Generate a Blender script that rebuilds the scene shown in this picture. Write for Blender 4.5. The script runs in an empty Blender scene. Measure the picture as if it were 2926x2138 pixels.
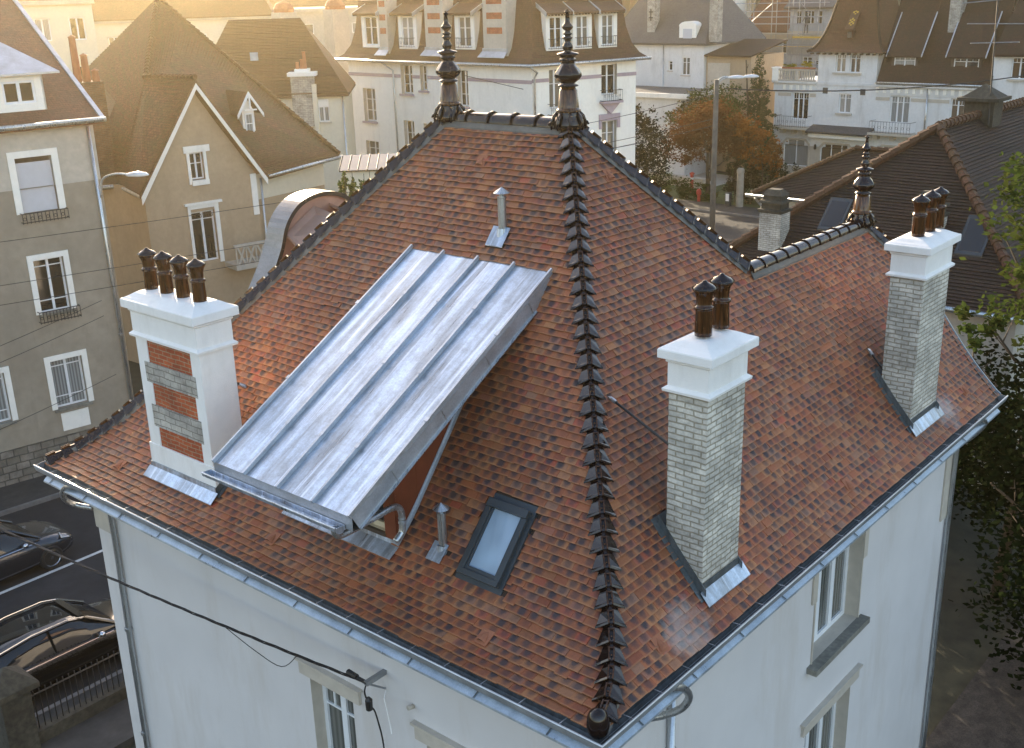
import bpy, math, random
import numpy as np
from mathutils import Vector, Matrix
random.seed(7); RNG = np.random.default_rng(11)
R = math.radians
scene = bpy.context.scene
C = scene.collection

# ------------------------------------------------------------ camera
cam_d = bpy.data.cameras.new('camera'); cam = bpy.data.objects.new('camera', cam_d); C.objects.link(cam)
scene.camera = cam
CAM = Vector((-7.432, -5.455, 7.003)); YAW, PITCH, ROLL = R(40.97), R(19.245), R(-1.754)
_f = Vector((math.cos(YAW)*math.cos(PITCH), math.sin(YAW)*math.cos(PITCH), -math.sin(PITCH)))
_r = Vector((math.sin(YAW), -math.cos(YAW), 0)); _u = _r.cross(_f)
_r2 = _r*math.cos(ROLL)+_u*math.sin(ROLL); _u2 = -_r*math.sin(ROLL)+_u*math.cos(ROLL)
M = Matrix.Identity(4)
for i in range(3):
    M[i][0] = _r2[i]; M[i][1] = _u2[i]; M[i][2] = -_f[i]; M[i][3] = CAM[i]
cam.matrix_world = M
cam_d.sensor_width = 36; cam_d.lens = 38.74; cam_d.clip_end = 3000; cam_d.clip_start = .1
scene.render.resolution_x = 1024; scene.render.resolution_y = 748

# ------------------------------------------------------------ world, sun, exposure
SUN_AZ, SUN_EL = 60.0, 15.0          # direction towards the sun: degrees from +X, elevation
w = bpy.data.worlds.new('World'); scene.world = w; w.use_nodes = True
wn = w.node_tree.nodes; wl = w.node_tree.links
bg = wn['Background']; sky = wn.new('ShaderNodeTexSky'); sky.sky_type = 'NISHITA'; sky.sun_disc = False
sky.sun_elevation = R(SUN_EL); sky.sun_rotation = R(90-SUN_AZ); sky.air_density = 1.0; sky.dust_density = 2.0
tint = wn.new('ShaderNodeMix'); tint.data_type = 'RGBA'; tint.blend_type = 'MULTIPLY'; tint.inputs[0].default_value = 1; tint.inputs[7].default_value = (1.09, 1.0, .95, 1); wl.new(sky.outputs[0], tint.inputs[6]); wl.new(tint.outputs[2], bg.inputs[0]); bg.inputs[1].default_value = 0.15
sd = bpy.data.lights.new('sun', 'SUN'); sd.energy = 4; sd.angle = R(0.5); sd.color = (1, .82, .58)
so = bpy.data.objects.new('sun', sd); C.objects.link(so)
so.rotation_euler = Vector((math.cos(R(SUN_EL))*math.cos(R(SUN_AZ)), math.cos(R(SUN_EL))*math.sin(R(SUN_AZ)), math.sin(R(SUN_EL)))).to_track_quat('Z', 'Y').to_euler()
scene.view_settings.view_transform = 'Standard'; scene.view_settings.look = 'None'
scene.view_settings.gamma = 1; scene.view_settings.exposure = 1.88

# ------------------------------------------------------------ materials
def newmat(name):
    m = bpy.data.materials.new(name); m.use_nodes = True
    nt = m.node_tree; b = nt.nodes['Principled BSDF']
    return m, nt, b
def node(nt, t, **k):
    n = nt.nodes.new(t)
    for a, v in k.items(): setattr(n, a, v)
    return n
def rgb(c): return (c[0], c[1], c[2], 1)
def mixc(nt, fac, a, b, mode='MIX'):
    n = nt.nodes.new('ShaderNodeMix'); n.data_type = 'RGBA'; n.blend_type = mode
    for s, v in ((n.inputs[0], fac), (n.inputs[6], a), (n.inputs[7], b)):
        if hasattr(v, 'is_output') or hasattr(v, 'links'): nt.links.new(v, s)
        elif isinstance(v, (int, float)): s.default_value = v
        else: s.default_value = rgb(v)
    return n.outputs[2]
def ramp(nt, src, stops):
    n = nt.nodes.new('ShaderNodeValToRGB'); nt.links.new(src, n.inputs[0]); e = n.color_ramp.elements
    while len(e) < len(stops): e.new(.5)
    for i, (p, c) in enumerate(stops): e[i].position = p; e[i].color = rgb(c) if not isinstance(c, (int, float)) else (c, c, c, 1)
    return n.outputs[0]
def noise(nt, scale, detail=3, vec=None, rough=.55):
    n = nt.nodes.new('ShaderNodeTexNoise'); n.inputs['Scale'].default_value = scale; n.inputs['Detail'].default_value = detail
    n.inputs['Roughness'].default_value = rough
    if vec is not None: nt.links.new(vec, n.inputs['Vector'])
    return n.outputs[0]
def coords(nt, kind='Object', scale=None, uv=False):
    if uv:
        o = nt.nodes.new('ShaderNodeUVMap').outputs[0]
    else: o = nt.nodes.new('ShaderNodeTexCoord').outputs[kind]
    if scale:
        mp = nt.nodes.new('ShaderNodeMapping'); mp.inputs['Scale'].default_value = scale; nt.links.new(o, mp.inputs[0]); o = mp.outputs[0]
    return o
def bump(nt, b, h, strength=.3, dist=.01):
    n = nt.nodes.new('ShaderNodeBump'); n.inputs['Strength'].default_value = strength; n.inputs['Distance'].default_value = dist
    nt.links.new(h, n.inputs['Height']); nt.links.new(n.outputs[0], b.inputs['Normal'])
def plain(name, col, rough=.6, metal=0., var=.15, nscale=6., bmp=0., bscale=40., coat=0., stain=None):
    m, nt, b = newmat(name); v = coords(nt)
    n1 = noise(nt, nscale, 4, v); n2 = noise(nt, nscale*.13, 3, v)
    mx = nt.nodes.new('ShaderNodeMath'); mx.operation = 'MULTIPLY'; nt.links.new(n1, mx.inputs[0]); nt.links.new(n2, mx.inputs[1])
    lo = tuple(c*(1-var) for c in col); hi = tuple(min(1, c*(1+var)) for c in col)
    c = ramp(nt, mx.outputs[0], [(.12, lo), (.4, hi)])
    if stain:
        sv = coords(nt, scale=(1.2, 1.2, .25)); s = ramp(nt, noise(nt, 1.3, 6, sv, .7), [(.52, 0.), (.75, 1.)])
        sm = nt.nodes.new('ShaderNodeMath'); sm.operation = 'MULTIPLY'; nt.links.new(s, sm.inputs[0]); sm.inputs[1].default_value = stain[1]
        c = mixc(nt, sm.outputs[0], c, stain[0])
    nt.links.new(c, b.inputs['Base Color']); b.inputs['Roughness'].default_value = rough; b.inputs['Metallic'].default_value = metal
    if coat: b.inputs['Coat Weight'].default_value = coat; b.inputs['Coat Roughness'].default_value = .05
    if bmp: bump(nt, b, noise(nt, bscale, 5, v, .7), bmp, .01)
    return m
def brickmat(name, c1, c2, mortar, bw, bh, ms=.012, rough=.85, bmp=.6, dirt=None, offset=.5, squash=1, dist=.012, patch=None):
    m, nt, b = newmat(name); v = coords(nt, uv=True)
    wv = nt.nodes.new('ShaderNodeTexNoise'); wv.inputs['Scale'].default_value = 3; nt.links.new(v, wv.inputs['Vector'])
    mm = nt.nodes.new('ShaderNodeVectorMath'); mm.operation = 'SCALE'; mm.inputs[3].default_value = .045; nt.links.new(wv.outputs[1], mm.inputs[0])
    ad = nt.nodes.new('ShaderNodeVectorMath'); nt.links.new(v, ad.inputs[0]); nt.links.new(mm.outputs[0], ad.inputs[1])
    br = nt.nodes.new('ShaderNodeTexBrick'); nt.links.new(ad.outputs[0], br.inputs['Vector'])
    br.offset = offset; br.inputs['Scale'].default_value = 1; br.inputs['Brick Width'].default_value = bw; br.inputs['Row Height'].default_value = bh
    br.inputs['Mortar Size'].default_value = ms; br.inputs['Mortar Smooth'].default_value = .2; br.inputs['Bias'].default_value = 0
    br.inputs['Color1'].default_value = rgb(c1); br.inputs['Color2'].default_value = rgb(c2); br.inputs['Mortar'].default_value = rgb(mortar)
    c = br.outputs[0]
    n = ramp(nt, noise(nt, 2.2, 6, v, .7), [(.3, .55), (.7, 1.25)]); c = mixc(nt, 1., c, n, 'MULTIPLY')
    n = ramp(nt, noise(nt, 30, 4, v, .7), [(.3, .7), (.7, 1.2)]); c = mixc(nt, .6, c, n, 'MULTIPLY')
    if dirt: c = mixc(nt, ramp(nt, noise(nt, dirt[2] if len(dirt) > 2 else 1.1, 6, coords(nt), .75), [(.5, 0.), (.68, dirt[1])]), c, dirt[0])
    nt.links.new(c, b.inputs['Base Color']); b.inputs['Roughness'].default_value = rough
    inv = nt.nodes.new('ShaderNodeMath'); inv.operation = 'SUBTRACT'; inv.inputs[0].default_value = 1; nt.links.new(br.outputs[1], inv.inputs[1])
    nn = nt.nodes.new('ShaderNodeMath'); nn.operation = 'MULTIPLY_ADD'; nt.links.new(noise(nt, 25, 4, v), nn.inputs[0]); nn.inputs[1].default_value = .5; nt.links.new(inv.outputs[0], nn.inputs[2])
    bump(nt, b, nn.outputs[0], bmp, dist)
    return m
def farroof(name, c1, c2, c3, row=.11, wid=.17, rough=.85, moss=None):
    """plain-tile roof covering for roofs seen from afar, laid in metres up the slope"""
    m, nt, b = newmat(name); v = coords(nt, uv=True)
    br = nt.nodes.new('ShaderNodeTexBrick'); nt.links.new(v, br.inputs['Vector']); br.offset = .5
    br.inputs['Scale'].default_value = 1; br.inputs['Brick Width'].default_value = wid; br.inputs['Row Height'].default_value = row
    br.inputs['Mortar Size'].default_value = .006; br.inputs['Color1'].default_value = rgb(c1); br.inputs['Color2'].default_value = rgb(c2); br.inputs['Mortar'].default_value = rgb(tuple(x*.35 for x in c1))
    c = mixc(nt, ramp(nt, noise(nt, .9, 6, v, .75), [(.4, 0.), (.62, .8)]), br.outputs[0], c3)
    c = mixc(nt, .8, c, ramp(nt, noise(nt, 7, 5, v, .75), [(.3, .55), (.7, 1.35)]), 'MULTIPLY')
    if moss: c = mixc(nt, ramp(nt, noise(nt, 1.7, 7, coords(nt), .8), [(.55, 0.), (.68, moss[1])]), c, moss[0])
    nt.links.new(c, b.inputs['Base Color']); b.inputs['Roughness'].default_value = rough
    sp = nt.nodes.new('ShaderNodeSeparateXYZ'); nt.links.new(v, sp.inputs[0])
    d = nt.nodes.new('ShaderNodeMath'); d.operation = 'DIVIDE'; nt.links.new(sp.outputs[1], d.inputs[0]); d.inputs[1].default_value = row
    fr = nt.nodes.new('ShaderNodeMath'); fr.operation = 'FRACT'; nt.links.new(d.outputs[0], fr.inputs[0])
    iv = nt.nodes.new('ShaderNodeMath'); iv.operation = 'SUBTRACT'; iv.inputs[0].default_value = 1; nt.links.new(fr.outputs[0], iv.inputs[1])
    nn = nt.nodes.new('ShaderNodeMath'); nn.operation = 'MULTIPLY_ADD'; nt.links.new(noise(nt, 14, 4, v), nn.inputs[0]); nn.inputs[1].default_value = .8; nt.links.new(iv.outputs[0], nn.inputs[2])
    bump(nt, b, nn.outputs[0], 1., .03)
    return m
def zincmat(name, c1, c2, c3, rough=.38, metal=.55, streak=(9, .7), mottled=False):
    m, nt, b = newmat(name); v = coords(nt, uv=True, scale=(streak[0], streak[1], 1)); v2 = coords(nt, uv=True)
    s = noise(nt, 1, 6, v, .65); f = noise(nt, 38, 4, v2, .7); g_ = noise(nt, 2.2, 5, v2, .6)
    c = mixc(nt, ramp(nt, s, [(.36, 0.), (.62, 1.)]), c1, c2)
    c = mixc(nt, ramp(nt, g_, [(.5, 0.), (.7, .6)]), c, c3)
    if mottled:
        mo = noise(nt, 5.5, 8, v2, .8); c = mixc(nt, ramp(nt, mo, [(.44, 0.), (.64, .5)]), c, tuple(x*.9 for x in c1)); c = mixc(nt, ramp(nt, noise(nt, 1.1, 5, coords(nt, uv=True, scale=(9, .35, 1)), .6), [(.54, 0.), (.66, .7)]), c, (.78, .84, .95))
    c = mixc(nt, .45, c, ramp(nt, f, [(.3, .7), (.7, 1.25)]), 'MULTIPLY')
    nt.links.new(c, b.inputs['Base Color']); b.inputs['Metallic'].default_value = metal
    nt.links.new(ramp(nt, s, [(.3, rough-.1), (.7, rough+.14)]), b.inputs['Roughness']); bump(nt, b, g_, .12, .02)
    return m
def glazed(name, col, rough=.07, streaky=False):
    m, nt, b = newmat(name); v = coords(nt, scale=(30, 30, 2.5) if streaky else (8, 8, 8))
    c = ramp(nt, noise(nt, 1, 4, v, .7), [(.35, tuple(x*.35 for x in col)), (.7, tuple(x*(2.2 if streaky else 1.3) for x in col))])
    nt.links.new(c, b.inputs['Base Color']); b.inputs['Roughness'].default_value = rough; b.inputs['Specular IOR Level'].default_value = .45
    bump(nt, b, noise(nt, 22, 3, coords(nt)), .05, .008)
    return m
def leafmat(name, a, b_, c_=None, trans=.25):
    m, nt, b = newmat(name); v = coords(nt)
    n = nt.nodes.new('ShaderNodeTexNoise'); n.inputs['Scale'].default_value = 1.4; n.inputs['Detail'].default_value = 5; nt.links.new(v, n.inputs['Vector'])
    at = nt.nodes.new('ShaderNodeAttribute'); at.attribute_name = 'rnd'
    c = mixc(nt, at.outputs['Fac'], a, b_)
    if c_: c = mixc(nt, ramp(nt, n.outputs[0], [(.46, 0.), (.6, 1.)]), c, c_)
    nt.links.new(c, b.inputs['Base Color']); b.inputs['Roughness'].default_value = 1; b.inputs['Specular IOR Level'].default_value = 0
    tr = nt.nodes.new('ShaderNodeBsdfTranslucent'); nt.links.new(c, tr.inputs[0]); ms = nt.nodes.new('ShaderNodeMixShader'); ms.inputs[0].default_value = trans
    out = nt.nodes['Material Output']; nt.links.new(b.outputs[0], ms.inputs[1]); nt.links.new(tr.outputs[0], ms.inputs[2]); nt.links.new(ms.outputs[0], out.inputs[0])
    return m
def glassmat(name, col=(.012, .014, .016), rough=.04):
    m, nt, b = newmat(name); v = coords(nt)
    c = ramp(nt, noise(nt, 1.2, 2, v), [(.3, tuple(x*.6 for x in col)), (.7, tuple(x*1.5 for x in col))])
    nt.links.new(c, b.inputs['Base Color']); b.inputs['Roughness'].default_value = rough; b.inputs['Specular IOR Level'].default_value = .7
    return m
def curtainmat(name, col):
    m, nt, b = newmat(name); v = coords(nt, uv=True, scale=(1, .05, 1))
    n = nt.nodes.new('ShaderNodeTexWave'); n.inputs['Scale'].default_value = 3.2; n.inputs['Distortion'].default_value = 2.5; nt.links.new(v, n.inputs[0])
    nt.links.new(ramp(nt, n.outputs[1], [(0., tuple(x*.45 for x in col)), (1., col)]), b.inputs['Base Color']); b.inputs['Roughness'].default_value = .25
    b.inputs['Coat Weight'].default_value = .5; b.inputs['Coat Roughness'].default_value = .04
    return m

def tilemat():
    m, nt, b = newmat('clay_tiles'); uv = coords(nt, uv=True)
    at = nt.nodes.new('ShaderNodeAttribute'); at.attribute_name = 'rnd'
    sp = nt.nodes.new('ShaderNodeSeparateColor'); nt.links.new(at.outputs['Color'], sp.inputs[0])
    base = ramp(nt, sp.outputs[0], [(0., (.24, .066, .029)), (.25, (.34, .108, .042)), (.5, (.24, .080, .034)), (.72, (.37, .148, .058)), (.88, (.24, .120, .076)), (1., (.35, .072, .033))])
    # dark firing bloom: a cloud placed differently on every tile
    off = nt.nodes.new('ShaderNodeCombineXYZ'); nt.links.new(sp.outputs[1], off.inputs[0]); nt.links.new(sp.outputs[2], off.inputs[1])
    sc = nt.nodes.new('ShaderNodeVectorMath'); sc.operation = 'MULTIPLY_ADD'; nt.links.new(off.outputs[0], sc.inputs[0]); sc.inputs[1].default_value = (-.28, -.35, 0); sc.inputs[2].default_value = (-.38, -.50, 0)
    pos = nt.nodes.new('ShaderNodeVectorMath'); nt.links.new(uv, pos.inputs[0]); nt.links.new(sc.outputs[0], pos.inputs[1])
    sq = nt.nodes.new('ShaderNodeVectorMath'); sq.operation = 'MULTIPLY'; nt.links.new(pos.outputs[0], sq.inputs[0]); sq.inputs[1].default_value = (2.3, 1.15, 1)
    ln = nt.nodes.new('ShaderNodeVectorMath'); ln.operation = 'LENGTH'; nt.links.new(sq.outputs[0], ln.inputs[0])
    nv = nt.nodes.new('ShaderNodeVectorMath'); nv.operation = 'MULTIPLY_ADD'; nt.links.new(off.outputs[0], nv.inputs[0]); nv.inputs[1].default_value = (37, 53, 0); nt.links.new(uv, nv.inputs[2])
    nz = noise(nt, 3.2, 5, nv.outputs[0], .7)
    a = nt.nodes.new('ShaderNodeMath'); a.operation = 'MULTIPLY_ADD'; nt.links.new(nz, a.inputs[0]); a.inputs[1].default_value = -.85; nt.links.new(ln.outputs['Value'], a.inputs[2])
    blot = ramp(nt, a.outputs[0], [(.0, 1.), (.55, 0.)])
    # how strongly this tile bloomed
    st = ramp(nt, sp.outputs[1], [(.05, .0), (.2, .5), (1., .95)])
    mu = nt.nodes.new('ShaderNodeMath'); mu.operation = 'MULTIPLY'; nt.links.new(blot, mu.inputs[0]); nt.links.new(st, mu.inputs[1])
    big = ramp(nt, noise(nt, .55, 4, coords(nt), .6), [(.35, .78), (.65, 1.2)]); base = mixc(nt, 1., base, big, 'MULTIPLY')
    c = mixc(nt, mu.outputs[0], base, (.034, .030, .036))
    c = mixc(nt, .55, c, ramp(nt, noise(nt, 5, 5, nv.outputs[0], .75), [(.3, .7), (.7, 1.3)]), 'MULTIPLY')
    spu = nt.nodes.new('ShaderNodeSeparateXYZ'); nt.links.new(uv, spu.inputs[0])
    c = mixc(nt, ramp(nt, spu.outputs[1], [(.02, .55), (.16, 0.)]), c, (.40, .19, .085))
    # lime bloom under two chimneys
    oc = coords(nt)
    for p, r in (((1.85, .14, .1), .42), ((9.95, .22, .25), .42)):
        d = nt.nodes.new('ShaderNodeVectorMath'); d.operation = 'DISTANCE'; nt.links.new(oc, d.inputs[0]); d.inputs[1].default_value = p
        q = nt.nodes.new('ShaderNodeMath'); q.operation = 'MULTIPLY_ADD'; nt.links.new(noise(nt, 3, 5, oc, .7), q.inputs[0]); q.inputs[1].default_value = -.9; nt.links.new(d.outputs['Value'], q.inputs[2]); q2 = nt.nodes.new('ShaderNodeMath'); nt.links.new(q.outputs[0], q2.inputs[0]); q2.inputs[1].default_value = .45; q = q2
        c = mixc(nt, ramp(nt, q.outputs[0], [(.05, .5), (r, 0.)]), c, (.5, .46, .43))
    nt.links.new(c, b.inputs['Base Color']); b.inputs['Roughness'].default_value = .62; b.inputs['Specular IOR Level'].default_value = .4
    bump(nt, b, noise(nt, 6, 4, nv.outputs[0], .7), .25, .008)
    return m

MAT = {}
def mk(k, f, *a, **kw): MAT[k] = f(k, *a, **kw)
MAT['clay_tiles'] = tilemat()
mk('underlay', plain, (.05, .03, .02), .9)
mk('white_render', plain, (.60, .575, .56), .85, var=.05, nscale=1.2, bmp=.25, bscale=70, stain=((.45, .39, .32), .4))
mk('white_paint', plain, (.82, .80, .77), .7, var=.04, bmp=.5, bscale=60, stain=((.52, .48, .42), .4))
mk('window_white', plain, (.74, .75, .76), .35, var=.03)
mk('stone_trim', plain, (.47, .42, .35), .8, var=.1, bmp=.2)
mk('sill_stone', plain, (.20, .19, .16), .85, var=.35, nscale=14, bmp=.4)
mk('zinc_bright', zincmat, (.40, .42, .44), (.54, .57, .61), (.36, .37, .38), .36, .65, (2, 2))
mk('zinc_roof', zincmat, (.27, .28, .29), (.60, .70, .84), (.36, .38, .40), .33, .65, (4.5, .5), True)
mk('zinc_ledge', zincmat, (.28, .33, .38), (.42, .49, .56), (.26, .30, .33), .34, .65, (2.5, 2.5))
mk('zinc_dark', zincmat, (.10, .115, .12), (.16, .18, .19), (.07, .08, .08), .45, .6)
mk('galvanised', zincmat, (.40, .42, .43), (.55, .57, .58), (.3, .3, .3), .3, .85, (30, 1))
mk('glazed_brown', glazed, (.020, .011, .009))
mk('glazed_amber', glazed, (.045, .017, .005), .09, True)
mk('glazed_honey', glazed, (.07, .030, .008), .08, True)
mk('mortar', plain, (.15, .14, .125), .9, var=.2, nscale=9, bmp=.4)
mk('white_brick', brickmat, (.70, .66, .58), (.54, .51, .45), (.36, .32, .24), .22, .068, .010, dirt=((.17, .15, .12), .6, 1.2), bmp=1.)
mk('red_brick', brickmat, (.45, .095, .028), (.34, .065, .02), (.34, .25, .16), .21, .066, .007, bmp=.7)
mk('flat_stone', brickmat, (.50, .47, .41), (.38, .36, .32), (.20, .18, .155), .27, .1, .008, bmp=.7, dirt=((.15, .13, .11), .6, 2.))
mk('rust_cladding', plain, (.16, .036, .012), .6, var=.15)
mk('wood_cream', plain, (.58, .50, .36), .55, var=.1)
mk('anthracite', plain, (.045, .053, .058), .4, .2, var=.15)
mk('glass', glassmat)
mk('roof_glass', glassmat, (.24, .31, .38), .05)
mk('black_cable', plain, (.012, .012, .012), .5)
mk('dark_iron', plain, (.02, .018, .016), .5)
mk('asphalt', plain, (.026, .025, .026), .9, var=.3, nscale=3, bmp=.5, bscale=120)
mk('pavement', plain, (.045, .043, .040), .9, var=.3, nscale=4, bmp=.4, bscale=90)
mk('kerb_stone', plain, (.17, .16, .15), .85, var=.2)
mk('road_paint', plain, (.62, .62, .60), .7, var=.15, nscale=20)
mk('gravel', plain, (.045, .039, .033), .95, var=.5, nscale=30, bmp=.9, bscale=60)
mk('earth', plain, (.035, .034, .02), .95, var=.5, nscale=2, bmp=.6, bscale=30)
mk('lawn', plain, (.06, .085, .022), .95, var=.5, nscale=8, bmp=.8, bscale=50)
mk('mossy_stone', plain, (.05, .045, .033), .95, var=.5, nscale=9, bmp=.8, bscale=25)
mk('ochre_render', plain, (.40, .30, .20), .9, var=.08, bmp=.35, bscale=50, stain=((.28, .2, .13), .4))
mk('tan_render', plain, (.29, .25, .195), .92, var=.14, nscale=3, bmp=.6, bscale=40, stain=((.18, .15, .11), .5))
mk('cream_render', plain, (.66, .60, .47), .85, var=.05, bmp=.2)
mk('white_facade', plain, (.84, .81, .74), .85, var=.04, bmp=.15, stain=((.5, .46, .4), .35))
mk('cool_facade', plain, (.66, .66, .65), .85, var=.06, bmp=.15, stain=((.34, .32, .29), .5))
mk('grey_facade', plain, (.38, .39, .41), .85, var=.1, bmp=.2, stain=((.24, .24, .24), .6))
mk('mauve_trim', plain, (.36, .29, .33), .8, var=.1)
mk('pale_concrete', plain, (.45, .41, .35), .8, var=.12, nscale=6, bmp=.25)
mk('roof_brown', farroof, (.13, .058, .03), (.10, .042, .022), (.075, .045, .022))
mk('roof_amber', farroof, (.17, .075, .032), (.13, .055, .024), (.09, .065, .022), moss=((.09, .07, .02), .4))
mk('roof_red', farroof, (.19, .07, .036), (.145, .05, .026), (.12, .06, .035))
mk('roof_dark', farroof, (.055, .026, .016), (.034, .017, .011), (.026, .018, .011), row=.12, moss=((.028, .03, .012), .5))
mk('slate', farroof, (.055, .06, .066), (.04, .044, .048), (.07, .07, .07), row=.15, wid=.22, rough=.5)
mk('rubble', brickmat, (.27, .24, .20), (.17, .15, .12), (.10, .09, .075), .42, .24, .02, bmp=1., offset=.37, dist=.03)
mk('old_brick', brickmat, (.20, .085, .035), (.14, .055, .025), (.16, .12, .08), .22, .07, .01)
mk('copper_pink', plain, (.34, .235, .19), .5, .3, var=.12)
mk('shutter', plain, (.50, .51, .55), .5, var=.04)
mk('curtain', curtainmat, (.32, .34, .34))
mk('net_curtain', curtainmat, (.16, .165, .15))
mk('leaf_dark', leafmat, (.005, .009, .0035), (.012, .018, .006), (.009, .012, .005), .06)
mk('leaf_green', leafmat, (.035, .055, .012), (.08, .11, .025), (.05, .06, .014))
mk('leaf_brown', leafmat, (.075, .030, .012), (.15, .058, .016), (.09, .045, .018))
mk('leaf_orange', leafmat, (.20, .065, .012), (.30, .12, .02), (.13, .05, .014))
mk('leaf_yellow', leafmat, (.30, .24, .02), (.45, .36, .04), (.2, .2, .03))
mk('leaf_fir', leafmat, (.022, .045, .020), (.045, .08, .035), (.03, .05, .02))
mk('bark', plain, (.06, .045, .03), .95, var=.3, bmp=.6, bscale=20)
mk('car_black', plain, (.004, .0045, .0055), .2, .4, var=.05, coat=1.)
mk('car_blue', plain, (.020, .026, .038), .25, .5, var=.05, coat=1.)
mk('chrome', plain, (.6, .6, .62), .18, 1., var=.03)
mk('rubber', plain, (.012, .012, .012), .8)
mk('car_glass', glassmat, (.008, .010, .012), .03)
mk('lamp_lens', plain, (.6, .6, .6), .15, coat=1.)
mk('red_paint', plain, (.42, .03, .02), .45)
mk('steel_tube', plain, (.30, .31, .32), .45, .7, var=.1)
mk('plank', plain, (.40, .30, .16), .8, var=.2)
mk('tarp', plain, (.10, .30, .55), .5, var=.2)
mk('garment', plain, (.04, .05, .06), .8)
mk('skin', plain, (.45, .28, .2), .6)
mk('dark_wood', plain, (.05, .035, .025), .6, var=.2)
mk('zinc_weathered', zincmat, (.17, .17, .17), (.27, .27, .27), (.13, .13, .13), .42, .7, (1, 3))
mk('concrete_post', plain, (.26, .24, .20), .85, var=.25, nscale=3, bmp=.3)
mk('roof_yellow', plain, (.50, .32, .04), .7)
mk('pot_clay', plain, (.33, .12, .06), .8)
mk('wood_pole', plain, (.13, .11, .085), .85, var=.3, nscale=5)
mk('hill', plain, (.10, .11, .07), 1., var=.3, nscale=.05)

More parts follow.
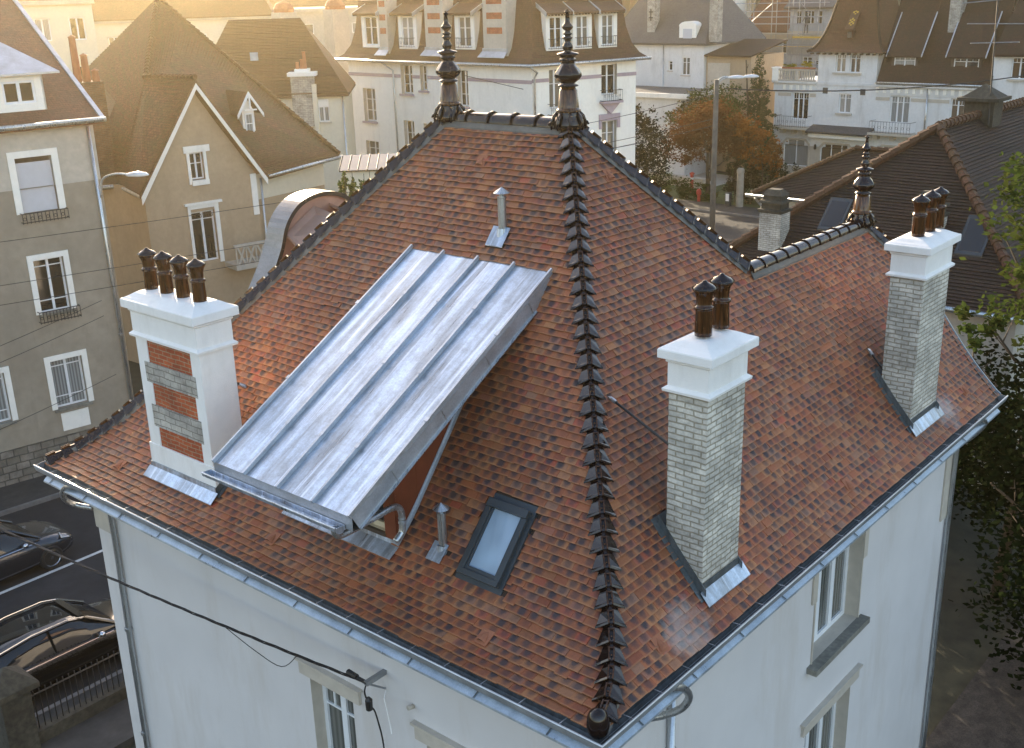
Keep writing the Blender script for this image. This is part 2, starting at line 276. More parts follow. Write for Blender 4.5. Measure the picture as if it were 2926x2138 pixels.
# ------------------------------------------------------------ mesh builder
def V(*a): return Vector(a)
class MB:
    def __init__(s): s.v = []; s.f = []; s.m = []
    def face(s, pts, m=0):
        i = len(s.v); s.v += [tuple(p) for p in pts]; s.f.append(tuple(range(i, i+len(pts)))); s.m.append(m)
    def mesh(s, vs, fs, m=0):
        i = len(s.v); s.v += [tuple(p) for p in vs]
        for f in fs: s.f.append(tuple(i+k for k in f)); s.m.append(m)
    def box(s, a, b, m=0, X=None):
        """box between opposite corners; X maps local points to world"""
        x0, x1 = sorted((a[0], b[0])); y0, y1 = sorted((a[1], b[1])); z0, z1 = sorted((a[2], b[2]))
        P = [(x0, y0, z0), (x1, y0, z0), (x1, y1, z0), (x0, y1, z0), (x0, y0, z1), (x1, y0, z1), (x1, y1, z1), (x0, y1, z1)]
        if X: P = [X(*p) for p in P]
        s.mesh(P, [(0, 3, 2, 1), (4, 5, 6, 7), (0, 1, 5, 4), (1, 2, 6, 5), (2, 3, 7, 6), (3, 0, 4, 7)], m)
    def slab(s, poly, d, m=0, m2=None):
        """solid: polygon and its copy displaced by d"""
        d = Vector(d); A = [Vector(p) for p in poly]; B = [p+d for p in A]; n = len(A); m2 = m if m2 is None else m2
        s.mesh(A+B, [tuple(range(n))], m); k = len(s.v)-2*n
        s.f.append(tuple(k+n+i for i in reversed(range(n)))); s.m.append(m2)
        for i in range(n):
            j = (i+1) % n; s.f.append((k+i, k+n+i, k+n+j, k+j)); s.m.append(m2)
    def tube(s, path, r, n=8, m=0, caps=True):
        path = [Vector(p) for p in path]; rr = r if isinstance(r, (list, tuple)) else [r]*len(path)
        rings = []; up = None
        for i, p in enumerate(path):
            t = (path[min(i+1, len(path)-1)]-path[max(i-1, 0)]).normalized()
            if up is None: up = Vector((0, 0, 1)) if abs(t.z) < .9 else Vector((1, 0, 0))
            a = t.cross(up).normalized(); b = a.cross(t).normalized(); up = b
            rings.append([p+(a*math.cos(q)+b*math.sin(q))*rr[i] for q in [2*math.pi*k/n for k in range(n)]])
        vs = [q for g_ in rings for q in g_]; fs = []
        for i in range(len(path)-1):
            for k in range(n):
                l = (k+1) % n; fs.append((i*n+k, i*n+l, (i+1)*n+l, (i+1)*n+k))
        if caps: fs += [tuple(reversed(range(n))), tuple((len(path)-1)*n+k for k in range(n))]
        s.mesh(vs, fs, m)
    def lathe(s, prof, c=(0, 0, 0), n=16, m=0, squash=None, lobes=None):
        """profile [(r,z)...] turned about a vertical axis through c"""
        vs = []; fs = []
        for r, z in prof:
            for k in range(n):
                q = 2*math.pi*(k+.5)/n; rr = r
                if lobes and lobes[1] <= z <= lobes[2]: rr = r*(1+lobes[3]*math.cos(lobes[0]*q))
                vs.append((c[0]+rr*math.cos(q), c[1]+rr*math.sin(q), c[2]+z))
        for i in range(len(prof)-1):
            for k in range(n):
                l = (k+1) % n; fs.append((i*n+k, i*n+l, (i+1)*n+l, (i+1)*n+k))
        if prof[0][0] > 1e-4: fs.append(tuple(reversed(range(n))))
        if prof[-1][0] > 1e-4: fs.append(tuple((len(prof)-1)*n+k for k in range(n)))
        s.mesh(vs, fs, m)
    def build(s, name, mats, parent=None, origin=None, smooth=False, bevel=0, uv=True, data_only=False):
        if isinstance(mats, str): mats = [mats]
        o0 = Vector(origin) if origin is not None else (Vector(WO[parent.name]) if parent is not None and parent.name in WO else Vector((0, 0, 0)))
        me = bpy.data.meshes.new(name)
        v = np.array(s.v, dtype=np.float64)-np.array(o0)
        me.from_pydata([tuple(p) for p in v], [], s.f)
        for k in mats: me.materials.append(MAT[k])
        me.polygons.foreach_set('material_index', s.m)
        if smooth: me.polygons.foreach_set('use_smooth', [True]*len(s.f))
        if uv:
            ul = me.uv_layers.new(name='UVMap'); co = np.array(s.v)
            data = np.zeros((len(me.loops), 2)); k = 0
            for f in s.f:
                P = co[list(f)]
                nrm = np.zeros(3)
                for i in range(len(f)): nrm += np.cross(P[i]-P[0], P[(i+1) % len(f)]-P[0])
                L = np.linalg.norm(nrm); nrm = nrm/L if L > 1e-12 else np.array([0, 0, 1.])
                if abs(nrm[2]) > .995: u = np.array([1., 0, 0]); vv = np.array([0, 1., 0])
                else:
                    u = np.cross([0, 0, 1.], nrm); u /= np.linalg.norm(u); vv = np.cross(nrm, u)
                data[k:k+len(f), 0] = P@u; data[k:k+len(f), 1] = P@vv; k += len(f)
            ul.data.foreach_set('uv', data.ravel())
        if data_only: return me
        o = bpy.data.objects.new(name, me); C.objects.link(o)
        pw = Vector(WO.get(parent.name, (0, 0, 0))) if parent is not None else Vector((0, 0, 0))
        if parent is not None: o.parent = parent
        o.location = o0-pw; WO[o.name] = tuple(o0)
        if bevel:
            b = o.modifiers.new('bevel', 'BEVEL'); b.width = bevel; b.segments = 2; b.limit_method = 'ANGLE'; b.angle_limit = R(50)
        return o
WO = {}
def tag(o, label=None, cat=None, group=None, kind=None):
    if label: o['label'] = label
    if cat: o['category'] = cat
    if group: o['group'] = group
    if kind: o['kind'] = kind
    return o
def thing(name, loc, label, cat, group=None):
    o = bpy.data.objects.new(name, None); C.objects.link(o); o.location = loc; WO[o.name] = tuple(loc); o.empty_display_size = .3
    return tag(o, label, cat, group)
def put(name, me, parent, Mw):
    """object with shared mesh at world matrix Mw under an unrotated parent"""
    o = bpy.data.objects.new(name, me); C.objects.link(o)
    pw = Vector(WO.get(parent.name, (0, 0, 0))) if parent is not None else Vector((0, 0, 0))
    if parent is not None: o.parent = parent
    L = Mw.copy(); L.translation = L.translation-pw; o.matrix_local = L
    WO[o.name] = tuple(Mw.translation)
    return o
def frame(o, x, z):
    """matrix from origin, x axis and approximate z axis"""
    x = Vector(x).normalized(); z = Vector(z); y = z.cross(x).normalized(); z = x.cross(y)
    M_ = Matrix.Identity(4)
    for i in range(3): M_[i][0] = x[i]; M_[i][1] = y[i]; M_[i][2] = z[i]; M_[i][3] = o[i]
    return M_

class Facade:
    """vertical wall plane: s metres along azimuth az from p, z world height, d metres out of the wall"""
    def __init__(s, p, az, side=-1):
        a = R(az); s.p = Vector((p[0], p[1], 0)); s.t = Vector((math.cos(a), math.sin(a), 0)); s.n = Vector((-s.t.y, s.t.x, 0))*side*-1 if side == -1 else Vector((-s.t.y, s.t.x, 0))
        if side == -1: s.n = Vector((s.t.y, -s.t.x, 0))
    def __call__(s, a, d, z): return s.p+s.t*a+s.n*d+Vector((0, 0, z))
def wall(mb, F, s0, s1, z0, z1, holes=(), reveal=.2, m=0, mr=None, top=None):
    """wall plane with real openings (s0,s1,z0,z1) and their reveals"""
    mr = m if mr is None else mr
    S = sorted({s0, s1, *[h[0] for h in holes], *[h[1] for h in holes]}); Z = sorted({z0, z1, *[h[2] for h in holes], *[h[3] for h in holes]})
    S = [x for x in S if s0 <= x <= s1]; Z = [x for x in Z if z0 <= x <= z1]
    for a, b in zip(S, S[1:]):
        for c, d in zip(Z, Z[1:]):
            ms, mz = (a+b)/2, (c+d)/2
            if any(h[0] < ms < h[1] and h[2] < mz < h[3] for h in holes): continue
            mb.face([F(a, 0, c), F(b, 0, c), F(b, 0, d), F(a, 0, d)], m)
    for a, b, c, d in [h[:4] for h in holes]:
        mb.face([F(a, 0, c), F(a, 0, d), F(a, -reveal, d), F(a, -reveal, c)], mr); mb.face([F(b, 0, c), F(b, 0, d), F(b, -reveal, d), F(b, -reveal, c)], mr)
        mb.face([F(a, 0, c), F(b, 0, c), F(b, -reveal, c), F(a, -reveal, c)], mr); mb.face([F(a, 0, d), F(b, 0, d), F(b, -reveal, d), F(a, -reveal, d)], mr)
def window(parent, F, h, reveal=.2, leaves=2, trans=(), small=0, frame_m='window_white', pane='glass', fw=.06, sill=None, name='window', curtain=None, trim=None):
    """casement window filling opening h: frame (with leaves, glazing bars) > pane, sill, curtain"""
    a, b, c, d = h[:4]; dd = -reveal; mb = MB(); B = lambda s0, s1, z0, z1, t0=0., t1=.05: mb.box((s0, dd+t0, z0), (s1, dd+t1, z1), X=F)
    B(a, a+fw, c, d); B(b-fw, b, c, d); B(a+fw, b-fw, d-fw, d); B(a+fw, b-fw, c, c+fw)
    W = (b-a-2*fw)/leaves
    for i in range(1, leaves): x = a+fw+W*i; B(x-fw*.7, x+fw*.7, c+fw, d-fw, .0, .055)
    for i in range(leaves):
        x0 = a+fw+W*i+(fw*.7 if i else 0); x1 = a+fw+W*(i+1)-(fw*.7 if i < leaves-1 else 0)
        for t in trans:
            z = c+(d-c)*t; B(x0, x1, z-.016, z+.016, .004, .04)
        for j in range(1, small+1):
            x = x0+(x1-x0)*j/(small+1); z = c+(d-c)*(max(trans) if trans else 0); B(x-.013, x+.013, z+.016 if trans else c+fw, d-fw, .004, .038)
    if pane == 'net_curtain' and parent.get('label', '')[:17] != 'white corner hous': pane = random.choice(['net_curtain', 'glass', 'curtain', 'glass', 'net_curtain'])
    o = mb.build(name, frame_m, parent)
    p = MB(); p.box((a+fw*.6, dd+.006, c+fw*.6), (b-fw*.6, dd+.018, d-fw*.6), X=F); p.build('pane', pane, o)
    if sill:
        q = MB(); q.box((a-sill[0], -reveal+.052, c-sill[1]), (b+sill[0], sill[2], c-.002), X=F); q.build('sill', sill[3], o)
    return o
def trimframe(mb, F, h, w=.14, d=.025, m=0, bottom=False, keytop=0):
    a, b, c, e = h[:4]
    mb.box((a-w, .003, c), (a-.002, d, e+w), m, F); mb.box((b+.002, .003, c), (b+w, d, e+w), m, F); mb.box((a-.002, .003, e+.002), (b+.002, d, e+w), m, F)
    if bottom: mb.box((a-w, .003, c-w), (b+w, d, c-.002), m, F)
    if keytop: mb.box((a-w-keytop, .003, e+w+.002), (b+w+keytop, d+.05, e+w+.09), m, F)
def ironrail(parent, F, s0, s1, z0, z1, d0=.0, d1=.25, nb=10, name='balcony_railing', rad=.012, scroll=True):
    mb = MB()
    for z in (z0+.04, z1): mb.tube([F(s0, d0, z), F(s0, d1, z), F(s1, d1, z), F(s1, d0, z)], rad*1.3, 5)
    for i in range(nb+1):
        s = s0+(s1-s0)*i/nb; mb.tube([F(s, d1, z0), F(s, d1, z1)], rad, 4)
    if scroll:
        for i in range(nb):
            if i % 2: continue
            s = s0+(s1-s0)*(i+.5)/nb; r = min((s1-s0)/nb*.42, (z1-z0)*.3); zc = (z0+z1)/2
            mb.tube([F(s+r*math.cos(q), d1, zc+r*math.sin(q)) for q in [2*math.pi*k/10 for k in range(11)]], rad*.8, 4, caps=False)
    return mb.build(name, 'dark_iron', parent)
def downpipe(parent, pts, r=.05, name='downpipe', m='galvanised', collars=()):
    mb = MB(); mb.tube(pts, r, 10)
    o = mb.build(name, m, parent, smooth=True)
    if collars:
        for p in collars: c = MB(); c.tube([V(*p)-V(0, 0, .025), V(*p)+V(0, 0, .025)], r*1.35, 10); c.build('collar', m, o)
    return o
def arc(c, r, a0, a1, u, v, n=8):
    return [Vector(c)+Vector(u)*r*math.cos(a0+(a1-a0)*i/n)+Vector(v)*r*math.sin(a0+(a1-a0)*i/n) for i in range(n+1)]
GZ = -7.5
# ============================================================ MAIN HOUSE
xr, y1, y2, HH, yw, Lx, F3x, Jx, Ly = 4.815, 4.009, 6.25, 5.236, 2.351, 11.898, 10.993, 6.918, 11.0
def zf(d, D, o, dk):
    s = HH/(D-o)
    return s*(d-o) if d > dk else s*(1-2*o/dk)*d+s*o/dk**2*d*d
def zL(x): return zf(x, xr, .531, 1.274)
def zR(y): return zf(y, y1, .155, .955)
def zB(d): return zf(d, Ly-y2, .155, .955)
def inv(fn, z, hi):
    a, b = 0., hi
    for _ in range(40):
        m = (a+b)/2
        if fn(m) < z: a = m
        else: b = m
    return (a+b)/2
house = thing('corner_house', (4, 4, GZ), 'white corner house in the foreground with new brown tile roof, glazed finials and zinc dormer', 'house')
ZW = zR(yw)

def profile_pts(fn, hi, n=400):
    P = [(d, fn(d)) for d in [hi*i/n for i in range(n+1)]]; S = [0]
    for a, b in zip(P, P[1:]): S.append(S[-1]+math.hypot(b[0]-a[0], b[1]-a[1]))
    return P, S
def at_s(P, S, s):
    d = float(np.interp(s, S, [p[0] for p in P])); z = float(np.interp(s, S, [p[1] for p in P]))
    return d, z
tv, tf, tuvs, tcol = [], [], [], []
def tile_slope(fn, hi, top_s, to3, bounds, skip):
    """lay plain clay tiles course by course: each a thin tilted plate with its own thickness, tint and slight misfit"""
    P, S = profile_pts(fn, hi); Wd = .166; row = 0; s = -.03
    smax = S[-1] if top_s is None else top_s
    while s < smax-.02:
        G = .104 if s < .9 else (.098 if s < 1.8 else .0935)
        d0, z0 = at_s(P, S, max(s, 0)); 
        if s < 0: d0 += s*.8; z0 += s*.6
        s2 = min(s+G*1.3, S[-1]); d1, z1 = at_s(P, S, s2)
        L = math.hypot(d1-d0, z1-z0); nd, nz = -(z1-z0)/L, (d1-d0)/L
        a0, b0 = bounds(max(z0, 0)); a1, b1 = bounds(z1)
        off = (row % 2)*Wd/2+random.uniform(-.008, .008); k0 = int((min(a0, a1)-off)/Wd)-1; k1 = int((max(b0, b1)-off)/Wd)+1
        wav = random.uniform(-.004, .004)
        for k in range(k0, k1+1):
            u0 = off+k*Wd+random.uniform(-.0015, .0015); u1 = u0+Wd-.0022
            p0, p1 = max(u0, a0), min(u1, b0); q0, q1 = max(u0, a1), min(u1, b1)
            if p1-p0 < .012 and q1-q0 < .012: continue
            if p1 < p0: p0 = p1 = (p0+p1)/2
            if q1 < q0: q0 = q1 = (q0+q1)/2
            um, zm = (u0+u1)/2, (z0+z1)/2
            if skip(um, (d0+d1)/2): continue
            lift = .033+random.uniform(-.004, .005); tw = random.uniform(-.0035, .0035); slide = random.uniform(-.006, .006)+(-.022 if random.random() < .006 else 0)+wav+.006*math.sin(um*2.1+row*.35)
            ed, ez = (d1-d0)/L, (z1-z0)/L
            lowA = (d0+ed*slide+nd*(lift+tw), z0+ez*slide+nz*(lift+tw)); lowB = (d0+ed*slide+nd*(lift-tw), z0+ez*slide+nz*(lift-tw))
            t = .017; i = len(tv)
            tv.extend([to3(p0, *lowA), to3(p1, *lowB), to3(q1, d1+nd*.006, z1+nz*.006), to3(q0, d1+nd*.006, z1+nz*.006),
                       to3(p0, lowA[0]-nd*t, lowA[1]-nz*t), to3(p1, lowB[0]-nd*t, lowB[1]-nz*t), to3(q1, d1-nd*.008, z1-nz*.008), to3(q0, d1-nd*.008, z1-nz*.008)])
            tf.extend([(i, i+1, i+2, i+3), (i+4, i+5, i+1, i), (i+5, i+6, i+2, i+1), (i+4, i, i+3, i+7)])
            ua, ub = (p0-u0)/Wd, (p1-u0)/Wd
            tuvs.extend([(ua, 0), (ub, 0), (ub, 1), (ua, 1)]+[(ua, .0), (ub, .0), (ub, .02), (ua, .02)]+[(ub, .0), (ub, .9), (ub, .95), (ub, .05)]+[(ua, 0), (ua, .05), (ua, .95), (ua, .9)])
            cc = (random.random(), random.random(), random.random(), 1); tcol.extend([cc]*8)
        s += G; row += 1
def never(u, d): return False
sky_rect = lambda u, d: 1.99 < u < 2.69 and .80 < d < 1.56
flue_rect = lambda u, d: (4.17 < u < 4.47 and 3.55 < d < 3.78) or (2.97 < u < 3.2 and .90 < d < 1.02)
dorm = lambda u, d: 3.78 < u < 5.55 and .9 < d < 2.9
bndL = lambda z: (inv(zR, z, y1), Ly-inv(zB, z, Ly-y2))
tile_slope(zL, xr, None, lambda u, d, z: (d, u, z), bndL, lambda u, d: sky_rect(u, d) or flue_rect(u, d) or dorm(u, d) or (7.2 < u < 8.74 and .64 < d < 1.12))
def hh_y(z): return inv(zR, z, y1)
yh = 1.55; ZH = zR(yh)              # half hip of the wing starts here on the verge
def bR(z):
    a = inv(zL, z, xr)
    if z <= ZH: b = Lx
    elif z <= ZW: b = Lx-(Lx-F3x)*(z-ZH)/(ZW-ZH)
    else: b = Jx+(xr-Jx)*(z-ZW)/(HH-ZW)
    return a, b
tile_slope(zR, y1, None, lambda u, d, z: (u, d, z), bR, lambda u, d: (2.46 < u < 3.2 and .33 < d < .76) or (8.7 < u < 9.68 and .36 < d < .8))
def bB(z):
    xb = 2*xr-inv(zL, z, xr)
    a = inv(zL, z, xr); return a, min(xb, 9.63)
tile_slope(zB, Ly-y2, None, lambda u, d, z: (u, Ly-d, z), bB, lambda u, d: 4.7 < u < 6.9 and d < 2.3)
# under-layer for all slopes
mb = MB()
def sheet(fn, hi, to3, bnd, n=26, z_hi=None, drop=.012, m=0):
    P, S = profile_pts(fn, hi); prev = None
    for i in range(n+1):
        s = S[-1]*i/n; d, z = at_s(P, S, s)
        if z_hi and z > z_hi: z = z_hi; d = inv(fn, z, hi)
        a, b = bnd(z); cur = (to3(a, d, z-drop), to3(b, d, z-drop))
        if prev: mb.face([prev[0], prev[1], cur[1], cur[0]], m)
        prev = cur
        if z_hi and z >= z_hi: break
sheet(zL, xr, lambda u, d, z: (d, u, z), bndL); sheet(zR, y1, lambda u, d, z: (u, d, z), bR); sheet(zB, Ly-y2, lambda u, d, z: (u, Ly-d, z), bB)
sheet(zL, xr, lambda u, d, z: (2*xr-d, u, z), lambda z: (max(inv(zR, z, y1), 0), Ly-inv(zB, z, Ly-y2)), drop=0, m=1)       # far slope of the main roof
bk = lambda z: (6.0, Lx if z <= ZH else Lx-(Lx-F3x)*(z-ZH)/(ZW-ZH))
sheet(zR, y1, lambda u, d, z: (u, 2*yw-d, z), bk, z_hi=ZW, drop=0, m=1)                                                    # far slope of the wing
mb.face([(F3x, yw, ZW), (Lx, yh, ZH), (Lx, 2*yw-yh, ZH)], 1)
k0 = len(mb.v)
roof = mb.build('roof', ['underlay', 'roof_red'], house)
me = bpy.data.meshes.new('clay_tiles'); WOh = np.array(WO[house.name])
me.from_pydata([tuple(np.array(p)-WOh) for p in tv], [], tf); me.materials.append(MAT['clay_tiles'])
ul = me.uv_layers.new(name='UVMap'); ul.data.foreach_set('uv', np.array(tuvs, dtype=np.float32).ravel())
ca = me.color_attributes.new('rnd', 'FLOAT_COLOR', 'POINT'); ca.data.foreach_set('color', np.array(tcol, dtype=np.float32).ravel())
# object coordinates of this mesh start at the house's base; the lime bloom positions are given in world metres
o = bpy.data.objects.new('clay_tiles', me); C.objects.link(o); o.parent = roof; WO[o.name] = WO[house.name]
for n in MAT['clay_tiles'].node_tree.nodes:
    if n.type == 'VECT_MATH' and n.operation == 'DISTANCE':
        q = n.inputs[1].default_value; n.inputs[1].default_value = (q[0]-WOh[0], q[1]-WOh[1], q[2]-WOh[2])

# ---- hip and ridge tiles
def hip_curve(fx, hx, fy, hy, mapx, mapy, n=60, z1_=HH, z0_=0.):
    P = []
    for i in range(n+1):
        z = z0_+(z1_-z0_)*i/n; P.append(Vector((mapx(inv(fx, z, hx)), mapy(inv(fy, z, hy)), z)))
    return P
def walk(P, step, start=0.):
    S = [0]
    for a, b in zip(P, P[1:]): S.append(S[-1]+(b-a).length)
    s = start; out = []
    co = np.array([list(p) for p in P])
    while s < S[-1]:
        p = Vector([float(np.interp(s, S, co[:, k])) for k in range(3)]); q = Vector([float(np.interp(min(s+.05, S[-1]), S, co[:, k])) for k in range(3)]); q0 = Vector([float(np.interp(max(s-.05, 0), S, co[:, k])) for k in range(3)])
        out.append((p, (q-q0).normalized())); s += step
    return out
def hip_tile_mesh():
    """glazed angular hip tile: two faces meeting at a flat crown, wider at the foot, lip along the foot, raised lug; x runs up the hip"""
    mb = MB(); L = .285
    sec = lambda w, h, c: [(-w, -h), (-w*.97, -h+.02), (-c, 0), (c, 0), (w*.97, -h+.02), (w, -h)]
    st = [(0, .172, .128, .024, .072), (.012, .170, .126, .024, .075), (.03, .158, .12, .024, .066), (.15, .108, .1, .018, .056), (L, .055, .075, .012, .040)]
    vs = []
    for x, w_, h, c, up in st: vs += [(x, y, z+up) for y, z in sec(w_, h, c)]
    fs = []
    for i in range(len(st)-1):
        for k in range(5): a = i*6+k; fs.append((a, a+1, a+7, a+6))
    fs.append((5, 4, 3, 2, 1, 0)); mb.mesh(vs, fs)
    for q in (-1, 1): mb.slab([(-.008, q*.170, -.060), (-.008, q*.026, .078), (.016, q*.026, .080), (.016, q*.166, -.054)], (0, q*.003, .008))          # lip
    mb.box((.0, -.034, .02), (.15, -.018, .088), 1); mb.box((.0, .018, .02), (.15, .034, .088), 1); mb.box((.135, -.018, .035), (.15, .018, .08), 1)
    mb.lathe([(.010, .035), (.010, .078), (.004, .082)], (.06, 0, 0), 8, 1)
    return mb
hm = hip_tile_mesh().build('hip_tile', ['glazed_brown', 'glazed_amber'], data_only=True)
def lay_hips(P, step, start, cover_end, dirs):
    thin = dirs == 2
    for p, t in walk(P, step, start)[:]:
        if (p-P[-1]).length < cover_end: continue
        up = Vector((0, 0, 1)); up = (up-t*up.dot(t)).normalized()
        j = Matrix.Rotation(random.uniform(-.02, .02), 4, 'X') @ Matrix.Rotation(random.uniform(-.015, .015), 4, 'Z')
        put('hip_tile', hm, roof, frame(p+up*(.045+random.uniform(-.003, .003)), t, up) @ j)
    for s in (-1, 1):                       # mortar bedding on either side
        prev = None; mbar = MB()
        for p, t in walk(P, .12):
            up = Vector((0, 0, 1)); up = (up-t*up.dot(t)).normalized(); side = t.cross(up).normalized()
            w0 = (.11 if thin else .15)+random.uniform(-.008, .012); cur = (p+up*.05+side*s*.05, p-up*(.062)+side*s*w0*.93)
            if prev: mbar.face([prev[0], prev[1], cur[1], cur[0]])
            prev = cur
        mbar.build('hip_bedding', 'mortar', roof)
front = hip_curve(zL, xr, zR, y1, lambda x: x, lambda y: y)
left = hip_curve(zL, xr, zB, Ly-y2, lambda x: x, lambda y: Ly-y)
back = [Vector((Jx+(xr-Jx)*i/30, yw+(y1-yw)*i/30, ZW+(HH-ZW)*i/30)) for i in range(31)]
winghip = [Vector((Lx+(F3x-Lx)*i/10, yh+(yw-yh)*i/10, ZH+(ZW-ZH)*i/10)) for i in range(11)]
lay_hips(front, .212, .14, .12, 2); lay_hips(left, .255, .04, .12, 1); lay_hips(back, .23, .02, .12, 1); lay_hips(winghip, .23, .02, .1, 1)
# bulbous stop at the foot of the front hip
mb = MB(); t0 = (front[3]-front[0]).normalized()
ring = [(.0, -.165), (.09, -.15), (.135, -.10), (.15, -.02), (.138, .06), (.11, .12), (.05, .16), (.0, .17)]
mb.lathe(ring, (0, 0, 0), 20); hb = mb.build('hip_stop', 'glazed_brown', data_only=True, smooth=True)
put('hip_stop', hb, roof, Matrix.Translation((.03, .03, .07)) @ Matrix.Scale(1.25, 4, (0, 0, 1)) @ Matrix.Scale(.80, 4))
def ridge_tile_mesh(L, r=.13, cl_=.03):
    mb = MB(); n = 18
    def half(x, rr, dz=0): return [(x, rr*math.cos(math.pi*k/n), rr*math.sin(math.pi*k/n)+dz) for k in range(n+1)]
    for xa, ra, xb, rb in ((0, r+cl_, .028, r+cl_), (.028, r+cl_, .032, r+.004), (.032, r+.004, L, r-.004), (0, r+cl_, 0, r-.02)):
        vs = half(xa, ra)+half(xb, rb); mb.mesh(vs, [((k, k+1, n+2+k, n+1+k) if xb > xa else (k+1, k, n+1+k, n+2+k)) for k in range(n)])
    return mb
rm = ridge_tile_mesh(.46).build('ridge_tile', 'glazed_brown', data_only=True, smooth=True); rm2 = ridge_tile_mesh(.385, .13, .016).build('ridge_tile', 'glazed_brown', data_only=True, smooth=True)
for i in range(5): put('ridge_tile', rm, roof, frame((xr, y1+.06+.44*i, HH-.055), (0, 1, 0), (0, 0, 1)))
for i in range(11): put('ridge_tile', rm2, roof, frame((Jx+.02+.37*i, yw, ZW-.055), (1, 0, 0), (0, 0, 1)))
for s in (-1, 1):
    mb = MB(); mb.slab([(xr+s*.10, y1, HH-.03), (xr+s*.10, y2, HH-.03), (xr+s*.155, y2, HH-.13), (xr+s*.155, y1, HH-.13)], (0, 0, -.03))
    mb.build('ridge_bedding', 'mortar', roof); mb = MB(); mb.slab([(Jx, yw+s*.10, ZW-.03), (F3x, yw+s*.10, ZW-.03), (F3x, yw+s*.155, ZW-.13), (Jx, yw+s*.155, ZW-.13)], (0, 0, -.03))
    mb.build('ridge_bedding', 'mortar', roof)

# ---- vent tiles (clay cowls)
mb = MB(); n = 8; vs = []
for x, r_, dz in ((0, .062, .0), (.03, .058, 0), (.15, .012, -.012)): vs += [(x, r_*math.cos(math.pi*k/n), r_*.85*math.sin(math.pi*k/n)+dz) for k in range(n+1)]
fs = [(i*(n+1)+k, i*(n+1)+k+1, (i+1)*(n+1)+k+1, (i+1)*(n+1)+k) for i in range(2) for k in range(n)]
mb.mesh(vs, fs); mb.mesh([(x+.012, y*.86, z*.86) for x, y, z in vs[:n+1]]+vs[:n+1], [(k, k+1, n+1+k+1, n+1+k) for k in range(n)])
mb.face([(.013, y*.86, z*.86) for x, y, z in vs[:n+1]], 1)
mb.box((-.03, -.085, -.012), (.17, .085, .0))
vm = mb.build('vent_tile', ['pot_clay', 'underlay'], data_only=True, smooth=False)
def gradL(x): e = .01; return (zL(x+e)-zL(x-e))/(2*e)
def gradR(y): e = .01; return (zR(y+e)-zR(y-e))/(2*e)
for x, y in ((4.342, 5.227), (.423, 9.505), (.378, 5.66), (.354, 1.846)):
    g_ = gradL(x); put('vent_tile', vm, roof, frame((x-.05, y, zL(x)+.045-.05*g_), (1, 0, g_), (-g_, 0, 1)))
for x, y in ((5.015, 3.48), (8.59, 1.927), (10.95, .271), (6.286, .248), (1.388, .184)):
    g_ = gradR(y); put('vent_tile', vm, roof, frame((x, y-.05, zR(y)+.045-.05*g_), (0, 1, g_), (0, -g_, 1)))

# ---- finials
FIN = [(r_*1.18, z) for r_, z in [(.03, 1.445), (.034, 1.43), (.022, 1.41), (.016, 1.405), (.034, 1.29), (.05, 1.27), (.066, 1.235), (.05, 1.21), (.028, 1.19), (.03, 1.175), (.055, 1.15), (.035, 1.13), (.038, 1.12), (.062, 1.10), (.036, 1.07), (.034, 1.05),
       (.058, 1.00), (.06, .965), (.042, .93), (.05, .92), (.12, .90), (.128, .885), (.10, .865), (.085, .85), (.07, .84), (.09, .83), (.092, .80), (.07, .79), (.08, .75), (.115, .70), (.148, .64), (.152, .60), (.125, .555), (.085, .52), (.075, .505), (.115, .49), (.118, .47), (.085, .455), (.10, .43), (.108, .42), (.128, .19), (.132, .165), (.15, .16), (.15, .13)]]
fprof = [(r_, z-.0) for r_, z in reversed(FIN)]
def finial(name_loc, s=1.0):
    mb = MB(); mb.lathe([(r_*s, z*s) for r_, z in fprof if z > .44], (0, 0, 0), 24, 0, lobes=(8, .5*s, .83*s, .10))
    mb.lathe([(.0, 1.47*s), (.02*s, 1.455*s), (.0, 1.44*s)][::-1], (0, 0, 0), 8)
    mb.lathe([(r_*s, z*s) for r_, z in fprof if z < .46], (0, 0, 0), 8, 1)
    f = mb.build('finial', ['glazed_brown', 'glazed_honey'], None, smooth=True); f.parent = roof
    f.data.transform(Matrix.Identity(4)); pw = Vector(WO[roof.name]); f.location = Vector(name_loc)-pw; WO[f.name] = tuple(name_loc)
    # ornamented saddle: shell body, four volutes and leaf lobes
    b = MB(); b.lathe([(.20*s, -.10*s), (.21*s, -.04*s), (.185*s, .02*s), (.16*s, .08*s), (.165*s, .12*s), (.15*s, .145*s)], (0, 0, 0), 16, 0, lobes=(8, -.2, .1, .06))
    for q in range(8):
        a = math.pi/4*q; c_ = Vector((math.cos(a), math.sin(a), 0)); 
        cc = c_*(.215 if q % 2 else .185)*s+Vector((0, 0, (-.05 if q % 2 else .04)*s)); r0 = (.062 if q % 2 else .04)*s
        b.tube([cc+c_*r0*(1-k/16)*math.cos(k*.75)+Vector((0, 0, r0*(1-k/16)*math.sin(k*.75))) for k in range(13)], .016*s, 6)
        b.tube([c_*.15*s+Vector((0, 0, .13*s)), c_*.2*s+Vector((0, 0, .07*s)), c_*.235*s+Vector((0, 0, -.02*s)), c_*.24*s+Vector((0, 0, -.11*s))], [.02*s, .028*s, .026*s, .012*s], 6)
    bo = b.build('finial_saddle', 'glazed_brown', None, smooth=True); bo.parent = roof; bo.location = Vector(name_loc)-pw
    return f
finial((xr, y1, HH+.03)); finial((xr, y2, HH+.03)); finial((F3x, yw, ZW+.03), 1.0)

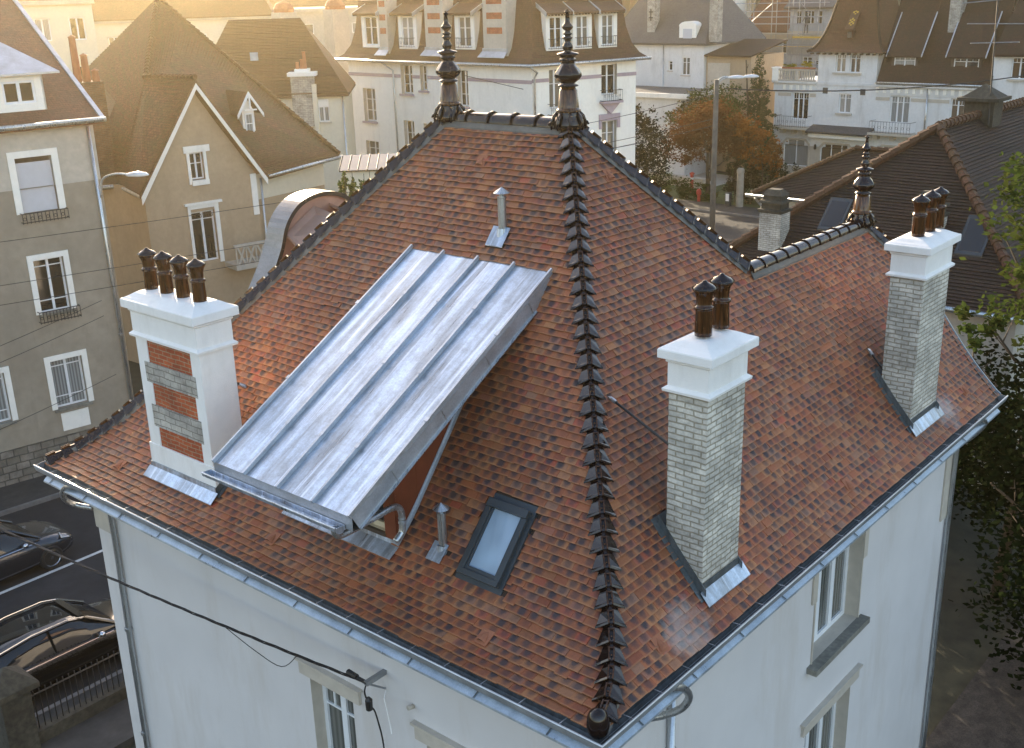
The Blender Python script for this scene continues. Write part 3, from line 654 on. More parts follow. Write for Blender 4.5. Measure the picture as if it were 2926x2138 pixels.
# ---- gutters, zinc ledge, verge
def sweep(mb, prof, closed=False, m=0, ends=(Lx+.06, Ly+.12)):
    n = len(prof); rows = []
    for d, z in prof: rows.append([(ends[0], -d, z), (-d, -d, z), (-d, ends[1], z)])
    rng = range(n if closed else n-1)
    for i in rng:
        a, b = rows[i], rows[(i+1) % n]
        mb.face([a[0], a[1], b[1], b[0]], m); mb.face([a[1], a[2], b[2], b[1]], m)
    if closed:
        mb.face([r_[0] for r_ in rows], m); mb.face([r_[2] for r_ in reversed(rows)], m)
mb = MB()
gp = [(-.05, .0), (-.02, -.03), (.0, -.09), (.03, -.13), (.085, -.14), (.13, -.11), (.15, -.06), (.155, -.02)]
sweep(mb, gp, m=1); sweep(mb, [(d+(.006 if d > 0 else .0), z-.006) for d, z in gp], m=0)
sweep(mb, [(.152, -.022), (.168, -.022), (.174, -.010), (.166, .002), (.153, .0)], True, 0)
for k in (0, 1):
    e = (Lx+.06, Ly+.12)[k]; pts = [((e, -d, z) if k == 0 else (-d, e, z)) for d, z in gp]; mb.slab(pts, (.004, 0, 0) if k == 0 else (0, .004, 0), 0)
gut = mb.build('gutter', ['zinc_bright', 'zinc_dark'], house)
mb = MB(); mb.box((-.02, -.004, -.03), (.17, .004, -.022)); mb.box((.10, -.004, -.10), (.108, .004, -.025)); bm_ = mb.build('gutter_bracket', 'zinc_bright', data_only=True)
for i in range(20): put('gutter_bracket', bm_, gut, frame((0, .4+.54*i, 0), (-1, 0, 0), (0, 0, 1)))
for i in range(21): put('gutter_bracket', bm_, gut, frame((.4+.55*i, 0, 0), (0, -1, 0), (0, 0, 1)))
mb = MB(); sweep(mb, [(-.42, -.145), (-.02, -.155), (.11, -.262), (.117, -.285), (.10, -.288), (-.42, -.30)], True, 0, (Lx-.10, Ly-.02))
ledge = mb.build('eaves_ledge', 'zinc_ledge', house)
for i in range(11): y = .55+i*1.02; mb = MB(); mb.slab([(-.0, y, -.166), (-.113, y+.03, -.255), (-.113, y+.042, -.255), (-.0, y+.012, -.166)], (-.004, 0, .006)); mb.build('ledge_seam', 'zinc_dark', ledge)
for i in range(11): x = .6+i*1.05; mb = MB(); mb.slab([(x, -.0, -.166), (x+.03, -.113, -.255), (x+.042, -.113, -.255), (x+.012, -.0, -.166)], (0, -.004, .006)); mb.build('ledge_seam', 'zinc_dark', ledge)
mb = MB()                                # verge capping of the wing
P, S = profile_pts(zR, y1); prev = None
for i in range(25):
    s = -.05+(1.9+.05)*i/24*1.0; d, z = at_s(P, S, max(s, 0))
    if s < 0: d += s; z += s*.7
    if d > yh: break
    cur = [(Lx-.13, d, z+.05), (Lx-.03, d, z+.012), (Lx+.035, d, z+.05), (Lx+.05, d, z+.05), (Lx+.05, d, z-.17)]
    if prev:
        for k in range(4): mb.face([prev[k], prev[k+1], cur[k+1], cur[k]], 0 if k in (2, 3) else 1)
    prev = cur
mb.build('verge_capping', ['zinc_bright', 'zinc_dark'], house)
mb = MB(); neck = lambda pts: mb.tube(pts, .042, 10)
def smooth_path(pts, n=5):
    P = [Vector(p) for p in pts]; out = []
    for i in range(len(P)-1):
        p0, p1_, p2_, p3 = P[max(i-1, 0)], P[i], P[i+1], P[min(i+2, len(P)-1)]
        for k in range(n):
            t = k/n; out.append(.5*((2*p1_)+(-p0+p2_)*t+(2*p0-5*p1_+4*p2_-p3)*t*t+(-p0+3*p1_-3*p2_+p3)*t**3))
    return out+[P[-1]]
for nm, pts in (('a', [(-.08, 10.1, -.13), (-.09, 10.3, -.2), (-.07, 10.5, -.38), (.08, 10.72, -.62), (.25, 10.78, -.78), (.38, 10.5, -.80)]),
                ('b', [(1.2, -.08, -.13), (1.42, -.09, -.24), (1.60, -.07, -.46), (1.62, .02, -.66), (1.60, .2, -.82), (1.52, .4, -.92)]),
                ('c', [(10.7, -.08, -.12), (10.95, -.09, -.16), (11.14, -.07, -.30), (11.15, .05, -.5), (11.15, .22, -.7), (11.15, .35, -.85), (11.15, .35, -7.4)])):
    mb = MB(); mb.tube(smooth_path(pts), .045, 12); mb.build('gutter_swan_neck', 'galvanised', house, smooth=True)
downpipe(house, smooth_path([(.33, 9.86, -.28), (.34, 9.86, -.6), (.36, 9.88, -1.2), (.36, 9.92, -3.)])+[V(.36, 9.98, GZ)], .048, collars=[(.34, 9.86, -.62), (.36, 9.92, -2.85), (.36, 9.96, -4.93)])
downpipe(house, [(1.95, .37, -.9), (1.95, .37, GZ)], .05, collars=[(1.95, .37, -1.6)])

# ---- walls
FL = Facade((.42, 0), 90, 1); FL.n = Vector((-1, 0, 0)); FR = Facade((0, .42), 0); FR.n = Vector((0, -1, 0))
holeL = [(4.32, 5.2, -3.62, -1.78), (2.05, 2.95, -3.62, -1.80)]
holeR = [(5.85, 7.44, -2.50, -.80), (5.82, 7.42, -5.3, -3.68)]
mb = MB()
wall(mb, FL, .42, 10.48, GZ, -.3, holeL, .24, 0, 1); wall(mb, FR, .42, 11.38, GZ, -.3, holeR, .26, 0, 1)
mb.face([(11.38, .42, GZ), (11.38, 4.6, GZ), (11.38, 4.6, .3), (11.38, 4.0, .9), (11.38, yw, 2.4), (11.38, .9, .95), (11.38, .42, -.3)]); mb.face([(.42, 10.48, GZ), (9.2, 10.48, GZ), (9.2, 10.48, .2), (.42, 10.48, -.1)])
mb.face([(9.2, 10.48, GZ), (9.2, 4.6, GZ), (9.2, 4.6, .2), (9.2, 10.48, .2)]); mb.face([(9.2, 4.6, GZ), (11.38, 4.6, GZ), (11.38, 4.6, .3), (9.2, 4.6, .3)])
walls = mb.build('wall', ['white_render', 'stone_trim'], house)
mb = MB()
mb.box((9.99, .003, -1.14), (10.5, .03, -.3), X=FL); mb.build('corner_stone', 'stone_trim', house)
mb = MB(); mb.box((10.85, .003, -2.2), (11.40, .03, -.35), X=FR); mb.build('corner_stone', 'stone_trim', house)
for a, b, c, d in holeL: mb = MB(); mb.box((a-.18, .003, d+.003), (b+.16, .05, d+.21), X=FL); mb.box((a-.22, .003, d+.212), (b+.2, .085, d+.245), X=FL); mb.build('lintel', 'stone_trim', house)
mb = MB(); a, b, c, d = holeR[1]; mb.box((a-.16, .003, d+.003), (b+.2, .05, d+.2), X=FR); mb.box((a-.2, .003, d+.202), (b+.24, .085, d+.235), X=FR); mb.build('lintel', 'stone_trim', house)
mb = MB(); a, b, c, d = holeR[0]; mb.box((a-.14, .003, -1.45), (a-.002, .03, d), X=FR); mb.box((b+.002, .003, -1.45), (b+.14, .03, d), X=FR); mb.box((a-.14, .003, d+.002), (b+.14, .03, d+.3), X=FR)
mb.box((a-.03, .003, c), (a-.002, .02, -1.46), X=FR); mb.box((b+.002, .003, c), (b+.03, .02, -1.46), X=FR)
mb.build('window_surround', 'stone_trim', house)
for h in holeL: window(house, FL, h, .24, 2, (.72,), 1, curtain=None, pane='net_curtain', fw=.075, sill=(.06, .09, .05, 'stone_trim'))
window(house, FR, holeR[0], .26, 3, (), 0, pane='net_curtain', fw=.085, sill=(.14, .10, .16, 'sill_stone')); window(house, FR, holeR[1], .26, 3, (.78,), 1, pane='net_curtain', fw=.08, sill=(.14, .1, .14, 'sill_stone'))
# cable bracket, stub and hook on the left wall
mb = MB(); mb.box((3.60, .0, -1.09), (3.66, .33, -1.03), X=FL); mb.tube([FL(3.63, .02, -1.3), FL(3.63, .3, -1.08)], .014, 6); mb.build('cable_bracket', 'steel_tube', house)
mb = MB(); mb.tube([FL(3.15, 0, -1.36), FL(3.15, .09, -1.34)], .032, 10); mb.build('pipe_stub', 'stone_trim', house, smooth=True)
mb = MB(); mb.tube([FL(3.62, .02, -1.32), FL(3.55, .12, -1.36), FL(3.5, .1, -1.75), FL(3.46, .12, -1.85)], .008, 5); mb.build('loose_strap', 'white_paint', house)

# ---- curved gable on the street side, capped in zinc
half = [(1.95, 1.2), (1.62, 1.75), (1.28, 2.25), (1.05, 2.65), (.93, 2.98), (.78, 3.2), (.58, 3.37), (.34, 3.47), (0, 3.515)]
cxg = 5.84; prof = [(cxg-a, z) for a, z in half]+[(cxg+a, z) for a, z in reversed(half[:-1])]
prof = [(p.x, p.z) for p in smooth_path([V(a, 0, z) for a, z in prof], 3)]
mb = MB(); mb.slab([(x, 10.68, z-.03) for x, z in prof], (0, .36, 0)); cg = mb.build('curved_gable', 'copper_pink', house)
mb = MB()
for (x0, z0_), (x1, z1_) in zip(prof, prof[1:]):
    tx, tz = x1-x0, z1_-z0_; L = math.hypot(tx, tz); nx, nz = -tz/L*.02, tx/L*.02
    mb.face([(x0+nx, 10.62, z0_+nz), (x1+nx, 10.62, z1_+nz), (x1+nx, 11.12, z1_+nz), (x0+nx, 11.12, z0_+nz)])
    mb.face([(x0+nx, 10.62, z0_+nz), (x1+nx, 10.62, z1_+nz), (x1-nx*3, 10.62, z1_-nz*3), (x0-nx*3, 10.62, z0_-nz*3)], 1)
    mb.face([(x0+nx, 11.12, z0_+nz), (x1+nx, 11.12, z1_+nz), (x1-nx*3, 11.12, z1_-nz*3), (x0-nx*3, 11.12, z0_-nz*3)], 1)
mb.build('gable_capping', ['zinc_weathered', 'dark_iron'], cg, smooth=False)
mb = MB(); mb.slab([(5.0, 9.4, 2.1), (5.65, 9.3, 3.05), (5.66, 10.67, 3.3), (4.95, 10.67, 2.9)], (0, 0, -.06)); mb.slab([(6.68, 9.4, 2.1), (6.03, 9.3, 3.05), (6.02, 10.67, 3.3), (6.73, 10.67, 2.9)], (0, 0, -.06)); mb.build('gable_saddle', 'copper_pink', cg)

# ---- chimneys
def cap_dome(mb, x0, x1, yy0, yy1, z, h, o=.0, m=0):
    """white slab whose top curves up to a flat crown"""
    n = 6; rings = []
    for i in range(n+1):
        t = i/n; q = .015+.20*t; zz = z+.012*(t > 0)+(h-.012)*t*t*(3-2*t)*.9+(h-.012)*.1*t
        rings.append([(x0+q, yy0+q, zz), (x1-q, yy0+q, zz), (x1-q, yy1-q, zz), (x0+q, yy1-q, zz)])
    for a, b in zip(rings, rings[1:]):
        for k in range(4): l = (k+1) % 4; mb.face([a[k], a[l], b[l], b[k]], m)
    mb.face(rings[-1], m)
def mould(mb, x0, x1, yy0, yy1, prof, m=0):
    """moulded block: (outset, z) rings"""
    R_ = [[(x0-o, yy0-o, z), (x1+o, yy0-o, z), (x1+o, yy1+o, z), (x0-o, yy1+o, z)] for o, z in prof]
    for a, b in zip(R_, R_[1:]):
        for k in range(4): l = (k+1) % 4; mb.face([a[k], a[l], b[l], b[k]], m)
    mb.face(list(reversed(R_[0])), m); mb.face(R_[-1], m)
pot = MB()
pot.lathe([(.098, -.03), (.098, .02), (.092, .27), (.092, .275)], (0, 0, 0), 14)
pot.lathe([(.106, .268), (.110, .285), (.106, .305), (.092, .31), (.086, .33), (.090, .40), (.108, .455), (.128, .485), (.130, .50)], (0, 0, 0), 20)
pot.lathe([(.136, .498), (.140, .51), (.09, .545), (.03, .575), (.022, .59), (.0, .595)], (0, 0, 0), 24, 1)
for k in range(3):
    a = 2*math.pi*k/3+.6; pot.lathe([(.0, -.0), (.016, .0), (.016, .004)], (0, 0, 0), 6, 2) if False else None
potm = pot.build('chimney_pot', ['glazed_amber', 'glazed_brown'], data_only=True, smooth=True)
def pots(ch, pts):
    for i, (x, y, z) in enumerate(pts): put('chimney_pot', potm, ch, Matrix.Translation((x, y, z)) @ Matrix.Rotation(i*1.3, 4, 'Z'))
def chimney_R(x0, x1, yy0, yy1, ztop, potpts):
    mb = MB(); b = MB(); b.box((x0, yy0, zR(yy0)-.3), (x1, yy1, ztop)); ch = b.build('chimney', 'white_brick', house)
    mould(mb, x0, x1, yy0, yy1, [(.0, ztop-.035), (.055, ztop-.03), (.06, ztop), (.035, ztop+.02), (.012, ztop+.035), (.012, ztop+.30), (.03, ztop+.315), (.03, ztop+.335), (.065, ztop+.36)])
    mould(mb, x0, x1, yy0, yy1, [(.09, ztop+.36), (.098, ztop+.365), (.098, ztop+.455), (.09, ztop+.47)]); cap_dome(mb, x0-.09, x1+.09, yy0-.09, yy1+.09, ztop+.47, .085)
    mb.build('chimney_cap', 'white_paint', ch, bevel=.006); pots(ch, potpts)
    f = MB(); y0 = yy0; z0 = zR(y0)
    f.slab([(x0-.02, y0-.013, z0+.16), (x1+.02, y0-.013, z0+.16), (x1+.02, y0-.015, z0+.02), (x0-.02, y0-.015, z0+.02)], (0, .012, 0), 1)
    f.slab([(x0-.05, y0-.015, z0+.075), (x1+.09, y0-.015, z0+.075), (x1+.09, y0-.135, zR(y0-.135)+.07), (x0-.05, y0-.135, zR(y0-.135)+.07)], (0, 0, -.012), 0)
    for sx, xa, xb in ((-1, x0, x0-.10), (1, x1, x1+.06)):
        for i in range(5):
            ya = y0-.06+(yy1+.16-y0)*i/5; yb = y0-.06+(yy1+.16-y0)*(i+1)/5
            f.slab([(xa, ya, zR(ya)+.047), (xb, ya, zR(ya)+.047), (xb, yb, zR(yb)+.047), (xa, yb, zR(yb)+.047)], (0, 0, -.01), 1)
            f.slab([(xa+sx*.015, ya, zR(ya)+.05), (xa+sx*.015, ya, zR(ya)+.17), (xa+sx*.015, yb, zR(yb)+.17), (xa+sx*.015, yb, zR(yb)+.05)], (-sx*.012, 0, 0), 1)
    f.slab([(x0-.1, yy1, zR(yy1)+.06), (x1+.06, yy1, zR(yy1)+.06), (x1+.06, yy1+.15, zR(yy1+.15)+.05), (x0-.1, yy1+.15, zR(yy1+.15)+.05)], (0, 0, -.02), 1)
    f.build('chimney_flashing', ['zinc_roof', 'zinc_dark'], ch)
    return ch
cm = chimney_R(2.42, 3.24, .29, .79, 2.76, [(2.72, .55, 3.37), (3.09, .55, 3.37)])
cr = chimney_R(8.66, 9.72, .32, .83, 2.76, [(8.93, .57, 3.35), (9.36, .57, 3.35), (9.72-.02, .57, 3.35)])
def stay(ch, a, b):
    mb = MB(); mb.tube([a, b], .016, 8); d = (Vector(b)-Vector(a)).normalized(); mb2 = MB(); mb2.box((-.05, -.03, -.012), (.05, .03, .012)); mb2.tube([(0, 0, 0), (.08, 0, .0)], .028, 8)
    o = mb.build('stay_bar', 'black_cable', ch); m2 = mb2.build('stay_bracket', 'galvanised', data_only=True); put('stay_bracket', m2, o, frame(b, -d, (0, -.7, .7)))
stay(cm, (2.43, .78, 2.07), (2.72, 1.78, 2.31)); stay(cr, (8.67, .82, 1.2), (8.85, 1.13, 1.40))
# left chimney: plastered frame with brick and stone panels
b = MB(); x0, x1, a0, a1, zt = .60, 1.16, 7.18, 8.76, 2.44
b.box((x0+.03, a0+.01, -.0), (x1, a1-.01, zt)); cl = b.build('chimney', 'white_paint', house)
mb = MB(); mb.box((x0, a0, -.1), (x1+.002, 7.40, zt)); mb.box((x0, 8.48, -.1), (x1+.002, a1, zt)); mb.box((x0, 7.402, 2.40), (x0+.05, 8.478, zt)); mb.box((x0-.012, a0-.03, -.1), (x1+.02, a1+.03, .73))
mould(mb, x0, x1, a0, a1, [(.0, zt-.03), (.055, zt-.025), (.06, zt+.01), (.035, zt+.03), (.015, zt+.045), (.015, zt+.34), (.035, zt+.36), (.035, zt+.38), (.07, zt+.405)])
mould(mb, x0, x1, a0, a1, [(.09, zt+.405), (.10, zt+.41), (.10, zt+.52), (.09, zt+.535)]); cap_dome(mb, x0-.09, x1+.09, a0-.09, a1+.09, zt+.535, .10)
mb.build('chimney_cap', 'white_paint', cl, bevel=.006)
mb = MB()
for za, zb in ((.732, 1.04), (1.39, 1.735), (2.05, 2.398)): mb.box((x0+.012, 7.402, za), (x0+.04, 8.478, zb))
mb.build('brick_panel', 'red_brick', cl)
mb = MB(); mb.box((x0-.006, 7.33, 1.042), (x0+.05, 8.57, 1.388)); mb.box((x0-.006, 7.33, 1.737), (x0+.05, 8.60, 2.048)); mb.build('stone_band', 'flat_stone', cl)
pots(cl, [(.88, y, 3.08) for y in (8.60, 8.21, 7.81, 7.41)])
f = MB(); z0 = zL(x0)
f.slab([(x0-.03, a0-.03, z0+.16), (x0-.03, a1+.03, z0+.16), (x0-.035, a1+.03, z0+.02), (x0-.035, a0-.03, z0+.02)], (.012, 0, 0))
xa = x0-.17; f.slab([(x0-.03, a0-.08, z0+.09), (x0-.03, a1+.06, z0+.09), (xa, a1+.06, zL(xa)+.07), (xa, a0-.08, zL(xa)+.07)], (0, 0, -.012))
for i in range(5):
    xa = x0-.03+.75*i/5; xb = x0-.03+.75*(i+1)/5
    for ya, yb in ((a0-.03, a0-.10), (a1+.03, a1+.1)):
        f.slab([(xa, ya, zL(xa)+.05), (xa, yb, zL(xa)+.05), (xb, yb, zL(xb)+.05), (xb, ya, zL(xb)+.05)], (0, 0, -.01), 1)
        f.slab([(xa, ya*.995+yb*.005, zL(xa)+.05), (xa, ya, zL(xa)+.17), (xb, ya, zL(xb)+.17), (xb, ya, zL(xb)+.05)], (0, .01, 0), 1)
f.build('chimney_flashing', ['zinc_roof', 'zinc_dark'], cl)
stay(cl, (1.17, 8.2, 1.9), (1.70, 7.8, 1.50))

# ---- zinc shed dormer
E0, E1 = Vector((-.26, 0, 1.49)), Vector((3.44, 0, 3.56)); D0, D1 = 3.20, 5.80
def onD(t, y, h=0.):
    n = Vector((-(E1.z-E0.z), 0, E1.x-E0.x)).normalized(); p = E0.lerp(E1, t)+n*h; return Vector((p.x, y, p.z))
mb = MB()
A = [onD(0, D0), onD(0, D1), onD(1, D1), onD(1, D0)]; mb.mesh(A, [(0, 3, 2, 1)]);
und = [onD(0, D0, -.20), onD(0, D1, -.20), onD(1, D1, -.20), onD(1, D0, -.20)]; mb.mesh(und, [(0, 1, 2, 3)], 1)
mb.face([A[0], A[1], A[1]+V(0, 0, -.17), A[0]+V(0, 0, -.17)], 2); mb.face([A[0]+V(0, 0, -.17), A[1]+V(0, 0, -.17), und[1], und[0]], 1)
for y, i, j in ((D0, 0, 3), (D1, 1, 2)): mb.face([A[i], A[j], und[j], und[i]], 2)
dz = mb.build('dormer', ['zinc_roof', 'zinc_dark', 'zinc_bright'], house)
for k, y in enumerate([D0+.022]+[D0+.645*i+.01 for i in (1, 2, 3)]+[D1-.022]):
    mb = MB(); wdt = .020; mb.slab([onD(-.004, y-wdt, .002), onD(-.004, y+wdt, .002), onD(-.004, y+wdt*.7, .052), onD(-.004, y-wdt*.7, .052)], onD(.995, y)-onD(-.004, y))
    for t in ((.2, .5, .78) if 0 < k < 4 else (.35, .7)): mb.box((-.028, -.03, .048), (.028, .03, .060), X=lambda a, b_, c, t=t, y=y: onD(t, y, c)+V(a, b_, a*.56))
    mb.build('standing_seam', 'zinc_bright', dz)
mb = MB()      # sheet joints and drip edge on the verge
for t in (.17, .4, .62, .85): mb.slab([onD(t, D0-.003, -.01), onD(t+.003, D0-.003, -.01), onD(t+.003, D0-.003, -.19), onD(t, D0-.003, -.19)], (0, -.004, 0))
mb.slab([onD(0, D0-.03, -.21), onD(1, D0-.03, -.21), onD(1, D0+.01, -.20), onD(0, D0+.01, -.20)], (0, 0, .012))
mb.build('verge_trim', 'galvanised', dz)
mb = MB(); gx = [( -.27, -.09), (-.275, -.14), (-.305, -.17), (-.355, -.165), (-.40, -.13), (-.41, -.085)]
for (xa, za), (xb, zb) in zip(gx, gx[1:]): mb.slab([(xa, D0+.12, 1.46+za), (xa, D1+.06, 1.46+za), (xb, D1+.06, 1.46+zb), (xb, D0+.12, 1.46+zb)], (-.004, 0, -.004))
mb.tube([(-.415, D0+.12, 1.38), (-.415, D1+.06, 1.38)], .011, 8)
for y in (D0+.12, D1+.06): mb.slab([(x_, y, 1.46+z_) for x_, z_ in gx], (0, .006, 0))
dg = mb.build('dormer_gutter', 'zinc_roof', dz); mb = MB(); mb.lathe([(0, 0), (.036, 0), (.036, .005), (.0, .006)], (-.34, D0+.25, 1.303), 14); mb.build('outlet_hole', 'black_cable', dg)
yc = 3.72; xf = .88                       # cheek and front wall
def cheek(y, d):
    p = []
    for i in range(13):
        x_ = xf+(3.05-xf)*i/12; p.append((x_, y, zL(x_)+.0))
    und_z = lambda x_: E0.z+(x_-E0.x)*(E1.z-E0.z)/(E1.x-E0.x)-.22
    top = [(x_, y, max(und_z(x_), zL(x_))) for x_ in (3.05, 2.5, 1.9, 1.3, xf)]
    return p+top
mb = MB(); mb.slab(cheek(5.55, 1), (0, .05, 0)); mb.build('dormer_cheek', 'rust_cladding', dz); mb = MB(); mb.slab(cheek(yc, 1), (0, .05, 0))
for x_ in (1.25, 1.75): mb.box((x_, yc-.004, zL(x_)+.05), (x_+.006, yc, E0.z+(x_-E0.x)*.56-.23))
mb.build('dormer_cheek', 'rust_cladding', dz)
FD = Facade((xf, 0), 90, 1); FD.n = Vector((-1, 0, 0)); uz = E0.z+(xf-E0.x)*.56-.2
mb = MB(); hD = [(3.93, 5.40, .62, uz-.08)]; wall(mb, FD, yc, 5.6, .30, uz, hD, .1); mb.build('dormer_front', 'wood_cream', dz)
dw = window(dz, FD, hD[0], .1, 2, (), 0, 'wood_cream', 'glass', .075, sill=(.02, .05, .05, 'dark_wood'))
mb = MB(); mb.box((yc, .002, .56), (3.92, .03, uz), X=FD); mb.build('corner_board', 'rust_cladding', dz)
f = MB(); f.slab([(xf-.02, yc-.03, .60), (xf-.02, 5.8, .60), (xf-.03, 5.8, .475), (xf-.03, yc-.03, .475)], (.012, 0, 0)); xa = .68
f.slab([(xf-.025, yc-.03, .50), (xf-.025, 5.8, .50), (xa, 5.8, zL(xa)+.075), (xa, yc-.03, zL(xa)+.075)], (0, 0, -.012), 0)
prev = None
for i in range(22):
    xa = xf-.05+(2.95-xf)*i/21; cur = ((xa, yc-.012, zL(xa)+.085), (xa, yc-.05, zL(xa)+.08), (xa, yc-.012, zL(xa)+.15))
    if prev: f.slab([prev[0], prev[1], cur[1], cur[0]], (0, 0, -.008), 1); f.slab([prev[2], prev[0], cur[0], cur[2]], (0, .006, 0), 1)
    prev = cur
f.build('dormer_flashing', ['zinc_roof', 'zinc_bright'], dz)
mb = MB(); pp = smooth_path([(-.325, 3.45, 1.32), (-.31, 3.45, 1.24), (-.2, 3.47, 1.17), (.25, 3.5, 1.16), (.60, 3.52, 1.17), (.74, 3.53, 1.13), (.79, 3.53, 1.02), (.785, 3.53, .82), (.75, 3.53, .76), (.66, 3.53, .70)], 4)
mb.tube(pp, .042, 12); pi = mb.build('dormer_pipe', 'galvanised', dz, smooth=True); mb = MB(); mb.tube([(.79, 3.53, .90), (.79, 3.53, .935)], .05, 12); mb.tube([(.79, 3.53, .96), (.79, 3.53, .975)], .048, 12); mb.build('pipe_clamp', 'zinc_bright', pi)

# ---- metal flues
def flue(x, y, h, r_, plate):
    mb = MB(); z = zL(x); mb.lathe([(r_, z-.15), (r_, z+h-.02), (r_*1.08, z+h-.015), (r_*1.08, z+h)], (x, y, 0), 20)
    mb.lathe([(r_*.6, z+h), (r_*.6, z+h+.05)], (x, y, 0), 10); mb.lathe([(r_*1.95, z+h+.045), (r_*2, z+h+.05), (r_*.1, z+h+.125), (0, z+h+.128)], (x, y, 0), 24)
    o = mb.build('flue_pipe', 'galvanised', house, smooth=False)
    f = MB(); a, b_, c_, d_ = plate; f.slab([(a, c_, zL(a)+.075), (b_, c_, zL(b_)+.07), (b_, d_, zL(b_)+.07), (a, d_, zL(a)+.075)], (0, 0, -.012)); f.tube([(x-.02, y, z-.06), (x, y, z+.06)], r_*1.35, 16, caps=False); f.build('flue_flashing', 'zinc_roof', o)
flue(3.70, 4.30, .50, .058, (3.52, 3.71, 4.17, 4.47)); flue(1.0, 3.06, .50, .052, (.83, 1.01, 2.97, 3.2))

# ---- roof window
A0, A1 = Vector((.86, 0, .475)), Vector((1.50, 0, 1.19)); sd_ = (A1-A0).normalized(); sn = Vector((-sd_.z, 0, sd_.x)); SL = (A1-A0).length
def SK(a, b, h): return A0+sd_*a+sn*h+V(0, b, 0)
mb = MB(); sb = lambda a0, a1, b0, b1, h0, h1, m=0, q=mb: q.box((a0, b0, h0), (a1, b1, h1), m, SK)
sb(0, .07, 2.03, 2.65, .0, .10); sb(SL-.10, SL, 2.03, 2.65, .0, .115); sb(.07, SL-.1, 2.03, 2.10, .0, .09); sb(.07, SL-.1, 2.58, 2.65, .0, .09)
sb(.07, .12, 2.10, 2.58, .0, .075); sb(.07, SL-.1, 2.10, 2.13, .0, .07); sb(.07, SL-.1, 2.55, 2.58, .0, .07)
rw = mb.build('roof_window', 'anthracite', roof, bevel=.004)
mb = MB(); mb.box((.12, 2.13, .03), (SL-.1, 2.55, .045), X=SK); mb.build('pane', 'roof_glass', rw)
mb = MB(); mb.box((-.15, 1.98, -.0), (.0, 2.70, .012), X=SK); mb.box((SL, 1.99, .0), (SL+.09, 2.69, .018), X=SK); mb.box((0, 1.975, -.02), (SL, 2.03, .035), X=SK); mb.box((0, 2.65, -.02), (SL, 2.705, .035), X=SK); mb.build('flashing', 'anthracite', rw)
# ============================================================ GROUND, STREETS
mb = MB(); mb.face([(-600, -600, GZ-.03), (900, -600, GZ-.03), (900, 900, GZ-.03), (-600, 900, GZ-.03)]); tag(mb.build('ground', 'earth'), kind='structure')
def strip(name, m, poly, z, kind='structure'): mb = MB(); mb.slab([(x, y, GZ+z) for x, y in poly], (0, 0, -.2 if z > .05 else -.02)); return tag(mb.build(name, m), kind=kind)
strip('road', 'asphalt', [(-60, 15.6), (50, 15.6), (50, 24.0), (20, 24.4), (4, 26.0), (-60, 26.0)], .0)
strip('far_pavement', 'pavement', [(-60, 26.1), (4, 26.1), (20, 24.5), (49.8, 24.1), (49.8, 25.4), (22, 27.0), (7.4, 29.2), (-60, 29.2)], .12)
strip('near_pavement', 'pavement', [(-60, 13.2), (49.8, 13.2), (49.8, 15.45), (-60, 15.45)], .12)
strip('front_garden', 'gravel', [(-40, 10.2), (40, 10.2), (40, 13.0), (-40, 13.0)], .02)
strip('side_yard', 'gravel', [(-20, -30), (40, -30), (40, .5), (-20, .5)], .02)
strip('crossing_street', 'asphalt', [(50, -60), (56.6, -60), (56.6, 120), (50, 120)], .006)
strip('crossing_near_pavement', 'pavement', [(47.6, 26.5), (49.85, 26.5), (49.85, 60), (47.6, 60)], .11)
strip('crossing_pavement', 'pavement', [(56.75, -60), (59.2, -60), (59.2, 120), (56.75, 120)], .12)
strip('park_lawn', 'lawn', [(59.3, 24), (71, 24), (71, 60), (59.3, 60)], .03)
for nm, poly in (('kerb', [(-60, 15.46), (49.8, 15.46), (49.8, 15.59), (-60, 15.59)]), ('kerb', [(-60, 26.0), (4, 26.0), (4, 26.1), (-60, 26.1)]), ('kerb', [(4, 26.0), (20, 24.4), (20, 24.52), (4, 26.1)]), ('kerb', [(56.6, -60), (56.74, -60), (56.74, 120), (56.6, 120)])): strip(nm, 'kerb_stone', poly, .13)
mb = MB(); 
for x in np.arange(-33, 40, 5.6): mb.box((x, 21.48, GZ+.006), (x+.14, 22.1, GZ+.011))
mb.box((-40, 21.35, GZ+.006), (40, 21.47, GZ+.010)); mb.box((-40, 18.5, GZ+.006), (3.6, 18.6, GZ+.010)); tag(mb.build('road_markings', 'road_paint'), kind='structure')
mb = MB(); mb.mesh([(900, -400, -8), (900, 900, -8), (-300, 900, -8), (900, -400, 60), (900, 900, 75), (-300, 900, 70), (700, -300, -8), (700, 620, -8), (-200, 640, -8)], [(6, 7, 4, 3), (7, 8, 5, 4)]); tag(mb.build('hills', 'hill'), kind='structure')

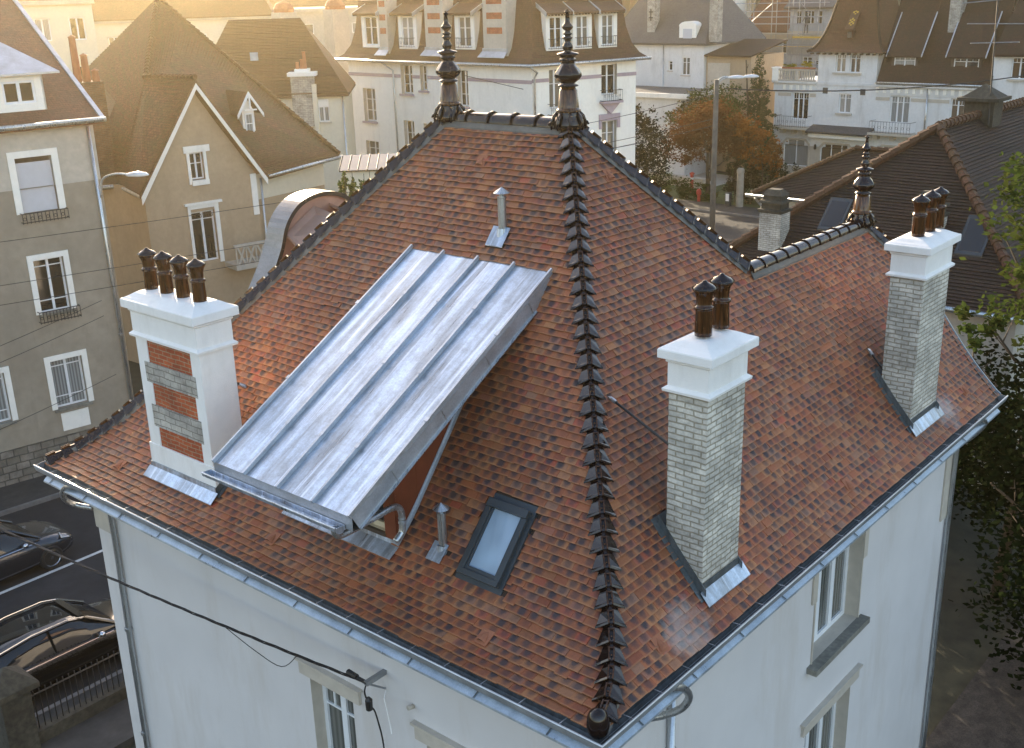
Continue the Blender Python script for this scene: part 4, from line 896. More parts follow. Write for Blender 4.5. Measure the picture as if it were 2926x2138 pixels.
# ============================================================ FOLIAGE
def crown(name, parent, blobs, n, size, m, seed=0, hang=.0, flat=.35, upright=0.):
    """leaf faces spread through the volume of several uneven lobes"""
    r = np.random.default_rng(seed); W_ = np.array([b[3]*b[4]*b[5] for b in blobs])**.75; W_ /= W_.sum()
    vs = []; fs = []; col = []; o0 = np.array(WO.get(parent.name, (0, 0, 0)) if parent is not None else (0, 0, 0)); k = 0
    for b, w_ in zip(blobs, W_):
        m_ = max(8, int(n*w_)); clumps = r.normal(size=(max(6, m_//55), 3)); clumps /= np.linalg.norm(clumps, axis=1)[:, None]; clumps *= (r.random((len(clumps), 1))**.38)
        idx = r.integers(0, len(clumps), m_); P = clumps[idx]+r.normal(size=(m_, 3))*.13
        P = P*np.array(b[3:6])+np.array(b[:3]); P[:, 2] -= hang*r.random(m_)
        tint = r.random(len(clumps))[idx]*.6+r.random(m_)*.4
        d1 = r.normal(size=(m_, 3)); d1[:, 2] *= flat; d1[:, 2] += upright; d1 /= np.linalg.norm(d1, axis=1)[:, None]; d2 = np.cross(d1, r.normal(size=(m_, 3))); d2 /= np.linalg.norm(d2, axis=1)[:, None]
        s = size*(.6+.8*r.random((m_, 1)))
        q = np.stack([P-d1*s*.5, P+d2*s*.3, P+d1*s*.5, P-d2*s*.3], 1).reshape(-1, 3); vs.append(q); col.append(np.repeat(tint, 4)); fs += [(k+4*i, k+4*i+1, k+4*i+2, k+4*i+3) for i in range(m_)]; k += 4*m_
    v = np.concatenate(vs)-o0; me = bpy.data.meshes.new(name); me.from_pydata([tuple(p) for p in v], [], fs); me.materials.append(MAT[m])
    a = me.attributes.new('rnd', 'FLOAT', 'POINT'); a.data.foreach_set('value', np.concatenate(col).astype(np.float32))
    o = bpy.data.objects.new(name, me); C.objects.link(o)
    if parent is not None: o.parent = parent
    WO[o.name] = tuple(o0); return o
def trunk(parent, base, h, r0, limbs, spread, seed=0):
    r = random.Random(seed); mb = MB(); b = Vector(base); top = b+V(r.uniform(-.1, .1)*h, r.uniform(-.1, .1)*h, h)
    mid = b.lerp(top, .5)+V(r.uniform(-.2, .2), r.uniform(-.2, .2), 0); mb.tube([b-V(0, 0, .1), b.lerp(mid, .5), mid, top], [r0, r0*.8, r0*.6, r0*.3], 8)
    for i in range(limbs):
        a = 2*math.pi*i/limbs+r.uniform(-.3, .3); s = mid.lerp(top, r.uniform(0, .9)); e = s+V(math.cos(a)*spread*r.uniform(.6, 1), math.sin(a)*spread*r.uniform(.6, 1), spread*r.uniform(.3, .9))
        m2 = s.lerp(e, .5)+V(0, 0, -.12*spread); mb.tube([s, m2, e], [r0*.35, r0*.22, r0*.07], 6)
        for j in range(3): q = m2.lerp(e, r.random()); mb.tube([q, q+V(r.uniform(-1, 1), r.uniform(-1, 1), r.uniform(.1, .8))*spread*.4], [r0*.12, r0*.03], 4)
    return mb.build('trunk', 'bark', parent, smooth=True)
def tree(label, cat, base, h, blobs, n, size, m, r0=.16, limbs=6, spread=1.2, seed=1, group=None, hang=0, name='tree', th=.6, **k):
    t = thing(name, base, label, cat, group); trunk(t, base, h*th, r0, limbs, spread, seed)
    crown('crown', t, [(base[0]+b[0], base[1]+b[1], base[2]+b[2], *b[3:6]) for b in blobs], n, size, m, seed, hang, **k); return t

# ============================================================ GENERIC HOUSE PARTS
def coursed(mb, bl, br, tl, tr, n, lift=.035, m=0):
    """roof face built course by course, each overlapping the one below"""
    bl, br, tl, tr = map(Vector, (bl, br, tl, tr)); nr = (br-bl).cross(tl-bl if (tl-bl).length > .01 else tr-bl).normalized()
    if nr.z < 0: nr = -nr
    for i in range(n):
        a, b = i/n, (i+1.12)/n; w_ = lift*(1+random.uniform(-.25, .25)); P = [bl.lerp(tl, a)+nr*w_, br.lerp(tr, a)+nr*w_*1.05, br.lerp(tr, min(b, 1))+nr*.002, bl.lerp(tl, min(b, 1))+nr*.002]
        mb.face(P, m); mb.face([P[0], P[1], br.lerp(tr, a)-nr*.01, bl.lerp(tl, a)-nr*.01], m)
def gutter_line(parent, pts, r=.07): mb = MB(); mb.tube(pts, r, 8); return mb.build('gutter', 'galvanised', parent, smooth=True)
def roofpoly(parent, polys, m, th=.16, name='roof'):
    mb = MB()
    for p in polys: mb.slab(p, (0, 0, -th))
    return mb.build(name, m, parent)

# ---- 1. tan apartment house at the left edge
PB1 = (7.42, 27.49); F1 = Facade(PB1, -9)
b1 = thing('apartment_house', (5, 32, GZ), 'tan roughcast house at the left edge with white framed windows and a rubble stone base', 'house')
H1 = [(.66, 1.74, 1.0, 2.66), (.68, 1.60, -2.15, -.45), (.66, 1.66, -5.32, -3.72), (-1.75, -.75, 1.0, 2.66), (-1.75, -.80, -2.15, -.45), (-1.75, -.75, -5.32, -3.72)]
mb = MB(); wall(mb, F1, -9, 3.15, -6.25, 1.75, [h for h in H1 if h[2] < 0], .22, 0); wall(mb, F1, -9, 3.15, 1.75, 3.55, [], .22, 1)
mb = MB(); wall(mb, F1, -9, 3.15, -6.25, 1.74, [h if h[3] < 2 else (h[0], h[1], h[2], 1.74) for h in H1], .22, 0)
wall(mb, F1, -9, 3.15, 1.74, 3.55, [(h[0], h[1], 1.74, h[3]) for h in H1 if h[3] > 2], .22, 1)
e0, e1 = F1(3.15, 0, 0), F1(3.15, -9, 0); mb.face([(e0.x, e0.y, -6.25), (e1.x, e1.y, -6.25), (e1.x, e1.y, 8.2), (e0.x, e0.y, 3.45)], 0); mb.face([F1(-9, 0, -6.25), F1(-9, -9, -6.25), F1(-9, -9, 3.55), F1(-9, 0, 3.55)], 0); mb.face([F1(-9, -9, -6.25), F1(3.15, -9, -6.25), F1(3.15, -9, 3.55), F1(-9, -9, 3.55)], 0)
mb.build('wall', ['tan_render', 'pale_concrete'], b1)
mb = MB(); mb.box((-9.05, -9, GZ), (3.19, .04, -6.252), X=F1); mb.build('stone_base', 'rubble', b1)
for h in H1:
    mb = MB(); trimframe(mb, F1, h, .20 if h[3] > 2 else .17, .045, 0); mb.build('window_surround', 'white_facade', b1)
mb = MB(); mb.box((.68, -.15, 1.01), (1.72, -.08, 2.5), X=F1); sh = mb.build('roller_shutter', 'shutter', b1)
mb = MB()
for i in range(30): mb.box((.69, -.082, 1.03+i*.048), (1.71, -.074, 1.06+i*.048), X=F1)
mb.build('shutter_slats', 'shutter', sh)
for h, cur in ((H1[1], 'glass'), (H1[2], 'curtain'), (H1[3], 'glass'), (H1[4], 'glass'), (H1[5], 'curtain')): window(b1, F1, h, .2, 2, (.22, .86), 0, pane=cur, fw=.055, sill=(.1, .1, .10, 'sill_stone'))
mb = MB(); mb.box((.72, .002, -6.1), (1.6, .03, -5.5), X=F1); mb.build('window_apron', 'white_facade', b1)
ironrail(b1, F1, .55, 1.92, .72, 1.03, .05, .22, 12, 'window_rail', .012); ironrail(b1, F1, .55, 1.80, -2.42, -2.05, .05, .22, 12, 'window_rail', .012)
downpipe(b1, [F1(2.95, .09, 3.4), F1(3.0, .09, -1), F1(3.02, .09, -7.3)], .055, collars=[F1(2.98, .09, -.6), F1(3.0, .09, -3.3)])
RB = [F1(-9.2, .35, 3.62), F1(3.35, .35, 3.62), F1(3.35, -8.5, 8.47), F1(-9.2, -8.5, 8.47)]; r1 = roofpoly(b1, [RB, [F1(-9.2, -17, 3.62), F1(3.35, -17, 3.62), F1(3.35, -8.5, 8.47), F1(-9.2, -8.5, 8.47)]], 'roof_red')
mb = MB(); mb.slab([F1(3.28, .4, 3.66), F1(3.42, .4, 3.66), F1(3.42, -8.5, 8.53), F1(3.28, -8.5, 8.53)], (0, 0, -.1)); mb.build('verge_board', 'zinc_bright', r1)
gutter_line(b1, [F1(-9.3, .42, 3.6), F1(3.42, .42, 3.6)], .08)
FD1 = Facade(F1(0, -.3, 0), -9)
mb = MB(); wall(mb, FD1, -1.2, 1.96, 3.70, 5.05, [(.76, 1.70, 4.20, 4.86), (-.9, .04, 4.20, 4.86)], .1); mb.slab([FD1(1.96, 0, 3.8), FD1(1.96, 0, 5.05), FD1(1.96, -2.3, 5.05)], FD1(-.05, 0, 0)-FD1(0, 0, 0)); dm = mb.build('dormer', 'white_facade', r1)
for a_, b_ in ((.76, 1.70), (-.9, .04)): window(dm, FD1, (a_, b_, 4.2, 4.86), .08, 2, (), 0, pane='glass', fw=.07)
mb = MB(); mb.slab([FD1(-1.7, .25, 5.08), FD1(2.42, .25, 5.08), FD1(.9, -1.7, 6.25), FD1(-.2, -1.7, 6.25)], (0, 0, -.06)); mb.slab([FD1(2.42, .25, 5.08), FD1(2.42, -2.6, 5.15), FD1(.9, -1.7, 6.25)], (0, 0, -.06)); mb.build('dormer_roof', 'zinc_bright', dm)

# ---- 2. ochre house with the steep gable
F2 = Facade((17.84, 33.04), -10)
b2 = thing('gabled_house', (20, 38, GZ), 'ochre gabled house across the street under a tall brown pyramid roof', 'house')
H2 = [(-.07, .5, .17, 1.22), (-.30, .72, -3.2, -1.12)]
mb = MB(); wall(mb, F2, -2.1, 2.68, GZ, .15, [H2[1], (H2[0][0], H2[0][1], .10, .15)], .22)
mb2 = mb; L_, Rr, ap = -2.1, 2.68, 3.60
# gable triangle with the small window
mb.face([F2(L_, 0, .15), F2(H2[0][0], 0, .15), F2(H2[0][0], 0, 3.05), F2(-.95, 0, 1.75)]); mb.face([F2(H2[0][1], 0, .15), F2(Rr, 0, .15), F2(1.2, 0, 2.35), F2(H2[0][1], 0, 3.45)])
mb.face([F2(H2[0][0], 0, 1.22), F2(H2[0][1], 0, 1.22), F2(H2[0][1], 0, 3.5), F2(.38, 0, ap), F2(H2[0][0], 0, 3.0)])
for a, b in ((H2[0][0], H2[0][0]), (H2[0][1], H2[0][1])): mb.face([F2(a, 0, .15), F2(a, 0, 1.22), F2(a, -.2, 1.22), F2(a, -.2, .15)])
mb.face([F2(-2.1, 0, GZ), F2(-2.1, 0, .1), (15.7, 36.4, .1), (15.7, 36.4, GZ)]); mb.face([(15.7, 36.4, GZ), (15.9, 45.3, GZ), (15.9, 45.3, .1), (15.7, 36.4, .1)])
mb.face([F2(2.68, 0, GZ), F2(6.6, -1.2, GZ), F2(6.6, -1.2, .05), F2(2.68, 0, .05)]); mb.face([F2(6.6, -1.2, GZ), F2(6.6, -9, GZ), F2(6.6, -9, .05), F2(6.6, -1.2, .05)])
mb.build('wall', 'ochre_render', b2)
mb = MB(); mb.face([F2(2.7, .006, -1.0), F2(6.62, -1.19, -1.0), F2(6.62, -1.19, .05), F2(2.7, .006, .05)]); mb.build('lime_band', 'cream_render', b2)
mb = MB(); B2b = lambda a, b, c, d, e=.05: mb.box((a, .003, c), (b, e, d), X=F2)
B2b(-.30, .80, 1.24, 1.50, .06); B2b(-.20, -.075, .0, 1.235); B2b(.505, .63, .0, 1.235); B2b(-.1, .62, -.06, .14, .12)
B2b(-.42, -.305, -3.3, -1.0); B2b(.725, .90, -3.3, -1.0); B2b(-.42, .90, -.995, -.84, .06); B2b(-.55, 1.05, -.836, -.74, .14); B2b(2.45, 2.70, -1.6, .1); 
mb.build('stone_trim', 'white_facade', b2)
window(b2, F2, H2[0], .18, 2, (.6,), 0, pane='glass', fw=.05); window(b2, F2, H2[1], .2, 2, (.84,), 0, pane='glass', fw=.07)
mb = MB()
for i in range(4):
    s_ = -.26+i*.24; mb.tube([F2(s_+.12+.09*math.cos(q), -.1, -1.33+.07*math.sin(q)) for q in [k*.7 for k in range(10)]], .012, 4)
mb.build('transom_grille', 'dark_iron', b2)
mb = MB()       # barge boards
for (sa, za), (sb_, zb) in (((-2.35, -.12), (.40, 4.05)), ((.40, 4.05), (3.05, .0))):
    mb.slab([F2(sa, .40, za), F2(sb_, .40, zb), F2(sb_, .40, zb-.34), F2(sa+(.24 if sa < 0 else 0), .40, za-.05 if sa < 0 else zb), F2(sa, .40, za-.2)] if False else [F2(sa, .40, za), F2(sb_, .40, zb), F2(sb_, .40, zb-.36), F2(sa, .40, za-.36)], F2(0, -.05, 0)-F2(0, 0, 0))
mb.build('barge_board', 'white_facade', b2)
rg = F2(.40, .40, 4.08); rgb_ = F2(.4, -7.5, 4.08)
AP = V(22.1, 40.6, 7.1); VPt = V(18.0, 35.8, 4.05); LF2 = V(15.9, 35.4, .1); LB = V(15.6, 45.7, .1); LFc = V(14.8, 36.3, .05); RCn = F2(7.3, -.9, .25)
r2 = roofpoly(b2, [[F2(-2.4, .42, -.05), rg, VPt, LF2], [rg, F2(3.1, .42, .0), VPt], [VPt, F2(3.1, .42, .0), RCn], [AP, VPt, RCn], [AP, LB, LFc], [AP, LFc, LF2], [AP, LF2, VPt], [AP, RCn, (27.5, 44, .2)], [AP, (27.5, 44, .2), LB]], 'roof_amber')
mb = MB(); coursed(mb, F2(3.1, .42, 0), RCn, VPt, VPt+(AP-VPt)*.001, 1) if False else None; coursed(mb, RCn, F2(3.1, .42, .02), AP, VPt, 74, .04); coursed(mb, LF2, LB, VPt, AP, 74, .04); coursed(mb, F2(-2.4, .42, -.03), LF2, rg, VPt, 46, .04); mb.build('tile_courses', 'roof_amber', r2)
gutter_line(b2, [F2(3.1, .35, -.02), F2(7.4, -.80, .18)], .08); gutter_line(b2, [LFc+V(0, 0, -.1), LF2+V(0, 0, -.1), F2(-2.35, .3, -.15)], .09)
downpipe(b2, [F2(2.85, .15, -.1), F2(2.85, .1, -7.3)], .05)
mb = MB(); dpt = lambda s_, d, z: F2(s_, d, z)
mb.slab([dpt(3.06, -1.35, 1.42), dpt(3.60, -1.35, 1.42), dpt(3.60, -1.35, 2.5), dpt(3.33, -1.35, 3.0), dpt(3.06, -1.35, 2.5)], F2(0, -1.2, 0)-F2(0, 0, 0)); ds = mb.build('dormer', 'white_facade', r2)
window(ds, Facade(F2(0, -1.34, 0), -10), (3.14, 3.52, 1.55, 2.4), .0, 1, (.5,), 0, pane='curtain', fw=.05, name='window')
mb = MB()
mb.slab([dpt(3.33, -1.15, 3.28), dpt(2.78, -1.15, 2.42), dpt(2.78, -2.6, 2.42), dpt(3.33, -3.2, 3.28)], (0, 0, -.07)); mb.slab([dpt(3.33, -1.15, 3.28), dpt(3.9, -1.15, 2.42), dpt(3.9, -2.6, 2.42), dpt(3.33, -3.2, 3.28)], (0, 0, -.07)); mb.build('dormer_roof', 'roof_amber', ds)
mb = MB()
for a, b in ((2.74, 3.33), (3.33, 3.94)):
    za, zb = (2.38, 3.3) if a < 3 else (3.3, 2.38); mb.slab([dpt(a, -1.1, za), dpt(b, -1.1, zb), dpt(b, -1.1, zb-.17), dpt(a, -1.1, za-.17)], F2(0, -.06, 0)-F2(0, 0, 0))
mb.box((3.30, -1.14, 2.55), (3.36, -1.08, 3.1), X=F2); mb.box((3.05, -1.14, 2.52), (3.62, -1.08, 2.58), X=F2); mb.build('dormer_barge', 'white_paint', ds)
# balcony with pierced balustrade
mb = MB(); bb = lambda a, b, c, d, e0, e1: mb.box((a, e0, c), (b, e1, d), X=F2)
bb(.9, 3.3, -3.55, -3.35, 0, 1.1); bb(.9, 3.3, -2.62, -2.5, .98, 1.12); bb(3.15, 3.35, -3.35, -2.3, .92, 1.15)
for i in range(5):
    s_ = .95+i*.44
    bb(s_, s_+.05, -3.35, -2.62, 1.02, 1.08); mb.slab([F2(s_+.05, 1.03, -3.35), F2(s_+.13, 1.03, -3.35), F2(s_+.44, 1.03, -2.62), F2(s_+.36, 1.03, -2.62)], F2(0, .05, 0)-F2(0, 0, 0)); mb.slab([F2(s_+.36, 1.035, -3.35), F2(s_+.44, 1.035, -3.35), F2(s_+.13, 1.035, -2.62), F2(s_+.05, 1.035, -2.62)], F2(0, .05, 0)-F2(0, 0, 0))
mb.build('balcony', 'pale_concrete', b2)
hl = [F2(7.3, -.9, .3), AP]
def hipcap(parent, a, b, r=.10, m='mortar', n=18):
    mb = MB(); a = Vector(a); b = Vector(b)
    for i in range(n):
        p = a.lerp(b, i/n); q = a.lerp(b, (i+1.12)/n); mb.tube([p+V(0, 0, .02), q+V(0, 0, .0)], [r*1.15, r*.85], 7)
    return mb.build('hip_cap', m, parent)
hipcap(r2, hl[0], hl[1], .11, 'roof_amber', 40); hipcap(r2, F2(.4, .4, 4.12), VPt+V(0, 0, .04), .1, 'roof_amber', 14); hipcap(r2, VPt, AP, .11, 'roof_amber', 26)

# ---- 3. house with a dark gable roof behind the gabled one
b3 = thing('yellow_house', (33, 46, GZ), 'pale yellow house with a dark tiled roof between the gabled house and the white block', 'house')
F3 = Facade((33.54, 44.73), -45)
mb = MB(); h3 = [(.55, 1.15, .2, 1.45)]; wall(mb, F3, -3.5, 2.05, GZ, 1.85, h3, .2); mb.face([F3(2.05, 0, GZ), F3(2.05, -7, GZ), F3(2.05, -7, 1.85), F3(2.05, 0, 1.85)]); mb.face([F3(-3.5, 0, GZ), F3(-3.5, -7, GZ), F3(-3.5, -7, 1.85), F3(-3.5, 0, 1.85)]); mb.build('wall', 'cream_render', b3)
window(b3, F3, h3[0], .15, 2, (), 0, pane='curtain', fw=.06, sill=(.1, .08, .08, 'stone_trim')); mb = MB(); mb.box((.55, -.12, 1.0), (1.15, -.06, 1.45), X=F3); mb.build('roller_shutter', 'white_paint', b3)
mb = MB(); coursed(mb, F3(-6.5, .27, 1.79), F3(2.3, .27, 1.79), F3(-4.5, -3.6, 5.79), F3(-.4, -3.6, 5.79), 50, .04); mb.build('tile_courses', 'roof_brown', b3)
r3 = roofpoly(b3, [[F3(-6.5, .25, 1.75), F3(2.3, .25, 1.75), F3(-.4, -3.6, 5.75), F3(-4.5, -3.6, 5.75)], [F3(2.3, .25, 1.75), F3(2.3, -7.4, 1.75), F3(-.4, -3.6, 5.75)], [F3(-6.5, .25, 1.75), F3(-6.5, -7.4, 1.75), F3(-4.5, -3.6, 5.75)]], 'roof_brown')
mb = MB(); mb.box((-3.15, .18-1.6, 3.6), (-2.7, .2-1.5, 4.05), X=F3); mb.build('roof_window', 'roof_glass', r3)
downpipe(b3, [F3(1.95, .1, 1.7), F3(1.95, .1, GZ)], .05)
mb = MB(); mb.box((-.85, -1.1, 0), (.45, .25, 2.75), X=F3); c3 = mb.build('chimney', 'flat_stone', b3); mb = MB(); mb.box((-1.0, -1.2, 2.75), (.6, .35, 2.95), X=F3); mb.box((-.6, -.9, 2.952), (.2, .1, 3.12), X=F3); mb.build('chimney_cap', 'white_facade', c3)
mb = MB(); mb.box((.3, .0, -1.5), (.55, .3, 2.3), X=F3); mb.build('pilaster', 'cream_render', b3)
for s_, h in ((-.45, .35), (-.05, .9), (-.2, .5)): mb = MB(); mb.lathe([(.12, 3.12), (.10, 3.12+h), (.13, 3.14+h)], F3(s_, -.4, 0), 8); mb.build('chimney_pot', 'pot_clay', c3)

# ---- 4. big white apartment block
C4 = (41.30, 34.74); FR4 = Facade(C4, -20); FL4 = Facade(C4, 85.8, 1)
FL4.n = Vector((-math.sin(R(85.8)), math.cos(R(85.8)), 0)) if False else Vector((-abs(math.sin(R(85.8))), math.cos(R(85.8)), 0))
b4 = thing('apartment_block', (48, 42, GZ), 'big cream white apartment block with mauve stringcourse and brown mansard roof in the background', 'apartment block')
W4R = [(1.12, 2.05, .55, 2.72), (4.64, 5.72, 1.06, 2.78), (4.66, 5.70, -2.3, -.42), (1.2, 2.1, -2.9, -.9)]
W4L = [(10.2, 11.3, 1.02, 2.78), (8.78, 9.46, 1.28, 2.76), (14.0, 15.25, -.88, 1.22), (13.97, 15.3, -3.6, -2.15), (10.3, 11.3, -2.9, -.62), (8.8, 9.4, -1.9, -.7), (5.2, 6.1, .5, 2.6)]
mb = MB(); wall(mb, FR4, 0, 7.06, GZ, 2.95, W4R, .3, 0, 1); wall(mb, FL4, 0, 16.6, GZ, 3.0, W4L, .3, 0, 1)
p1_, p2_ = FR4(7.06, 0, 0), FL4(16.6, 0, 0); q1, q2 = p1_+V(4, 10, 0), p2_+V(9, 2, 0)
for a, b in ((p1_, q1), (p2_, q2), (q1, q2)): mb.face([(a.x, a.y, GZ), (b.x, b.y, GZ), (b.x, b.y, 3.), (a.x, a.y, 3.)])
mb.build('wall', ['white_facade', 'stone_trim'], b4)
for F_, hs, bars in ((FR4, W4R, (.62,)), (FL4, W4L, (.33, .66))):
    for h in hs: window(b4, F_, h, .3, 2, bars, 0, pane='net_curtain', fw=.07, sill=((.1, .12, .14, 'mauve_trim') if F_ is FL4 else None))
def band(parent, F_, cuts, z0, z1, d, m, name):
    for a, b in cuts: mb = MB(); mb.box((a, .003, z0), (b, d, z1), X=F_); mb.build(name, m, parent)
band(b4, FR4, [(.0, 1.1), (2.07, 4.62), (5.74, 7.08)], 2.04, 2.24, .04, 'mauve_trim', 'stringcourse'); band(b4, FL4, [(0, 5.18), (6.12, 8.76), (9.48, 10.18), (11.32, 16.6)], 1.98, 2.18, .04, 'mauve_trim', 'stringcourse')
mb = MB(); mb.box((4.45, .003, -.40), (5.92, .07, -.02), X=FR4); mb.box((4.45, .003, -.85), (4.64, .07, -.402), X=FR4); mb.box((5.72, .003, -.85), (5.92, .07, -.402), X=FR4); mb.box((5.05, .003, -.02), (5.3, .1, .2), X=FR4); mb.build('window_hood', 'mauve_trim', b4)
for (a, b, z) in ((4.55, 5.85, .72), (1.0, 2.15, .20)):
    mb = MB(); mb.box((a-.05, .0, z-.12), (b+.05, .42, z), X=FR4); mb.slab([FR4(a, 0, z-.12), FR4(b, 0, z-.12), FR4((a+b)/2, 0, z-.75)], FR4(0, .18, 0)-FR4(0, 0, 0)); mb.build('balcony_bracket', 'mauve_trim', b4)
    ironrail(b4, FR4, a, b, z, z+.62, .0, .40, 10)
e = lambda F_, s_, d, z: F_(s_, d, z)
# mansard: flared foot, steep tiled face, flat top
def mans(F_, s0, s1, zs=((.55, 3.02), (.1, 3.35), (-.25, 3.9), (-.5, 4.8), (-.75, 6.6)), ins0=0., ins1=0.):
    polys = []
    for (d0, z0_), (d1, z1_) in zip(zs, zs[1:]):
        polys.append([F_(s0+ins0*d0, d0, z0_), F_(s1+ins1*-d0, d0, z0_), F_(s1+ins1*-d1, d1, z1_), F_(s0+ins0*d1, d1, z1_)])
    return polys
zs4 = ((.55, 3.02), (.1, 3.35), (-.25, 3.9), (-.5, 4.8), (-.75, 6.6))
zx = [((FR4(0, d, z)), z, d) for d, z in zs4]
mb = MB()
def corner4(d):   # meeting point of the two offset facades
    a, b = FR4(0, d, 0), FL4(0, d, 0); t1, t2 = FR4.t, FL4.t; den = t1.x*t2.y-t1.y*t2.x; k = ((b.x-a.x)*t2.y-(b.y-a.y)*t2.x)/den; return a+t1*k
for (d0, z0_), (d1, z1_) in zip(zs4, zs4[1:]):
    c0, c1 = corner4(d0), corner4(d1); c0 = V(c0.x, c0.y, z0_); c1 = V(c1.x, c1.y, z1_)
    mb.face([c0, FR4(7.15+d0*.9, d0, z0_), FR4(7.15+d1*.9, d1, z1_), c1]); mb.face([FL4(16.7+d0*.9, d0, z0_), c0, c1, FL4(16.7+d1*.9, d1, z1_)])
    a0, a1 = FR4(7.15+d0*.9, d0, z0_), FR4(7.15+d1*.9, d1, z1_); mb.face([a0, a0+V(4, 10, 0), a1+V(4, 10, 0), a1]); a0, a1 = FL4(16.7+d0*.9, d0, z0_), FL4(16.7+d1*.9, d1, z1_); mb.face([a0, a0+V(9, 2, 0), a1+V(9, 2, 0), a1])
ct = corner4(-.75); rr_ = FR4(7.15-.68, -.75, 6.6); ll = FL4(16.7-.68, -.75, 6.6); mb.face([(ct.x, ct.y, 6.6), rr_, rr_+V(4, 10, 1.2), ll+V(9, 2, 1.2), ll])
r4 = mb.build('roof', 'roof_brown', b4)
cc = corner4(.58); gutter_line(b4, [FR4(7.7, .58, 3.0), V(cc.x, cc.y, 3.0), FL4(17.2, .58, 3.0)], .09)
downpipe(b4, [V(cc.x, cc.y, 2.95), FR4(.2, .25, 2.6), FR4(.1, .12, 2.3), FR4(.1, .1, GZ)], .06); downpipe(b4, [FL4(12.6, .5, 2.95), FL4(11.9, .12, 2.4), FL4(11.9, .1, GZ)], .06)
def big_dormer(F_, s0, s1, z0_, z1_, rail=True, bars=True, wid=.3, flat=True):
    FF = Facade(F_(0, -.12, 0), 0); FF.t = F_.t; FF.n = F_.n; FF.p = F_(0, -.12, 0)
    mb = MB(); wall(mb, FF, s0-wid, s1+wid, z0_-.15, z1_+.25, [(s0, s1, z0_, z1_)], .1)
    for s_ in (s0-wid, s1+wid): mb.slab([FF(s_, 0, z0_-.15), FF(s_, 0, z1_+.25), FF(s_, -.9, z1_+.25), FF(s_, -.4, z0_-.15)], F_(.02, 0, 0)-F_(0, 0, 0))
    d = mb.build('dormer', 'white_facade', b4); window(d, FF, (s0, s1, z0_, z1_), .09, 2, (.62,) if bars else (), 0, pane='net_curtain', fw=.07)
    mb = MB(); mb.slab([FF(s0-wid-.25, .5, z1_+.22), FF(s1+wid+.25, .5, z1_+.22), FF(s1+wid+.25, -1.5, z1_+1.15), FF(s0-wid-.25, -1.5, z1_+1.15)], (0, 0, -.1)); mb.build('dormer_roof', 'roof_brown', d)
    mb = MB()
    for i in range(9): s_ = s0-wid-.2+(s1-s0+2*wid+.4)*i/8; mb.box((s_-.03, .3, z1_+.05), (s_+.03, .48, z1_+.13), X=FF)
    mb.build('rafter_end', 'dark_wood', d)
    for s_ in (s0-wid-.28, s1+wid+.25): mb = MB(); mb.slab([FF(s_, .52, z1_+.26), FF(s_, .52, z1_+.02), FF(s_, -1.5, z1_+.95), FF(s_, -1.5, z1_+1.2)], F_(.03, 0, 0)-F_(0, 0, 0)); mb.build('dormer_verge', 'zinc_bright', d)
    if rail: ironrail(d, FF, s0-.05, s1+.05, z0_-.05, z0_+.5, .0, .28, 8)
for s_ in (1.25, 3.02, 4.75): big_dormer(FR4, s_, s_+.82, 3.82, 5.5, wid=.22)
big_dormer(FL4, 13.5, 14.75, 3.9, 5.62, False, wid=.3); big_dormer(FL4, 10.0, 11.1, 3.86, 5.6, wid=.3); big_dormer(FL4, 4.9, 5.95, 3.9, 5.6, wid=.3)
def chim4(F_, s0, s1, z0_, d=-.2):
    mb = MB(); mb.box((s0, d-1.0, z0_-.3), (s1, d+.35, 9.2), X=F_); c_ = mb.build('chimney', 'pale_concrete', b4); w_ = (s1-s0)
    for i in range(4): mb = MB(); mb.box((s0+w_*.17, d+.353, z0_+.9+i*.80), (s1-w_*.17, d+.37, z0_+1.25+i*.80), X=F_); mb.build('brick_panel', 'red_brick', c_)
    mb = MB(); mb.box((s0-.05, d+.3, z0_-.12), (s1+.05, d+.42, z0_+.12), X=F_); mb.slab([F_(s0-.08, d+.36, z0_), F_(s1+.08, d+.36, z0_), F_(s1+.15, d+.75, z0_-.35), F_(s0-.15, d+.75, z0_-.35)], (0, 0, -.03)); mb.build('chimney_flashing', 'zinc_bright', c_)
chim4(FL4, 1.75, 3.6, 3.75); chim4(FL4, 6.95, 8.6, 3.75); chim4(FL4, 12.15, 13.0, 3.7)
mb = MB(); mb.box((.95, -.3, 2.96), (16, .35, 2.99), X=FL4); mb.build('soffit', 'dark_wood', b4)
w1 = MB(); w1.tube([FR4(-.6, .05, 1.75-.0), FL4(5.2, .2, 2.3)], .02, 5); w1.build('tie_cable', 'dark_iron', b4)
# ---- 5. white house with slate roof, far right of the block
F6 = Facade((71.91, 42.15), 86, 1); F6.n = Vector((-math.sin(R(86)), math.cos(R(86)), 0)) if False else Vector((-1, .07, 0)).normalized()
b6 = thing('slate_roof_house', (76, 46, GZ), 'white house with a grey slate hip roof and a round topped dormer, beyond the park', 'house')
h6 = [(1.36, 2.14, 0., 1.41), (1.4, 2.2, -2.3, -1.0), (3.1, 3.5, .32, 1.08), (4.4, 5.0, -2.2, -1.2)]
mb = MB(); wall(mb, F6, 0, 9.5, GZ, 2.5, h6, .2); mb.face([F6(0, 0, GZ), F6(0, -8, GZ), F6(0, -8, 2.5), F6(0, 0, 2.5)]); mb.face([F6(9.5, 0, GZ), F6(9.5, -8, GZ), F6(9.5, -8, 2.5), F6(9.5, 0, 2.5)]); mb.build('wall', 'cool_facade', b6)
for h in h6: window(b6, F6, h, .15, 2 if h[1]-h[0] > .5 else 1, (.7,), 0, pane='net_curtain', fw=.06, sill=(.08, .08, .08, 'stone_trim'))
